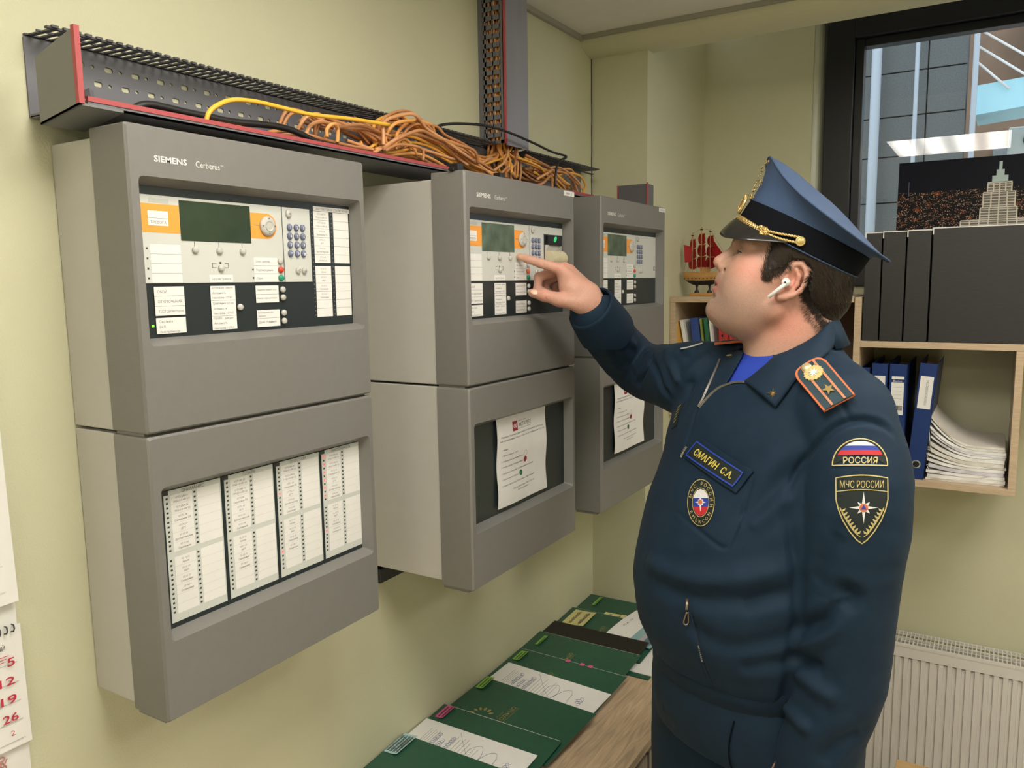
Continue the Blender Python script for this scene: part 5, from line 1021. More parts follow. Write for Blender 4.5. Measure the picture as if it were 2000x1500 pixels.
EAR = [(10,14),(8.6,19.4),(4.4,27.5),(-3.6,31.6),(-13.7,26.3),(-19.8,16.2),(-22.2,3.3),(-20.6,-8.8),(-13.2,-19.7),(-4.2,-27.4),(3.7,-30),(9,-27)]
def head_shape(F, grow=0.0, ears=True):
    g = grow
    he(F, (-5, 0, 48), (97+g, 76+g, 78+g), 0.01)
    he(F, (-30, 0, 10), (72+g, 68+g, 60+g), 0.03)
def skin(F):
    head_shape(F)
    he(F, (38, 0, -18), (56, 58, 70), 0.03); he(F, (33, 0, -56), (47, 54, 44), 0.03)
    for s_ in (1, -1):
        he(F, (50, 37*s_, -20), (35, 29, 40), 0.022)
        he(F, (47, 42*s_, -54), (30, 23, 30), 0.025)
        hc(F, (2, 54*s_, -52), (64, 20*s_, -86), 21, 17, 0.025)
        hc(F, (95, 8*s_, 31), (80, 42*s_, 35), 7.5, 9, 0.012)
    hc(F, (78.5, -5, -87.5), (78.5, 5, -87.5), 17.0, 17.0, 0.010)
    he(F, (26, 0, -86), (50, 48, 26), 0.03)
    # neck
    F.cone(hp(-38, 0, -38), (0.074, 0.0, 1.60), 0.060, 0.065, 0.02); F.cone((0.074, 0, 1.60), (0.066, 0, 1.50), 0.065, 0.078, 0.02)
    # nose
    hc(F, (93, 0, 22), (109.5, 0, -9.5), 6.5, 10.2, 0.008); hc(F, (109, 0, -11), (99, 0, -24), 8.0, 5.5, 0.006)
    for s_ in (1, -1):
        hc(F, (86, 9*s_, 12), (95, 12*s_, -12), 7, 8.5, 0.010); he(F, (100.5, 12*s_, -17.5), (10, 7, 8), 0.004)
    he(F, (76, 0, -37), (23.5, 30, 18), 0.012); he(F, (68, 0, -66), (25, 32, 20), 0.012)
    for s_ in (1, -1):
        hc(F, (96.2, 0, -42.0), (87, 22*s_, -46.5), 6.4, 4.6, 0.002); hc(F, (94.6, 0, -56.6), (86, 20*s_, -52.0), 6.2, 4.8, 0.002)
    he(F, (100.5, 0, -70), (10, 26, 5.5), 0.006, 'sub')
    for s_ in (1, -1):
        hc(F, (101, 0, -49.4), (89, 25*s_, -49.6), 3.4, 2.4, 0.001, 'sub')
        he(F, (106.5, 6.8*s_, -24.5), (5.5, 3.6, 4.2), 0.002, 'sub')
        hc(F, (98, 18*s_, -9), (94, 21*s_, -23), 1.6, 1.6, 0.005, 'sub')      # alar crease
        hc(F, (92, 22*s_, -22), (82, 31*s_, -46), 1.6, 1.2, 0.008, 'sub')      # nasolabial fold
        he(F, (100, 29*s_, 15), (15, 15, 9), 0.014, 'sub')
        he(F, (79.5, 30*s_, 15), (13.4, 13.4, 13.0), 0.004)
        he(F, (92, 32*s_, 13.5), (9, 12.5, 2.5), 0.002, 'sub')
        hc(F, (90, 20*s_, 4), (86, 38*s_, 6), 3.5, 3.0, 0.008)                 # lower lid bag
        # ear
        e = [(f, s_*(81+8*max(0, min(1, (12-f)/34))), u) for f, u in EAR]
        he(F, (-5, 77*s_, 3), (15, 6.5, 26), 0.006)
        F.chain([hp(*q) for q in e], [0.0036]*9+[0.0048, 0.0058, 0.0045], 0.004)
        he(F, (-1, 87*s_, 4), (9.5, 9, 14), 0.003, 'sub')
        F.chain([hp(f, s_*(83+0.15*(0-f)), u) for f, u in ((-1.7, 20), (-9.5, 12), (-12, -1), (-9, -13), (-2, -20))], 0.0030, 0.004)
        he(F, (9, 79*s_, -1), (5, 6, 6), 0.004); he(F, (4, 79*s_, -25), (8, 5, 7), 0.006)

# ---- body: head, neck, trunk, arms, hands, legs in one continuous skin
hb_ = 0.002
up = Field((-0.43, -0.30, 1.45), (0.20, 0.42, 1.85), hb_); low = Field((-0.15-0.0, -0.26, 0.69), (0.20, 0.20, 1.45+hb_*2), hb_); legs = Field((-0.20, -0.22, 0.01), (0.17, 0.16, 0.69+hb_*2), hb_)
for F in (up, low, legs):
    F.stack([(0.90, 0.02, 0, 0.15, 0.13), (1.15, 0.02, 0, 0.16, 0.16), (1.35, 0.03, 0, 0.16, 0.11), (1.48, 0.045, 0, 0.13, 0.075)], LX, FX, 0.02)
    F.cone((0.074, 0, 1.60), (0.050, 0, 1.44), 0.065, 0.073, 0.02)
    F.chain([(0.06, 0, 1.48), (-0.055, 0.15, 1.47), (-0.135, 0.38, 1.496), (-0.212, 0.29, 1.575), (-0.262, 0.218, 1.646)], [0.05, 0.05, 0.040, 0.036, 0.026], 0.02)
    F.chain([(0.06, 0, 1.48), (0.12, -0.165, 1.42), (0.115, -0.205, 1.18), (0.075, -0.20, 1.00), (0.02, -0.18, 0.86)], [0.05, 0.05, 0.042, 0.036, 0.028], 0.02)
    for sx, (hx, hy) in ((1, (0.07, -0.085)), (-1, (-0.03, 0.085))):
        F.chain([(hx, hy, 0.90), (hx-0.01, hy, 0.50), (hx, hy, 0.06)], [0.085, 0.055, 0.036], 0.02)
        F.cone((hx, hy, 0.055), (hx-0.12, hy-0.075, 0.045), 0.034, 0.028, 0.02)
    # left hand, resting in the trouser pocket
    F.chain([(0.02, -0.18, 0.86), (0.0, -0.170, 0.80), (-0.01, -0.165, 0.76)], [0.026, 0.034, 0.030], 0.015)
    for i in range(4): F.chain([(0.025-0.018*i, -0.168+0.004*i, 0.765), (0.020-0.020*i, -0.165+0.004*i, 0.725), (0.016-0.018*i, -0.155, 0.70)], [0.0095, 0.0085, 0.007], 0.004)
    F.chain([(-0.015, -0.165, 0.80), (-0.045, -0.175, 0.765), (-0.055, -0.17, 0.735)], [0.013, 0.010, 0.008], 0.006)
skin(up)
# right hand: back of the hand, four fingers and the thumb
WR = (-0.262, 0.218, 1.646); M = [(-0.319, 0.236, 1.716), (-0.308, 0.262, 1.718), (-0.296, 0.284, 1.714), (-0.284, 0.302, 1.704)]
wr4 = [(-0.268, 0.215, 1.664), (-0.262, 0.226, 1.664), (-0.256, 0.238, 1.660), (-0.252, 0.248, 1.652)]
for i in range(4): up.cone(wr4[i], M[i], 0.020, 0.0118, 0.012)
up.cone(wr4[0], WR, 0.022, 0.026, 0.015)
up.chain([(-0.272, 0.212, 1.650), (-0.300, 0.222, 1.678), (-0.310, 0.240, 1.694)], [0.022, 0.019, 0.012], 0.012)   # palm and thumb muscle
up.chain([M[0], (-0.360, 0.235, 1.7285), (-0.384, 0.2375, 1.7365), (-0.4005, 0.2405, 1.7420)], [0.0115, 0.0092, 0.0082, 0.0068], 0.004)
up.chain([M[1], (-0.361, 0.268, 1.700), (-0.364, 0.268, 1.675), (-0.343, 0.262, 1.667)], [0.0115, 0.0098, 0.0086, 0.0075], 0.004)
up.chain([M[2], (-0.345, 0.292, 1.692), (-0.347, 0.290, 1.671), (-0.328, 0.282, 1.664)], [0.0110, 0.0094, 0.0082, 0.0072], 0.004)
up.chain([M[3], (-0.325, 0.309, 1.684), (-0.325, 0.305, 1.667), (-0.310, 0.297, 1.662)], [0.0100, 0.0084, 0.0075, 0.0066], 0.004)
up.chain([(-0.284, 0.203, 1.648), (-0.323, 0.204, 1.6545), (-0.353, 0.208, 1.6635), (-0.376, 0.213, 1.6685)], [0.0185, 0.0130, 0.0112, 0.0090], 0.008)
for a, b_ in (((-0.352, 0.2255, 1.7235), (-0.356, 0.2265, 1.7345)), ((-0.349, 0.1975, 1.656), (-0.352, 0.1985, 1.667))): up.cone(a, b_, 0.0006, 0.0006, 0.004, 'sub')

def skin_col(V):
    P = (V-HO)@HA.T*1000; f, s_, u = P[:, 0], np.abs(P[:, 1]), P[:, 2]
    g = lambda c, r: np.exp(-(((f-c[0])/r[0])**2+((s_-c[1])/r[1])**2+((u-c[2])/r[2])**2))
    base = np.array([0.47, 0.285, 0.210]); col = np.tile(base, (len(V), 1)); red = np.array([0.66, 0.23, 0.17]); stub = np.array([0.27, 0.185, 0.150]); lip = np.array([0.46, 0.16, 0.14])
    def mixc(w, c):
        nonlocal col
        w = np.clip(w, 0, 1)[:, None]; col = col*(1-w)+c*w
    mixc(0.75*g((62, 55, -8), (26, 30, 26)), red); mixc(0.6*g((-8, 82, 0), (26, 12, 34)), red); mixc(0.65*g((-28, 60, -62), (48, 40, 40)), red)
    mixc(0.35*g((115, 0, -12), (16, 14, 12)), red)
    mixc(0.85*g((62, 30, -78), (46, 47, 30)), stub); mixc(0.45*g((96, 0, -36), (10, 26, 7)), stub); mixc(0.6*g((20, 55, -60), (34, 30, 28)), stub); mixc(0.35*g((70, 40, -45), (25, 30, 25)), stub)
    mixc(1.1*g((95, 9, -56.5), (12, 18, 5)), lip); mixc(1.0*g((96, 9, -44.5), (12, 18, 4)), lip)
    mixc(0.8*g((92, 28, 31), (10, 18, 4)), np.array([0.20, 0.13, 0.09]))
    hand = (V[:, 0] < -0.24)*1.0
    mixc(hand*0.45, np.array([0.70, 0.34, 0.26])); tip_ = np.exp(-(((V-np.array([-0.40, 0.24, 1.742]))/0.014)**2).sum(1)); mixc(0.5*tip_, np.array([0.66, 0.42, 0.24]))
    for q in (M+[(-0.323, 0.204, 1.6545), (-0.353, 0.2, 1.664)]): mixc(0.4*np.exp(-(((V-np.array(q))/0.014)**2).sum(1)), red)
    rs = np.random.RandomState(2); return np.clip(col*(1+0.03*rs.randn(len(V), 1)), 0, 1)
sk = mat('skin', (0.6, 0.38, 0.29), 0.5, bump=0.3, bscale=420, sss=0.06, lin=True)
at_ = sk.node_tree.nodes.new('ShaderNodeAttribute'); at_.attribute_name = 'tone'; sk.node_tree.links.new(at_.outputs['Color'], sk.node_tree.nodes['Principled BSDF'].inputs['Base Color'])
def add_tone(o, cols, name='tone'):
    a = o.data.color_attributes.new(name, 'FLOAT_COLOR', 'POINT'); a.data.foreach_set('color', np.concatenate([cols, np.ones((len(cols), 1))], 1).astype(np.float32).ravel())
body, VB, QB = to_mesh([up, low, legs], 'body', sk, man, None, 1); add_tone(body, skin_col(VB)); del up, low, legs

# ---- jacket
TOR = [(1.005, 0.02, 0.0, 0.178, 0.172), (1.03, 0.018, 0, 0.186, 0.182), (1.08, 0.015, 0, 0.200, 0.200), (1.15, 0.014, 0, 0.205, 0.206), (1.22, 0.018, 0, 0.206, 0.194), (1.30, 0.024, 0, 0.203, 0.170), (1.37, 0.034, 0, 0.200, 0.145), (1.44, 0.042, 0, 0.198, 0.128), (1.50, 0.052, 0, 0.158, 0.105), (1.54, 0.062, 0, 0.110, 0.088), (1.565, 0.070, 0, 0.082, 0.078)]
SLL = ([(0.105, -0.150, 1.475), (0.118, -0.175, 1.41), (0.114, -0.195, 1.33), (0.103, -0.200, 1.19), (0.100, -0.200, 1.08), (0.078, -0.195, 0.975), (0.062, -0.188, 0.90), (0.040, -0.182, 0.84)], [0.070, 0.077, 0.080, 0.073, 0.070, 0.066, 0.062, 0.054])
SLR = ([(0.00, 0.09, 1.50), (-0.060, 0.15, 1.495), (-0.095, 0.27, 1.490), (-0.135, 0.375, 1.496), (-0.212, 0.29, 1.575), (-0.250, 0.236, 1.626)], [0.070, 0.074, 0.066, 0.060, 0.054, 0.050])
def jacket_field(shrink=0.0, sleeves=True, h=0.0035):
    F = Field((-0.32, -0.31, 0.80), (0.30, 0.47, 1.66), h); q = shrink
    F.stack([(z, a, b_, c_-q, d_-q) for z, a, b_, c_, d_ in TOR], LX, FX, 0.01)
    F.cone((0.100, 0.0, 1.535), (0.112, -0.145, 1.475), 0.052-q, 0.070-q, 0.03); F.cone((0.05, 0.04, 1.520), (-0.055, 0.145, 1.495), 0.050-q, 0.070-q, 0.03)
    if sleeves:
        G = Field((-0.32, -0.31, 0.80), (0.30, 0.47, 1.66), h); G.path(SLL[0], SLL[1]); G.path(SLR[0], SLR[1])
        a, b_ = F.D, G.D; hh = np.maximum(0.007-np.abs(a-b_), 0)/0.007; F.D = (np.minimum(a, b_)-hh*hh*0.00175).astype(np.float32)
    return F
BK = dict(
shirt=[(-0.0086,0.0061,1.5649),(0.0247,-0.0689,1.5622),(0.0108,-0.0706,1.5470),(-0.0236,-0.0582,1.5164),(-0.0452,-0.0322,1.5081),(-0.0282,-0.0270,1.5341)],
colA=[(0.1178,-0.0597,1.6127),(0.0945,-0.0723,1.5975),(0.0673,-0.0757,1.5801),(0.0427,-0.0712,1.5664),(0.0235,-0.0627,1.5555)],
colA2=[(-0.0034,-0.0673,1.5338),(-0.0236,-0.0582,1.5164)],
colB=[(0.1422,-0.0252,1.5729),(0.1086,-0.0866,1.5693),(0.0815,-0.1099,1.5558),(0.0587,-0.1164,1.5409),(0.0396,-0.1201,1.5233),(0.0230,-0.1242,1.5023),(0.0070,-0.1264,1.4819)],
zipL=[(-0.0389,0.0489,1.5457),(-0.0542,0.0276,1.5229),(-0.0702,0.0098,1.4975),(-0.0807,0.0030,1.4783),(-0.0881,0.0018,1.4657)],
zipR=[(-0.0249,-0.0565,1.5163),(-0.0354,-0.0414,1.5145),(-0.0448,-0.0307,1.5097),(-0.0543,-0.0198,1.5040),(-0.0622,-0.0129,1.4968),(-0.0708,-0.0079,1.4871),(-0.0789,-0.0046,1.4767),(-0.0871,-0.0016,1.4653)],
lapel=[(-0.0379,0.0491,1.5466),(-0.0276,0.0424,1.5518),(-0.0160,0.0184,1.5612),(0.0049,0.0401,1.5702),(-0.0100,-0.0143,1.5631),(-0.0197,-0.0211,1.5486),(-0.0319,-0.0278,1.5289),(-0.0456,-0.0304,1.5088),(-0.0601,-0.0147,1.4988),(-0.0755,-0.0055,1.4813),(-0.0867,-0.0000,1.4669),(-0.0718,0.0106,1.4956),(-0.0560,0.0279,1.5211)],
tag=[(-0.0952,-0.0394,1.4100),(-0.0415,-0.1354,1.3769),(-0.0568,-0.1323,1.3541),(-0.1100,-0.0277,1.3840)],
flap=[(-0.0918,-0.0396,1.4191),(-0.0282,-0.1462,1.3819),(-0.0554,-0.1399,1.3450),(-0.1141,-0.0218,1.3800)],
badge=[(-0.1159,-0.0520,1.3468),(-0.0803,-0.0996,1.3583),(-0.0894,-0.1400,1.2880),(-0.1255,-0.0997,1.2758)],
russ=[(0.0624,-0.2191,1.4488),(0.1365,-0.2389,1.4515),(0.1301,-0.2563,1.4137),(0.0591,-0.2309,1.4089)],
shield=[(0.0617,-0.2387,1.3982),(0.1286,-0.2606,1.4025),(0.1259,-0.2756,1.3042),(0.0583,-0.2561,1.2987)],
epau=[(0.0400,-0.1188,1.5248),(0.0858,-0.1202,1.5535),(0.1009,-0.2162,1.5025),(0.0587,-0.2063,1.4764)],
star=[(0.0013,-0.0980,1.5091),(0.0170,-0.1115,1.5107),(0.0134,-0.1238,1.4923),(-0.0022,-0.1105,1.4905)],
ftag=[(-0.1016,0.0622,1.4651),(-0.1069,0.0501,1.4546),(-0.1185,0.0381,1.4243),(-0.1213,0.0424,1.4178)],
placket=[(-0.0885,0.0002,1.4641),(-0.0958,-0.0048,1.4475),(-0.1029,-0.0096,1.4272),(-0.1103,-0.0114,1.4036),(-0.1159,-0.0132,1.3846)],
zlow=[(-0.1341,-0.1450,1.1594),(-0.1308,-0.1504,1.1396),(-0.1254,-0.1543,1.1147),(-0.1195,-0.1557,1.0914),(-0.1123,-0.1520,1.0627),(-0.1030,-0.1465,1.0391),(-0.0922,-0.1425,1.0160)],
zpull=[(-0.1366,-0.1408,1.1648),(-0.1362,-0.1437,1.1501),(-0.1373,-0.1422,1.1273)],
chzip=[(-0.1123,-0.0128,1.3956),(-0.1155,-0.0108,1.3887),(-0.1198,-0.0102,1.3775)],
pin=[(-0.0276,0.0389,1.5512),(-0.0242,0.0244,1.5534)],
s_arm=[(0.1492,-0.2311,1.4568),(0.1362,-0.2297,1.4692),(0.1147,-0.2292,1.4772),(0.0888,-0.2255,1.4762),(0.0664,-0.2174,1.4641),(0.0463,-0.1995,1.4347),(0.0321,-0.1807,1.4024),(0.0180,-0.1800,1.3737),(0.0099,-0.1848,1.3462)],
s_arm2=[(0.0888,-0.2255,1.4762),(0.0815,-0.2157,1.4926),(0.0769,-0.2067,1.5069)],
s_chest1=[(0.0385,-0.1799,1.4389),(0.0150,-0.1686,1.4164),(-0.0128,-0.1567,1.3892),(-0.0449,-0.1430,1.3567)],
s_chest2=[(0.0280,-0.1788,1.4020),(-0.0012,-0.1731,1.3639),(-0.0311,-0.1673,1.3336),(-0.0603,-0.1568,1.3098)],
s_chest3=[(0.0156,-0.1833,1.3581),(-0.0187,-0.1807,1.3206),(-0.0467,-0.1730,1.2977)],
s_belly1=[(-0.1832,-0.0405,1.1999),(-0.1621,-0.0914,1.1942),(-0.1141,-0.1539,1.2030),(-0.0542,-0.1935,1.2200),(0.0106,-0.2076,1.2435)],
s_belly1b=[(-0.1762,-0.0735,1.1766),(-0.1437,-0.1298,1.1711),(-0.0963,-0.1773,1.1793),(-0.0391,-0.2038,1.1994),(0.0142,-0.2106,1.2180)],
s_belly2=[(-0.0656,-0.1968,1.1759),(-0.0319,-0.2072,1.1906),(0.0143,-0.2121,1.1994)],
s_belly3=[(-0.1441,-0.1340,1.1371),(-0.1097,-0.1691,1.1125),(-0.0744,-0.1926,1.1083),(-0.0232,-0.2106,1.1220),(0.0159,-0.2127,1.1393)],
s_belly4=[(-0.0617,-0.1911,1.0701),(-0.0286,-0.2051,1.0827),(0.0147,-0.2089,1.0882)],
s_pock=[(-0.0282,-0.1462,1.3819),(-0.0480,-0.1557,1.3306),(-0.0698,-0.1638,1.2782),(-0.0834,-0.1602,1.2601),(-0.1096,-0.1237,1.2744),(-0.1384,-0.0649,1.2924)],
s_sl1=[(0.0580,-0.2577,1.2270),(0.0739,-0.2677,1.2236),(0.0799,-0.2702,1.2166),(0.0684,-0.2649,1.1970),(0.0485,-0.2496,1.1696),(0.0284,-0.2134,1.1402)],
s_sl2=[(0.0758,-0.2683,1.2055),(0.0656,-0.2634,1.1859),(0.0516,-0.2526,1.1595),(0.0351,-0.2265,1.1294),(0.0212,-0.2111,1.1156)],
s_sl3=[(0.0176,-0.2093,1.0926),(0.0337,-0.2226,1.0956),(0.0480,-0.2473,1.0994)],
s_sl4=[(0.0187,-0.2058,1.0720),(0.0381,-0.2369,1.0650),(0.0670,-0.2626,1.0534)],
s_sl5=[(0.0162,-0.1924,1.0075),(0.0205,-0.2227,1.0003),(0.0363,-0.2458,0.9932)],
s_sl6=[(0.0470,-0.2532,0.9448),(0.0735,-0.2625,0.9841),(0.1045,-0.2619,1.0000)],
s_sl7=[(0.0626,-0.2589,1.3153),(0.0468,-0.2450,1.2712),(0.0377,-0.2322,1.2261)],
s_ra1=[(-0.1368,0.2062,1.5331),(-0.1472,0.2053,1.5125),(-0.1550,0.2329,1.4883),(-0.1583,0.2590,1.4722)],
s_ra2=[(-0.1047,0.3259,1.5520),(-0.1377,0.1599,1.5173),(-0.1307,0.1259,1.4860),(-0.1177,0.1106,1.4650)],
s_ra3=[(-0.1101,0.1841,1.5554),(-0.1151,0.1070,1.5247),(-0.1058,0.0847,1.4959)],
s_ra4=[(-0.0985,0.1321,1.5575),(-0.0909,0.1028,1.5501),(-0.0863,0.0930,1.5471)],
s_ra5=[(-0.1985,0.2264,1.5826),(-0.1671,0.2603,1.5607),(-0.1385,0.2574,1.5390)],
s_ra6=[(-0.2192,0.2285,1.5618),(-0.1860,0.2775,1.5140),(-0.1610,0.2625,1.4826)],
s_ra7=[(-0.0868,0.0670,1.5075),(-0.0924,0.0612,1.4795),(-0.1033,0.0542,1.4615)],
cuff=[(-0.1625,0.2983,1.6019),(-0.1842,0.2389,1.5943),(-0.2102,0.2167,1.5855),(-0.2339,0.2105,1.5801),(-0.2625,0.2148,1.5802)],
s_sh1=[(-0.0489,0.0691,1.5544),(-0.0769,0.0702,1.5338),(-0.0987,0.0777,1.5015)],
s_armlow=[(0.0071,-0.1898,1.3270),(0.0123,-0.2017,1.2811),(0.0190,-0.2100,1.2260),(0.0178,-0.2129,1.1520),(0.0135,-0.2080,1.0818),(0.0126,-0.1858,1.0091),(0.0060,-0.1721,0.9297),(-0.0029,-0.1865,0.8955)],
hem=[(-0.1525,-0.0361,1.0064),(-0.1284,-0.0862,1.0062),(-0.0974,-0.1290,1.0062),(-0.0624,-0.1599,1.0067),(-0.0262,-0.1771,1.0067),(0.0086,-0.1853,1.0107)],
fpatch=[(-0.0956,0.1226,1.5563),(-0.0822,0.1120,1.5599),(-0.0570,0.1076,1.5677)],
fepau=[(-0.0145,0.1117,1.5720),(-0.0023,0.0981,1.5722),(0.0142,0.0729,1.5738),(0.0063,0.0515,1.5721)],

)
# named points in the person's own space, lying on the jacket surface
def strokes_post(strokes, namp=0.0012, seed=0):
    def f(V, Nn):
        from mathutils import noise
        D = np.zeros(len(V))
        for key, amp, w in strokes:
            Pl = np.array([tuple(p) for p in catmull([Vector(p) for p in BK[key]], 4)] if isinstance(key, str) else key); best = np.full(len(V), 1e9); lo, hi = Pl.min(0)-3*w, Pl.max(0)+3*w
            idx = np.where(np.all((V > lo) & (V < hi), axis=1))[0]
            if not len(idx): continue
            P = V[idx]; b_ = np.full(len(idx), 1e9); tt = np.zeros(len(idx)); n = len(Pl)-1
            for i in range(n):
                a, e = Pl[i], Pl[i+1]-Pl[i]; t = np.clip(((P-a)@e)/(e@e+1e-12), 0, 1); d = np.linalg.norm(P-a-t[:, None]*e, axis=1); m_ = d < b_; b_[m_] = d[m_]; tt[m_] = (i+t[m_])/n
            q = (b_/w)**2; fade = np.minimum(1, 5*np.minimum(tt, 1-tt)+0.25); D[idx] += amp*fade*(1-0.9*q)*np.exp(-q)
        if namp:
            for i, v in enumerate(V): D[i] += namp*(noise.noise((v[0]*9+seed, v[1]*9, v[2]*14))+0.5*noise.noise((v[0]*22, v[1]*22+seed, v[2]*30)))
        return V+Nn*D[:, None]
    return f
navy = mat('uniform_navy', (0.0068, 0.0225, 0.046), 0.66, var=0.10, scale=35, bump=0.35, bscale=1400, sheen=0.02, spec=0.22, lin=True)
navyd = mat('uniform_navy_dark', (0.008, 0.018, 0.034), 0.65, bump=0.3, bscale=1400, lin=True)
gold = mat('gold_metal', (0.80, 0.60, 0.26), 0.3, 0.85, lin=True); gthr = mat('gold_thread', (0.62, 0.52, 0.22), 0.5, 0.2, bump=0.5, bscale=900, lin=True); gpale = mat('pale_gold_metal', (0.80, 0.72, 0.42), 0.35, 0.7, lin=True)
jf = jacket_field()
sp_ = [(p[0], p[2]) for p in BK['shirt']]
jf.polyprism(sp_, -0.14, 0.05, 0.004, 'sub')
jf.cone((0.083, 0.0, 1.66), (0.075, 0.0, 1.50), 0.078, 0.076, 0.004, 'sub')
STR = [('s_arm', -0.0067, 0.008), ('s_arm2', -0.0030, 0.006), ('s_chest1', 0.0040, 0.020), ('s_chest2', -0.0045, 0.017), ('s_chest3', 0.0040, 0.017), ('s_belly1', 0.0090, 0.024), ('s_belly1b', -0.0067, 0.022), ('s_belly2', -0.0083, 0.018), ('s_belly3', -0.0067, 0.022), ('s_belly4', -0.0075, 0.018), ('s_pock', -0.0027, 0.005),
       ('s_sl1', -0.0150, 0.020), ('s_sl2', 0.0128, 0.017), ('s_sl3', -0.0105, 0.015), ('s_sl4', 0.0097, 0.017), ('s_sl5', 0.0083, 0.015), ('s_sl6', -0.0075, 0.018), ('s_sl7', -0.0060, 0.02),
       ('s_ra1', -0.0105, 0.011), ('s_ra2', -0.0097, 0.011), ('s_ra3', 0.0075, 0.010), ('s_ra4', -0.0053, 0.008), ('s_ra5', 0.0067, 0.012), ('s_ra6', -0.0053, 0.014), ('s_ra7', -0.0060, 0.012), ('s_sh1', 0.0045, 0.016), ('placket', -0.003, 0.006), ('zlow', -0.0022, 0.005), ('cuff', -0.004, 0.006), ('s_armlow', -0.0075, 0.013)]
jacket, VJ, QJ = to_mesh([jf], 'jacket', navy, man, strokes_post(STR, 0.0022)); del jf
BJ = BVHTree.FromPolygons(VJ.tolist(), QJ.tolist())
def onj(p, n, off=0.0, bv=None):
    bv = bv or BJ; p = Vector(p); n = Vector(n); h = bv.ray_cast(p+n*0.045, -n, 0.11)
    if h[0] is None: h = bv.find_nearest(p)
    return h[0]+n*off
def framed(corners, name, bf, mats, parent=None, lift=0.0012, conform=True):
    A, B_, C_, D_ = [Vector(c) for c in corners]; n = (B_-A).cross(D_-A).normalized()
    if n.y > 0: n = -n
    Wd = ((B_-A).length+(C_-D_).length)/2; Hd = ((D_-A).length+(C_-B_).length)/2
    def T(u, v, w):
        a, c = u/Wd, v/Hd; P = A*(1-a)*(1-c)+B_*a*(1-c)+C_*a*c+D_*(1-a)*c
        q = onj(P, n, lift) if conform else P+n*lift
        return tuple(q+n*w)
    b = MB(T); bf(b, Wd, Hd); return b.build(name, mats, parent or jacket)
def fan(b, P, w, mi, rings=6, th=None):
    c = (sum(p[0] for p in P)/len(P), sum(p[1] for p in P)/len(P)); n = len(P)
    vs = [(c[0], c[1], w)]+[(c[0]+(p[0]-c[0])*r/rings, c[1]+(p[1]-c[1])*r/rings, w) for r in range(1, rings+1) for p in P]
    fs = [(0, 1+i, 1+(i+1) % n) for i in range(n)]+[(1+(r-1)*n+i, 1+r*n+i, 1+r*n+(i+1) % n, 1+(r-1)*n+(i+1) % n) for r in range(1, rings) for i in range(n)]
    vs += [(p[0], p[1], w-0.0022) for p in P]; m = 1+(rings-1)*n; q = 1+rings*n; fs += [(m+i, q+i, q+(i+1) % n, m+(i+1) % n) for i in range(n)]
    b.add(vs, fs, mi)
def ribbon(b, P, wd, w, mi, closed=False, sub=1):
    P = [Vector((p[0], p[1], 0)) for p in P]; n = len(P); L_ = []; R_ = []
    for i in range(n):
        a = P[(i-1) % n] if closed else P[max(0, i-1)]; c = P[(i+1) % n] if closed else P[min(n-1, i+1)]; t = (c-a); t = t.normalized() if t.length > 1e-9 else Vector((1, 0, 0)); s_ = Vector((-t.y, t.x, 0))*wd/2; L_.append(P[i]-s_); R_.append(P[i]+s_)
    vs = [(q.x, q.y, w) for q in L_]+[(q.x, q.y, w) for q in R_]; m = n if closed else n-1
    b.add(vs, [(i, (i+1) % n, n+(i+1) % n, n+i) for i in range(m)], mi)
def star8(cx, cy, R, r, tall=1.0):
    out = []
    for k in range(16):
        a = k*PI/8-PI/2; q = (R*(tall if k % 8 == 0 else 1.0) if k % 4 == 0 else R*0.62) if k % 2 == 0 else r; out.append((cx+q*math.cos(a), cy+q*math.sin(a)))
    return out
dkp = mat('patch_black_green', (0.006, 0.014, 0.014), 0.7, lin=True); wht = mat('patch_white', (0.72, 0.72, 0.74), 0.6, lin=True); blu = mat('patch_blue', (0.02, 0.05, 0.33), 0.6, lin=True); rdp = mat('patch_red', (0.50, 0.02, 0.03), 0.6, lin=True); orp = mat('patch_orange', (0.62, 0.16, 0.06), 0.6, lin=True)
# half-round flag patch
def f1(b, W, H):
    P = [(W*(0.5-0.5*math.cos(PI*i/24)), H*(0.97-0.95*math.sin(PI*i/24))) for i in range(25)]; fan(b, P, 0.0, 0)
    def band(v0, v1, mi):
        n = 6; L_ = []; R_ = []
        for i in range(n+1):
            v = v0+(v1-v0)*i/n; q = 0.45*math.sqrt(max(0, 1-((0.97-v)/0.87)**2)); L_.append(W*(0.5-q)); R_.append(W*(0.5+q))
        m = 8; vs = [(L_[i]+(R_[i]-L_[i])*j/m, H*(v0+(v1-v0)*i/n), 0.0006) for i in range(n+1) for j in range(m+1)]
        b.add(vs, [(i*(m+1)+j, i*(m+1)+j+1, (i+1)*(m+1)+j+1, (i+1)*(m+1)+j) for i in range(n) for j in range(m)], mi)
    band(0.11, 0.27, 1); band(0.27, 0.43, 2); band(0.43, 0.60, 3)
    ribbon(b, P, 0.0016, 0.0012, 4); ribbon(b, [(W*i/12, H*0.97) for i in range(13)], 0.0016, 0.0012, 4)
    b.text('РОССИЯ', (W*0.5, H*0.91, 0.0012), Vector((1, 0, 0)), Vector((0, -1, 0)), w=W*0.62, h=H*0.235, mi=4, bold=0.01, center=True)
framed(BK['russ'], 'sleeve_patch', f1, [dkp, wht, blu, rdp, gthr])
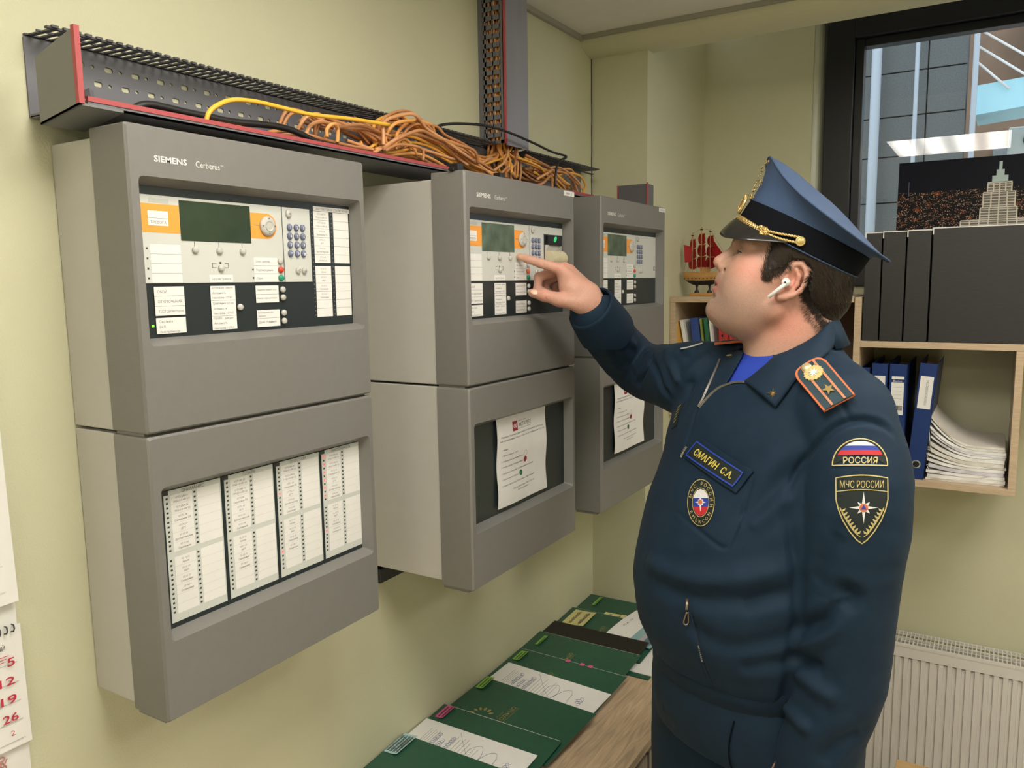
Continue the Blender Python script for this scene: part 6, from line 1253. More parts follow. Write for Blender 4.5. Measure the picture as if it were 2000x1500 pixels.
def f2(b, W, H):
    right = [(1, .045), (1, .36), (.955, .50), (.87, .66), (.74, .82), (.60, .945), (.5, 1.0)]; top = [(i/8, 0.045-0.045*math.sin(PI*i/8)) for i in range(9)]
    R_ = [right[0]]
    for a, c in zip(right[:-1], right[1:]): R_ += [((a[0]*(3-k)+c[0]*k)/3, (a[1]*(3-k)+c[1]*k)/3) for k in (1, 2, 3)]
    P = top+R_[1:]+[(1-x, y) for x, y in R_[::-1][1:-1]]; P = [(x*W, y*H) for x, y in P]; fan(b, P, 0.0, 0, 7)
    ribbon(b, P, 0.0017, 0.0012, 1, True)
    ribbon(b, [(W*i/12, H*(0.245-0.035*math.sin(PI*i/12))) for i in range(13)], 0.0012, 0.0012, 1)
    b.text('МЧС РОССИИ', (W*0.5, H*0.185, 0.0012), Vector((1, 0, 0)), Vector((0, -1, 0)), w=W*0.84, h=H*0.105, mi=1, center=True)
    cx, cy = W*0.53, H*0.475; fan(b, star8(cx, cy, W*0.27, W*0.085, 1.22), 0.0012, 2, 3)
    fan(b, [(cx+W*0.085*math.cos(i*PI/10), cy+W*0.085*math.sin(i*PI/10)) for i in range(20)], 0.0018, 3, 2)
    fan(b, [(cx, cy-W*0.065), (cx+W*0.056, cy+W*0.035), (cx-W*0.056, cy+W*0.035)], 0.0023, 4, 2)
    for sg in (-1, 1):
        stem = [(0.5+sg*(0.03+0.36*t**0.8), 0.90-0.36*t**1.15) for t in [i/8 for i in range(9)]]; ribbon(b, [(x*W, y*H) for x, y in stem], 0.0009, 0.0012, 1)
        for i in range(1, 9):
            x, y = stem[i]
            for q in (-1, 1):
                dx, dy = (0.040*q, -0.075) if q*sg > 0 else (0.075*q, -0.055); fan(b, [(x*W, y*H), ((x+dx*0.35-0.010*q)*W, (y+dy*0.6)*H), ((x+dx)*W, (y+dy)*H), ((x+dx*0.8)*W, (y+dy*0.35)*H)], 0.0012, 1, 1)
framed(BK['shield'], 'shield_patch', f2, [dkp, gthr, wht, orp, blu])
def f3(b, W, H):
    cx, cy = W/2, H/2; E = lambda q, n=32: [(cx+W/2*q*math.cos(2*PI*i/n), cy+H/2*q*math.sin(2*PI*i/n)) for i in range(n)]
    fan(b, E(0.98), 0.0, 0); ribbon(b, E(0.97), 0.0013, 0.0012, 1, True); ribbon(b, E(0.60), 0.0010, 0.0012, 1, True)
    n = 32; vs = [(cx+W/2*0.56*math.cos(2*PI*i/n), cy+H/2*0.56*math.sin(2*PI*i/n)) for i in range(n)]
    for v0, v1, mi in ((-1, -.33, 2), (-.33, .33, 3), (.33, 1, 4)):
        L_ = []; R_ = []
        for i in range(7):
            v = v0+(v1-v0)*i/6; q = math.sqrt(max(0, 1-v*v)); L_.append((cx-W/2*0.56*q, cy+H/2*0.56*v, 0.0008)); R_.append((cx+W/2*0.56*q, cy+H/2*0.56*v, 0.0008))
        b.add(L_+R_, [(i, i+1, 8+i, 7+i) for i in range(6)], mi)
    fan(b, star8(cx, cy, W*0.20, W*0.08, 1.35), 0.0014, 2, 2); fan(b, [(cx+W*0.075*math.cos(i*PI/6), cy+W*0.075*math.sin(i*PI/6)) for i in range(12)], 0.0019, 5, 1)
    for t, a0, a1, flip in (('МЧС РОССИИ', -160, 10, 0), ('EMERCOM', 150, 38, 1)):
        for i, ch in enumerate(t):
            if ch == ' ': continue
            a = math.radians(a0+(a1-a0)*i/(len(t)-1)); px_, py_ = cx+W/2*0.79*math.cos(a), cy+H/2*0.79*math.sin(a); tx, ty = (-math.sin(a), math.cos(a)) if not flip else (math.sin(a), -math.cos(a))
            U = Vector((tx, ty, 0)).normalized(); V = Vector((U.y, -U.x, 0)); h_ = W*0.11; o_ = Vector((px_, py_, 0.0012))-V*h_/2; b.text(ch, o_, U, V, h=h_, mi=1, center=True)
framed(BK['badge'], 'round_badge', f3, [dkp, gthr, wht, blu, rdp, orp])
def f4(b, W, H):
    R_ = [(0, 0), (W, 0), (W, H), (0, H)]; P = []
    for a, c in zip(R_, R_[1:]+R_[:1]): P += [(a[0]+(c[0]-a[0])*k/6, a[1]+(c[1]-a[1])*k/6) for k in range(6)]
    fan(b, P, 0.0, 0, 4); ribbon(b, P, 0.0028, 0.0012, 1, True); b.text('СМАГИН  С.А.', (W*0.5, H*0.72, 0.0012), Vector((1, 0, 0)), Vector((0, -1, 0)), w=W*0.80, h=H*0.42, mi=2, bold=0.02, center=True)
def f5(b, W, H):
    R_ = [(0, 0), (W, 0), (W, H), (0, H)]; P = []
    for a, c in zip(R_, R_[1:]+R_[:1]): P += [(a[0]+(c[0]-a[0])*k/8, a[1]+(c[1]-a[1])*k/8) for k in range(8)]
    fan(b, P, 0.0010, 0, 5)
framed(BK['flap'], 'pocket_flap', f5, navy, lift=0.0038)
framed(BK['tag'], 'name_tag', f4, [dkp, mat('tag_blue_border', (0.02, 0.06, 0.42), 0.6, lin=True), mat('tag_yellow_thread', (0.75, 0.62, 0.12), 0.5, lin=True)], lift=0.0062)
def f6(b, W, H): fan(b, star8(W/2, H/2, W*0.5, W*0.13, 1.0), 0.001, 0, 2)
# shoulder board: stiff flat board lying on the shoulder
def board(corners, nm, full=True):
    A, B_, C_, D_ = [Vector(c) for c in corners]; n = (B_-A).cross(D_-A).normalized(); n = -n if n.z < 0 else n
    Wd, Hd = (B_-A).length, (D_-A).length
    T = lambda u, v, w: tuple(A+(B_-A)*u*(1-v)+(C_-D_)*u*v+(D_-A)*v+n*(0.017+w))
    out = [(0, 1), (0, .16), (.05, .07), (.14, .015), (.27, -.01), (.5, -.02), (.73, -.01), (.86, .015), (.95, .07), (1, .16), (1, 1)]
    b = MB(T)
    def slab(P, w0, w1, mi): m_ = len(P); b.add([(u, v, w0) for u, v in P]+[(u, v, w1) for u, v in P], [tuple(range(m_))[::-1], tuple(range(m_, 2*m_))]+[(i, (i+1) % m_, m_+(i+1) % m_, m_+i) for i in range(m_)], mi)
    slab(out, 0, 0.0042, 1); ins = [(0.055+u*0.89, 0.035+v*0.965) for u, v in out]; ins[0] = (0.055, 1.0); ins[-1] = (0.945, 1.0); slab(ins, 0.0030, 0.0048, 0)
    for u in (0.30, 0.70): b.add([(u-0.035, 0.03, 0.0064), (u+0.035, 0.03, 0.0064), (u+0.035, 1, 0.0064), (u-0.035, 1, 0.0064)], [(0, 1, 2, 3)], 2)
    o = b.build(nm, [mat('board_teal_navy', (0.016, 0.045, 0.065), 0.6, lin=True), orp, mat('board_stripe', (0.55, 0.22, 0.11), 0.6, lin=True)], jacket)
    return o, T
ep, TE = board(BK['epau'], 'shoulder_board')
def on_board(fn, m, nm='board_emblem', lab=None):
    b = MB(TE); fn(b); o = b.build(nm, m, jacket); return tag(o, lab) if lab else o
asp = 0.45
on_board(lambda b: fan(b, [(0.5+0.17*math.cos(a)*1.0*(1 if i % 2 else 0.42), 0.71+0.17*asp*math.sin(a)*1.55*(1 if i % 2 else 0.42)) for i, a in enumerate([k*PI/5+PI/2 for k in range(10)])], 0.0086, 0, 2), gold, 'rank_star')
on_board(lambda b: fan(b, [(0.47+(0.30 if i % 2 else 0.26)*math.cos(i*PI/16), 0.275+(0.30 if i % 2 else 0.26)*0.52*math.sin(i*PI/16)) for i in range(32)], 0.0080, 0, 3), gthr, 'board_emblem')
on_board(lambda b: fan(b, [(x, y) for x, y in [(0.47+0.17*math.cos(k*PI/8)*(1 if k % 2 == 0 else .4), 0.275+0.09*math.sin(k*PI/8)*(1 if k % 2 == 0 else .4)) for k in range(16)]], 0.0092, 0, 2), wht, 'emblem_star')
b = MB(); q = Vector(TE(0.42, 0.085, 0.004)); n_ = (Vector(TE(0, 0, 1))-Vector(TE(0, 0, 0))).normalized(); b.lathe([(0.0082, 0), (0.0080, 0.003), (0.006, 0.0048), (0.0001, 0.0056)], q, n_, 20); b.build('board_button', gpale, jacket, smooth=True)
# far shoulder board (seen edge-on) and far sleeve patch
fe = [Vector(p) for p in BK['fepau']]; A_ = fe[0]+Vector((0.004, 0.02, 0.010)); B2 = Vector((-0.005, 0.045, 1.578))
board([(0.038, 0.082, 1.560), (0.008, 0.040, 1.560), (-0.036, 0.092, 1.551), (-0.006, 0.140, 1.551)], 'shoulder_board')
b = MB(); b.tube([Vector(p)+Vector((0, -0.001, 0.003)) for p in BK['fpatch']], 0.0016, 6, smooth=3); b.build('sleeve_patch_edge', mat('pale_thread', (0.45, 0.45, 0.42), 0.6, lin=True), jacket, smooth=True)
framed([BK['ftag'][0], (BK['ftag'][0][0]-0.012, BK['ftag'][0][1]+0.012, BK['ftag'][0][2]-0.006), (BK['ftag'][2][0]-0.012, BK['ftag'][2][1]+0.012, BK['ftag'][2][2]-0.004), BK['ftag'][2]], 'name_tag', lambda b, W, H: (fan(b, [(0, 0), (W, 0), (W, H/2), (W, H), (0, H), (0, H/2)], 0.001, 0, 3), [ribbon(b, [(W*0.25, H*(0.1+0.16*k)), (W*0.75, H*(0.18+0.16*k))], 0.002, 0.002, 1) for k in range(5)]), [dkp, gthr])
# zip edges, zip pull, lower zip, pin
def teeth(P, r, nm, step=0.0022):
    Q = catmull([Vector(p) for p in P], 8); L_ = [0]
    for a, c in zip(Q[:-1], Q[1:]): L_.append(L_[-1]+(c-a).length)
    tape = MB(); tape.tube([q+Vector((-0.0005, -0.0015, 0.0)) for q in Q], r*0.8, 6); tz = tape.build('zip_tape', navyd, jacket, smooth=True)
    b = MB(); s_ = 0.0
    while s_ < L_[-1]:
        i = max(j for j in range(len(L_)) if L_[j] <= s_); i = min(i, len(Q)-2); t = (s_-L_[i])/max(1e-9, L_[i+1]-L_[i]); p = Q[i].lerp(Q[i+1], t)+Vector((-0.001, -0.0030, 0.0006)); d = (Q[i+1]-Q[i]).normalized(); side = d.cross(Vector((0.3, 1, 0))).normalized()
        b.obox(p, side*0.0017, d*0.00055, Vector((0.0, 0.0011, 0.0))); s_ += step
    return tag(b.build(nm, mat('zip_metal', (0.5, 0.48, 0.42), 0.35, 0.8, lin=True), jacket), None)
for k_, nm in (('zipL', 'zip_teeth'), ('zipR', 'zip_teeth'), ('chzip', 'zip_teeth')): teeth([onj(p, (-0.5, -0.85, 0.1), 0.001) if k_ != 'zipR' else Vector(p) for p in BK[k_]], 0.0025, nm)['kind'] = 'stuff'
b = MB(); P = [onj(p, (-0.4, -0.9, 0), 0.004) for p in BK['zpull']]; b.tube([P[0], P[1]], 0.0028, 8); b.tube([P[1]+Vector((0, 0, -0.004)), P[2]+Vector((-0.004, 0, 0)), P[2]+Vector((0.0, -0.001, -0.004)), P[2]+Vector((0.004, 0, 0)), P[1]+Vector((0.002, 0, -0.004))], 0.0013, 6, smooth=3); b.build('zip_pull', mat('bronze_zip', (0.30, 0.24, 0.18), 0.3, 0.8, lin=True), jacket, smooth=True)
b = MB(); b.tube([onj(p, (-0.4, -0.9, 0), 0.0003) for p in BK['zlow']], 0.0012, 5, smooth=3); b.build('zip_tape', navyd, jacket, smooth=True)
b = MB(); Z_ = catmull([onj(p, (-0.4, -0.9, 0), 0.0015) for p in BK['zlow'][3:5]], 9)
for p in Z_: b.obox(p, Vector((0.0011, 0, 0)), Vector((0, 0.0006, 0)), Vector((0, 0, 0.0006)))
b.build('zip_teeth', mat('zip_metal', (0.5, 0.48, 0.42), 0.35, 0.8, lin=True), jacket)['kind'] = 'stuff'
# collar leaf with star
A = [Vector(p) for p in BK['colA']+BK['colA2']]; Bc = [Vector(p) for p in BK['colB']]
nC = Vector((-0.35, -0.85, 0.35)).normalized()
A = [p+nC*0.005 if i < 5 else p+nC*0.005 for i, p in enumerate(A)]
A[0] = Vector((0.1150, -0.062, 1.618))
A = catmull(A, 4); Bc = [Vector((0.1290, -0.060, 1.590))]+[onj(p, nC, 0.006) for p in Bc[1:]]; Bc = catmull(Bc, 4); nr = 10; vs = []
for a, c in zip(A, Bc):
    for j in range(nr+1):
        t = j/nr; p = a.lerp(c, t)
        q = onj(p, nC, 0.0055)
        hgt = (q-p).dot(nC)
        if hgt > 0: p = p+nC*hgt
        p = p+nC*(0.006*math.sin(PI*t)); vs.append(tuple(p))
m_ = len(A); f_ = [(i*(nr+1)+j, i*(nr+1)+j+1, (i+1)*(nr+1)+j+1, (i+1)*(nr+1)+j) for i in range(m_-1) for j in range(nr)]
b = MB(); b.add(vs, f_); col = b.build('collar', navy, jacket, smooth=True); sd = col.modifiers.new('thickness', 'SOLIDIFY'); sd.thickness = 0.0028; sd.offset = 0
# collar behind the neck and on the far side
b = MB(); ring = []
for i in range(19):
    a = math.radians(-62+i*13.5); cx, cy = 0.074, 0.002; R = 0.071; dx, dy = math.cos(a), math.sin(a)      # from the near rear round the back to the far side
    zt = 1.612+0.012*math.cos(a) - (0.030*max(0, (i-9)/9)**1.3 if i > 9 else 0); ring.append(((cx+dx*(R-0.002), cy+dy*(R-0.002), zt-0.045), (cx+dx*R, cy+dy*R, zt), (cx+dx*(R+0.006), cy+dy*(R+0.006), zt-0.003), (cx+dx*(R+0.026), cy+dy*(R+0.026), zt-0.046)))
for k in range(3):
    v_ = [q for r_ in ring for q in (r_[k], r_[k+1])]; b.add(v_, [(2*i, 2*i+1, 2*i+3, 2*i+2) for i in range(len(ring)-1)])
cb = b.build('collar_back', navy, jacket, smooth=True, weld=True); sd = cb.modifiers.new('thickness', 'SOLIDIFY'); sd.thickness = 0.0025
cbvh = BVHTree.FromPolygons(vs, f_)
SC = [Vector(p) for p in BK['star']]
def colpt(p): h = cbvh.ray_cast(Vector(p)+nC*0.05, -nC, 0.12); return (h[0] if h[0] is not None else Vector(p))
cc = colpt(sum(SC, Vector())/4); ux = (SC[1]-SC[0]); ux = (ux-nC*ux.dot(nC)).normalized(); vx = nC.cross(ux); vx = vx if vx.z > 0 else -vx
b = MB(); S8 = star8(0, 0, 0.0098, 0.0026); vs2 = [tuple(cc+nC*0.0045)]+[tuple(cc+ux*x+vx*y+nC*0.002) for x, y in S8]; b.add(vs2, [(0, 1+i, 1+(i+1) % 16) for i in range(16)]); b.add([tuple(cc+ux*x+vx*y) for x, y in S8]+[tuple(cc+ux*x+vx*y+nC*0.002) for x, y in S8], [(i, (i+1) % 16, 16+(i+1) % 16, 16+i) for i in range(16)]); tag(b.build('collar_star', gold, jacket), 'small gold eight-pointed star')
b = MB(); P = [Vector(p)+Vector((-0.002, -0.004, 0.002)) for p in BK['pin']]; b.tube(P, 0.0014, 6); b.build('collar_pin', gpale, jacket)
# cuff turned back on the raised arm
CF = Field((-0.33, 0.12, 1.55), (-0.13, 0.40, 1.72), 0.003); CF.path([(-0.208, 0.293, 1.572), (-0.232, 0.262, 1.602), (-0.258, 0.226, 1.638)], [0.0585, 0.0575, 0.0505], 0.002)
wd_ = np.array([-0.6, -0.55, 0.60]); wd_ /= np.linalg.norm(wd_)
CF.op(lambda X, Y, Z: (X+0.2585)*wd_[0]+(Y-0.2255)*wd_[1]+(Z-1.6385)*wd_[2], (-0.33, 0.12, 1.55), (-0.13, 0.40, 1.72), 0.004, 'and')
CF.op(lambda X, Y, Z: -((X+0.208)*wd_[0]+(Y-0.293)*wd_[1]+(Z-1.575)*wd_[2]), (-0.33, 0.12, 1.55), (-0.13, 0.40, 1.72), 0.004, 'and')
CF.cone((-0.235, 0.255, 1.608), (-0.290, 0.180, 1.690), 0.041, 0.044, 0.003, 'sub')
to_mesh([CF], 'cuff', navy, man, strokes_post([([(-0.262, 0.20, 1.585), (-0.240, 0.215, 1.60), (-0.215, 0.24, 1.625)], -0.002, 0.006)], 0.0015, 4))
# ---- shirt
F = jacket_field(0.0085, False); F.op(lambda X, Y, Z: 1.47-Z, (-0.32, -0.31, 1.2), (0.30, 0.47, 1.66), 0.002, 'and'); F.D[:, :, :int((1.465-0.80)/0.0035)] = 0.014
F.path([(0.072, -0.0, 1.550), (0.072, 0, 1.53)], [0.073, 0.079], 0.01); F.op(lambda X, Y, Z: Z-(1.562+0.06*X), (-0.32, -0.31, 1.2), (0.30, 0.47, 1.66), 0.002, 'and'); F.op(lambda X, Y, Z: X-0.075, (-0.32, -0.31, 1.2), (0.30, 0.47, 1.66), 0.002, 'and')
blt = mat('royal_blue_tshirt', (0.018, 0.055, 0.46), 0.75, bump=0.3, bscale=900, lin=True)
F.cone((0.075, 0.0, 1.66), (0.072, 0.0, 1.53), 0.0665, 0.0665, 0.002, 'sub')
sh_o, VS, QS = to_mesh([F], 'tshirt', blt, man); del F
b = MB(); pth = [(0.0705+0.0725*math.cos(a), 0.0725*math.sin(a), 1.5620+0.010*math.cos(a)) for a in [i*2*PI/28 for i in range(29)]]; b.tube(pth, 0.0052, 8); b.build('neckband', blt, sh_o, smooth=True)

# ---- trousers and shoes
TF = Field((-0.20, -0.28, 0.03), (0.24, 0.24, 1.06), 0.005)
TF.stack([(0.86, 0.02, 0, 0.178, 0.152), (0.93, 0.018, 0, 0.186, 0.166), (1.00, 0.016, 0, 0.178, 0.162), (1.05, 0.016, 0, 0.170, 0.155)], LX, FX, 0.01)
for hx, hy in ((0.072, -0.088), (-0.034, 0.088)): TF.path([(hx, hy, 0.90), (hx-0.012, hy, 0.66), (hx-0.012, hy, 0.45), (hx, hy, 0.10)], [0.110, 0.096, 0.078, 0.068], 0.02)
tr_o, VT, QT = to_mesh([TF], 'trousers', navy, man, strokes_post([([(-0.055, -0.13, 0.99), (-0.070, -0.125, 0.90), (-0.075, -0.12, 0.80)], -0.003, 0.004), ([(-0.145, 0.0, 1.0), (-0.150, -0.02, 0.9), (-0.140, -0.02, 0.8)], 0.002, 0.004), ([(-0.1, -0.1, 0.95), (-0.12, -0.06, 0.90), (-0.14, -0.02, 0.87)], -0.003, 0.012)], 0.0014, 7)); del TF
BT = BVHTree.FromPolygons(VT.tolist(), QT.tolist())
b = MB(); R_ = []
for i in range(49):
    a = 2*PI*i/48; d = Vector((math.cos(a), math.sin(a), 0)); h = BT.ray_cast(Vector((0.016, 0, 1.0))+d*0.4, -d, 0.5); R_.append((h[0] if h[0] is not None else Vector((0.016, 0, 1.0))+d*0.17)+d*0.003)
b.add([tuple(p+Vector((0, 0, z))) for z in (-0.022, 0.022) for p in R_], [(i, i+1, 50+i, 49+i) for i in range(48)]); wb_ = b.build('waistband', navy, tr_o, smooth=True); sd = wb_.modifiers.new('thickness', 'SOLIDIFY'); sd.thickness = 0.003
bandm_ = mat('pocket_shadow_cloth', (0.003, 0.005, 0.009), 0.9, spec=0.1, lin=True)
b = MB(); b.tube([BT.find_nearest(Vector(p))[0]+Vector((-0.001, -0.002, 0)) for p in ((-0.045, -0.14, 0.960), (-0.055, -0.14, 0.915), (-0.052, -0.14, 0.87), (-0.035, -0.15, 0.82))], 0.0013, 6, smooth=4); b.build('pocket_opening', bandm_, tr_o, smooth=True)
for hx, hy in ((0.072, -0.088), (-0.034, 0.088)):
    F = Field((hx-0.30, hy-0.22, 0.0), (hx+0.12, hy+0.10, 0.14), 0.004)
    F.cone((hx+0.03, hy+0.018, 0.045), (hx-0.03, hy-0.018, 0.07), 0.042, 0.045, 0.02); F.chain([(hx, hy, 0.05), (hx-0.10, hy-0.063, 0.038), (hx-0.17, hy-0.107, 0.030)], [0.046, 0.044, 0.032], 0.02); F.cone((hx, hy, 0.07), (hx, hy, 0.12), 0.042, 0.044, 0.02)
    F.op(lambda X, Y, Z: 0.004-Z, F.lo, (hx+0.12, hy+0.10, 0.14), 0.003, 'and'); to_mesh([F], 'shoe', mat('black_leather', (0.01, 0.01, 0.01), 0.25, lin=True), man)

# ---- hair
hair_m = mat('dark_brown_hair', (0.016, 0.010, 0.0065), 0.55, var=0.4, scale=90, bump=0.4, bscale=260, lin=True)
HPOLY = [(56, 62), (50, 44), (47, 25), (43, 8), (41, -7), (33, -6), (26, 6), (18, 15), (13, 24), (9, 33), (-5, 38), (-19, 33), (-26, 22), (-30, 2), (-38, -12), (-50, -17), (-64, -26), (-84, -38), (-100, -46), (-130, -50), (-130, 80), (-60, 90), (50, 90)]
HF_ = Field(tuple(HO+np.array([-0.12, -0.12, -0.11])), tuple(HO+np.array([0.17, 0.12, 0.13])), 0.0025)
head_shape(HF_, 6.5); he(HF_, (-62, 0, 0), (56, 62, 46), 0.02); he(HF_, (38, 0, -18), (59, 61.5, 73), 0.03); he(HF_, (50, 37, -20), (38.5, 32.5, 43), 0.02); he(HF_, (50, -37, -20), (38.5, 32.5, 43), 0.02); HF_.cone(hp(-38, 0, -38), (0.074, 0, 1.60), 0.0635, 0.0675, 0.02)
def hairmask(X, Y, Z):
    dx, dy, dz = X-HO[0], Y-HO[1], Z-HO[2]; f = (dx*HF[0]+dy*HF[1]+dz*HF[2])*1000; u = (dx*HU[0]+dy*HU[1]+dz*HU[2])*1000
    f = f+2.5*np.sin(u*0.9)+1.5*np.sin(u*2.3+1); u = u+2.2*np.sin(f*0.8+2)+1.4*np.sin(f*1.9)
    A = np.array(HPOLY, float); d = np.full(X.shape, 1e9); ins = np.zeros(X.shape, bool)
    for i in range(len(A)):
        a, c = A[i], A[(i+1) % len(A)]; e = c-a; wx, wz = f-a[0], u-a[1]; t = np.clip((wx*e[0]+wz*e[1])/(e@e), 0, 1); d = np.minimum(d, (wx-t*e[0])**2+(wz-t*e[1])**2)
        cnd = ((a[1] > u) != (c[1] > u)); ins ^= cnd & (wx < e[0]*wz/(e[1] if abs(e[1]) > 1e-9 else 1e-9))
    return np.sqrt(d)*np.where(ins, -1, 1)*0.001
HF_.op(hairmask, HF_.lo, [a[-1] for a in HF_.ax], 0.008, 'and')
def hpost(V, Nn):
    from mathutils import noise
    P = (V-HO)@HA.T*1000; D = np.array([0.0008*noise.noise(((p[0]+0.7*p[2])*0.035, p[1]*0.04, (p[2]-0.7*p[0])*0.26))+0.0005*noise.noise(((p[0]+0.7*p[2])*0.08, p[1]*0.1, (p[2]-0.7*p[0])*0.9)) for p in P]); return V+Nn*D[:, None]
hair, VH, QH = to_mesh([HF_], 'hair', hair_m, man, hpost, 1)
BB = BVHTree.FromPolygons(VB.tolist(), QB.tolist()); BHR = BVHTree.FromPolygons(VH.tolist(), QH.tolist())
def wisps(n, poly, dirf, L0, L1, rr, nm, m, seed, parent):
    rnd = random.Random(seed); b = MB(); sp = 9 if nm == 'hair_strands' else 3; bv = BHR if nm == 'hair_strands' else BB
    for _ in range(n):
        i = rnd.random()*(len(poly)-1); k = int(i); t = i-k; f = poly[k][0]*(1-t)+poly[k+1][0]*t+rnd.gauss(0, sp); u = poly[k][1]*(1-t)+poly[k+1][1]*t+rnd.gauss(0, sp); d = dirf(f, u, rnd); L = rnd.uniform(L0, L1); P = []
        for sgn in (1,):
            for j in range(4):
                ff, uu = f+d[0]*L*j/3+rnd.gauss(0, 0.5), u+d[1]*L*j/3+rnd.gauss(0, 0.5); h = bv.ray_cast(Vector(hp(ff, 140, uu)), Vector(-HS), 0.14)
                if h[0] is None: break
                P.append(h[0]+Vector(HS)*((0.0012-0.001*j/3) if sp > 5 else (0.004-0.0032*j/3)))
        if len(P) == 4: b.tube(P, [rr, rr, rr*0.8, rr*0.25], 3, cap=False)
    return b.build(nm, m, parent, smooth=True)
wisps(800, [(50, 55), (48, 25), (44, 5), (41, -6), (34, -4), (26, 8), (14, 26)], lambda f, u, r: (-0.55+r.gauss(0, .25), -0.8), 5, 11, 0.00028, 'sideburn_strands', mat('greying_hair', (0.060, 0.044, 0.032), 0.55, lin=True), 6, hair)
wisps(900, [(-26, 22), (-30, 2), (-38, -11), (-50, -16), (-64, -26), (-84, -38), (-100, -46)], lambda f, u, r: (0.35+r.gauss(0, .35), -0.9), 5, 12, 0.00026, 'nape_strands', hair_m, 8, hair)
wisps(1500, [(-106, 55), (-98, 20), (-80, 0), (-60, -8), (-45, 12), (-35, 40), (-20, 48), (10, 44), (30, 48), (42, 40), (38, 20)], lambda f, u, r: (-0.72+r.gauss(0, .2), -0.65), 12, 26, 0.00042, 'hair_strands', mat('brown_hair_strand', (0.034, 0.021, 0.014), 0.5, lin=True), 9, hair)
wisps(420, [(-40, -28), (-60, -42), (-85, -56), (-98, -60)], lambda f, u, r: (0.3+r.gauss(0, .4), -0.8), 3, 7, 0.00016, 'neck_fuzz', mat('fine_neck_hair', (0.10, 0.06, 0.04), 0.5, lin=True), 12, hair)

# ---- eyes, teeth, earbud, nail
for s_ in (1, -1):
    b = MB(); P = []
    for i in range(9):
        t = -0.55+1.75*i/8; P.append(hp(79.5+13.3*math.cos(t)*0.98, 30*s_+13.3*math.sin(t)*s_*0.98, 16.4-1.6*(i/8)**2))
    b.tube(P, [0.0004, 0.0007, 0.0009, 0.0010, 0.0010, 0.0010, 0.0009, 0.0007, 0.0004], 5); b.build('eyelashes', mat('lash_brown', (0.03, 0.02, 0.015), 0.6, lin=True), man, smooth=True)
for s_ in (1, -1):
    b = MB(); c = hp(79.5, 30*s_, 15); prof = [(0.0001, -0.0122)]+[(0.0122*math.sin(t), -0.0122*math.cos(t)) for t in [k*PI/16 for k in range(1, 16)]]+[(0.0001, 0.0122)]
    b.lathe(prof, c, tuple(HF), 24); 
    for k in range(len(b.f)):
        if len(b.f[k]) == 4:
            z_ = (Vector(b.v[b.f[k][0]])-Vector(c)).dot(Vector(HF)); b.m[k] = 2 if z_ > 0.0118 else (1 if z_ > 0.0098 else 0)
    tag(b.build('eye', [mat('eye_white', (0.42, 0.39, 0.36), 0.2, lin=True), mat('iris_grey', (0.10, 0.12, 0.12), 0.15, lin=True), black_m], man, smooth=True), None)
b = MB(); b.add([hp(93.5*math.cos(t)+0-0.0, 30*math.sin(t), u) for u in (-46.5, -51) for t in [(-0.45+0.09*i) for i in range(11)]], [(i, i+1, 12+i, 11+i) for i in range(10)]); b.build('teeth', mat('teeth', (0.7, 0.66, 0.58), 0.3, lin=True), man, smooth=True)
eb = MB(); c = Vector(hp(7, 90, -5)); eb.lathe([(0.0001, -0.006), (0.0045, -0.0045), (0.0068, 0), (0.0072, 0.003), (0.0055, 0.0066), (0.0001, 0.0078)], c, tuple(HS), 20); eb.tube([hp(4.5, 92, -3), hp(9, 94, -12), hp(22, 92, -38)], [0.0048, 0.0034, 0.0031], 12, smooth=0)
ebo = tag(eb.build('earbud', mat('white_gloss_plastic', (0.78, 0.78, 0.78), 0.15, lin=True), man, smooth=True), 'white wireless earbud in the left ear')
b = MB(); b.lathe([(0.0016, 0), (0.0012, 0.0006)], Vector(hp(9, 97.5, -6)), tuple(HS), 10); b.build('earbud_vent', black_m, ebo)
def nail(c, ux_, n, a, b2, nm='thumbnail'):
    b = MB(); ux_ = Vector(ux_).normalized(); n = Vector(n).normalized(); vx_ = n.cross(ux_).normalized(); c = Vector(c); P = []
    vs = [tuple(c+n*0.0009)]
    for r_ in (0.5, 1.0):
        for k in range(16): t = 2*PI*k/16; x, y = r_*a*math.cos(t), r_*b2*math.sin(t); vs.append(tuple(c+ux_*x+vx_*y+n*(0.0009-0.0007*r_*r_-14*y*y)))
    b.add(vs, [(0, 1+k, 1+(k+1) % 16) for k in range(16)]+[(1+k, 17+k, 17+(k+1) % 16, 1+(k+1) % 16) for k in range(16)]); return b.build(nm, mat('nail', (0.66, 0.45, 0.34), 0.3, lin=True), man, smooth=True)
h = BB.ray_cast(Vector((-0.372, 0.15, 1.680)), Vector((0, 0.97, -0.18)).normalized(), 0.2)
if h[0] is not None: nail(h[0]+Vector((0, -0.0008, 0.0003)), (-1, 0.15, 0.18), (-0.05, -0.9, 0.42), 0.0075, 0.0052)

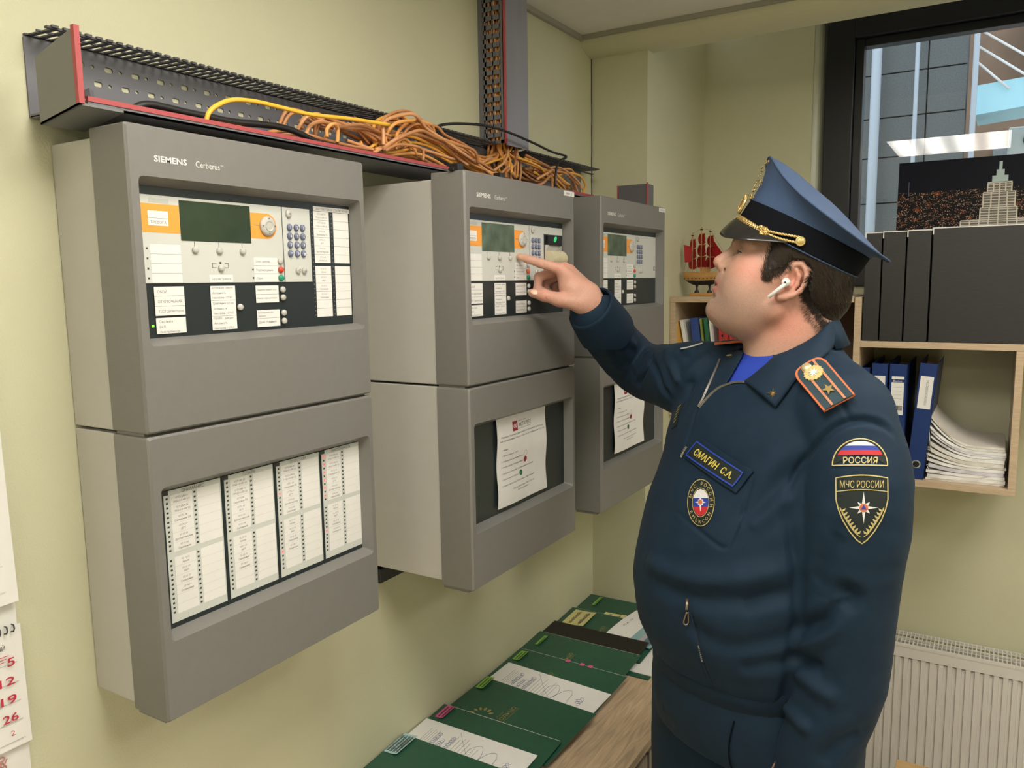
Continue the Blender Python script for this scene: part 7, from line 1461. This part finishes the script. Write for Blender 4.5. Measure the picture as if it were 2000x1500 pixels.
# ---- peaked cap
capm = mat('cap_blue_cloth', (0.042, 0.080, 0.168), 0.7, var=0.05, scale=200, bump=0.3, bscale=1200, lin=True); bandm = mat('cap_black_band', (0.003, 0.004, 0.007), 0.85, spec=0.15, lin=True)
def bandpt(phi, t, out=0.0):
    """t=0 bottom edge, 1 top edge of the band; phi from the front, positive to his left"""
    Rf = 110.5+out; Rs = 86+3*t+out; cf = -1-5.5*t; f = cf+Rf*math.cos(phi); s_ = Rs*math.sin(phi)
    u0 = 66.5+0.0675*f-0.17*s_; u1 = 99.5+0.066*f-0.10*s_; return f, s_, u0+(u1-u0)*t
RIM = [(0, 188, 126), (15, 177, 127), (40, 146, 128), (62, 124, 131), (85, 108, 134), (105, 97, 135), (125, 91, 135), (150, 92, 133), (180, 99, 131)]
def rimpt(phi):
    d = abs(math.degrees((phi+PI) % (2*PI)-PI)); far = (math.degrees((phi+PI) % (2*PI)-PI) < 0)
    u = np.interp(d, [r[0] for r in RIM], [r[1] for r in RIM]); R = np.interp(d, [r[0] for r in RIM], [r[2] for r in RIM])
    f = -17+R*math.cos(phi); s_ = 130*math.sin(phi)
    if far: u = u+0.30*abs(s_)*min(1, d/60)
    return f, s_, u
n = 72; PH = [2*PI*i/n for i in range(n)]
b = MB(); rings = []
def smoothrim(): 
    R = np.array([rimpt(p) for p in PH])
    for _ in range(6): R = 0.5*R+0.25*(np.roll(R, 1, 0)+np.roll(R, -1, 0))
    return R
RR = smoothrim(); bt = np.array([bandpt(p, 1.0, 0.5) for p in PH])
for t in (0, 0.15, 0.35, 0.55, 0.75, 0.9, 1.0):
    rings.append(bt*(1-t)+RR*t+np.array([[0, 0, 0]]*n)+ (np.stack([np.cos(PH), np.sin(PH), np.zeros(n)], 1)*(-5.0*math.sin(PI*t)) if 0 < t < 1 else 0)+np.array([[0, 0, 3.0*math.sin(PI*t)]]))
for rho in (0.985, 0.95, 0.88, 0.76, 0.62, 0.46, 0.30, 0.15):
    c0 = np.array([-17, 0, 0.0]); q = c0+(RR-c0)*rho; mid = 136-0.12*0; u = RR[:, 2]*rho**2+(1-rho**2)*(139+0.30*(q[:, 0]))+ (1-rho**2)*16; q[:, 2] = u; rings.append(q)
vs = [tuple(hp(*p)) for r_ in rings for p in r_]; m_ = len(rings); fs = [(k*n+i, k*n+(i+1) % n, (k+1)*n+(i+1) % n, (k+1)*n+i) for k in range(m_-1) for i in range(n)]; vs.append(tuple(hp(-17, 0, 139-5.1+16))); fs += [((m_-1)*n+i, (m_-1)*n+(i+1) % n, len(vs)-1) for i in range(n)]
b.add(vs, fs); cap = b.build('cap', capm, man, smooth=True); ss = cap.modifiers.new('soft', 'SUBSURF'); ss.levels = 1; ss.render_levels = 2
b = MB(); b.tube([tuple(hp(*RR[i % n])) for i in range(n+1)], 0.0017, 8, cap=False); b.build('crown_piping', capm, cap, smooth=True)
b = MB(); ts = (-0.05, 0.05, 0.3, 0.6, 0.9, 1.02); vs = [tuple(hp(*bandpt(p, t, 1.2))) for t in ts for p in PH]; b.add(vs, [(k*n+i, k*n+(i+1) % n, (k+1)*n+(i+1) % n, (k+1)*n+i) for k in range(len(ts)-1) for i in range(n)]); bd = b.build('cap_band', bandm, cap, smooth=True); sd = bd.modifiers.new('thickness', 'SOLIDIFY'); sd.thickness = 0.002
for t, r_ in ((-0.05, 0.0012), (1.02, 0.0011)): b = MB(); b.tube([tuple(hp(*bandpt(PH[i % n], t, 1.6))) for i in range(n+1)], r_, 6, cap=False); b.build('band_piping', capm, cap, smooth=True)
# visor
b = MB(); nv = 25; rows_ = []
vo_ = [(0, 130.5, 0, 37), (18, 127, 36, 31), (33, 114, 62, 27), (48, 92, 78, 33), (62, 62, 86, 43), (74, 30, 89, 54)]
for i in range(nv):
    d = -74+148*i/(nv-1); a = abs(d); o_ = [np.interp(a, [r[0] for r in vo_], [r[k] for r in vo_]) for k in (1, 2, 3)]; o_[1] *= (1 if d >= 0 else -1); o_[2] += 0.14*max(0, -o_[1])
    i_ = bandpt(math.radians(d), 0.05, 0.5); row = []
    for j in range(7): t = j/6; p = [i_[k]*(1-t)+o_[k]*t for k in range(3)]; p[2] += 5.0*math.sin(PI*t)*math.cos(math.radians(d)); row.append(tuple(hp(*p)))
    rows_.append(row)
b.add([q for r_ in rows_ for q in r_], [(i*7+j, i*7+j+1, (i+1)*7+j+1, (i+1)*7+j) for i in range(nv-1) for j in range(6)]); vz = b.build('visor', mat('visor_patent_black', (0.012, 0.012, 0.012), 0.28, coat=0.5, lin=True), cap, smooth=True); sd = vz.modifiers.new('thickness', 'SOLIDIFY'); sd.thickness = 0.0022; sd.offset = 0; ss = vz.modifiers.new('soft', 'SUBSURF'); ss.levels = 1; ss.render_levels = 1
# gold cord, knots and buttons
def surf(f, u, sg, off=3.5):
    q = max(0, 1-((f+1.5)/112)**2); return (f+off*max(0, (f+1)/112), sg*(88*math.sqrt(q)+off), u)
def cord(P, r, nm, parent, tw=8.0):
    Q = catmull([Vector(hp(*p)) for p in P], 10)
    b = MB()
    for ph in (0, PI):
        pts = []
        L = 0
        for i, q in enumerate(Q):
            t = (Q[min(i+1, len(Q)-1)]-Q[max(0, i-1)]).normalized(); a = t.orthogonal().normalized(); c = t.cross(a); L += (Q[i]-Q[i-1]).length if i else 0
            an = L/0.0050*PI+ph; pts.append(q+(a*math.cos(an)+c*math.sin(an))*r*0.62)
        b.tube(pts, r*0.72, 6)
    return b.build(nm, gold, parent, smooth=True)
for sg in (1, -1):
    cord([surf(*p, sg) for p in ((110.0, 73-8*(sg < 0)*0), (104, 70), (92, 65.5), (80, 62), (68, 61), (50, 62.5), (32, 66), (17, 69))], 0.0019, 'cap_cord', cap)
    cord([surf(*p, sg) for p in ((110.0, 68), (104, 64.5), (92, 60), (80, 57.5), (68, 56.5), (50, 55.5), (32, 57), (17, 60))], 0.0019, 'cap_cord', cap)
    cord([surf(*p, sg, 5) for p in ((110.0, 70.5), (104, 67), (92, 63), (78, 60))], 0.0017, 'cap_cord', cap)
    b = MB()
    for k in range(5):
        P = []
        for j in range(25): t = 2*PI*j/24; ff = 70+(7.5-0.5*k)*math.cos(t+k*PI/5); uu = 58.5+(7.5-0.4*k)*math.sin(t+k*PI/5*2)*0.85; P.append(Vector(hp(*surf(ff, uu, sg, 5.5+2.4*math.sin(3*t+k*1.3)))))
        b.tube(P, 0.0014, 6)
    b.build('cord_knot', gold, cap, smooth=True)
    b = MB(); b.lathe([(0.0080, -0.001), (0.0080, 0.0012), (0.0070, 0.0020), (0.0064, 0.0016), (0.0045, 0.0026), (0.0001, 0.0030)], Vector(hp(*surf(14, 63.5, sg, 3.5))), tuple(HS*sg), 22); b.build('cap_button', gold, cap, smooth=True)
# cockade (ribbed oval) and wire emblem on the front
b = MB(); c = Vector(hp(112.5, 0, 95)); ax = Vector(HF).lerp(Vector(HU), 0.06).normalized(); b.lathe([(0.0165, 0), (0.0160, 0.003), (0.011, 0.0055), (0.0085, 0.006), (0.0001, 0.0075)], c, ax, 36, u=tuple(HU), sq=(1.15, 0.85))
for k in range(36): a = 2*PI*k/36; p0 = c+ax*0.0035+Vector(HU)*0.0182*math.cos(a)+Vector(HS)*0.0135*math.sin(a); p1 = c+ax*0.0068+Vector(HU)*0.010*math.cos(a)+Vector(HS)*0.0075*math.sin(a); b.tube([p0, p1], 0.0007, 4)
b.build('cockade', gold, cap, smooth=True)
b = MB(); rnd = random.Random(3)
for k in range(46):
    a = rnd.uniform(-1, 1); t = rnd.random(); ph = a*0.34; f1_, s1_, u1_ = [q0*(1-t)+q1*t for q0, q1 in zip(bandpt(ph, 1.0, 2.5), rimpt(ph))]; w_ = 0.65+0.35*math.sin(PI*t); p = Vector(hp(f1_+1.5, s1_*w_, u1_*0.92+8)); b.tube([p, p+Vector(HU)*rnd.uniform(-0.003, 0.006)+Vector(HS)*rnd.uniform(-0.006, 0.006)+Vector(HF)*0.0012], 0.0011, 5)
b.build('cap_emblem', gold, cap, smooth=True)
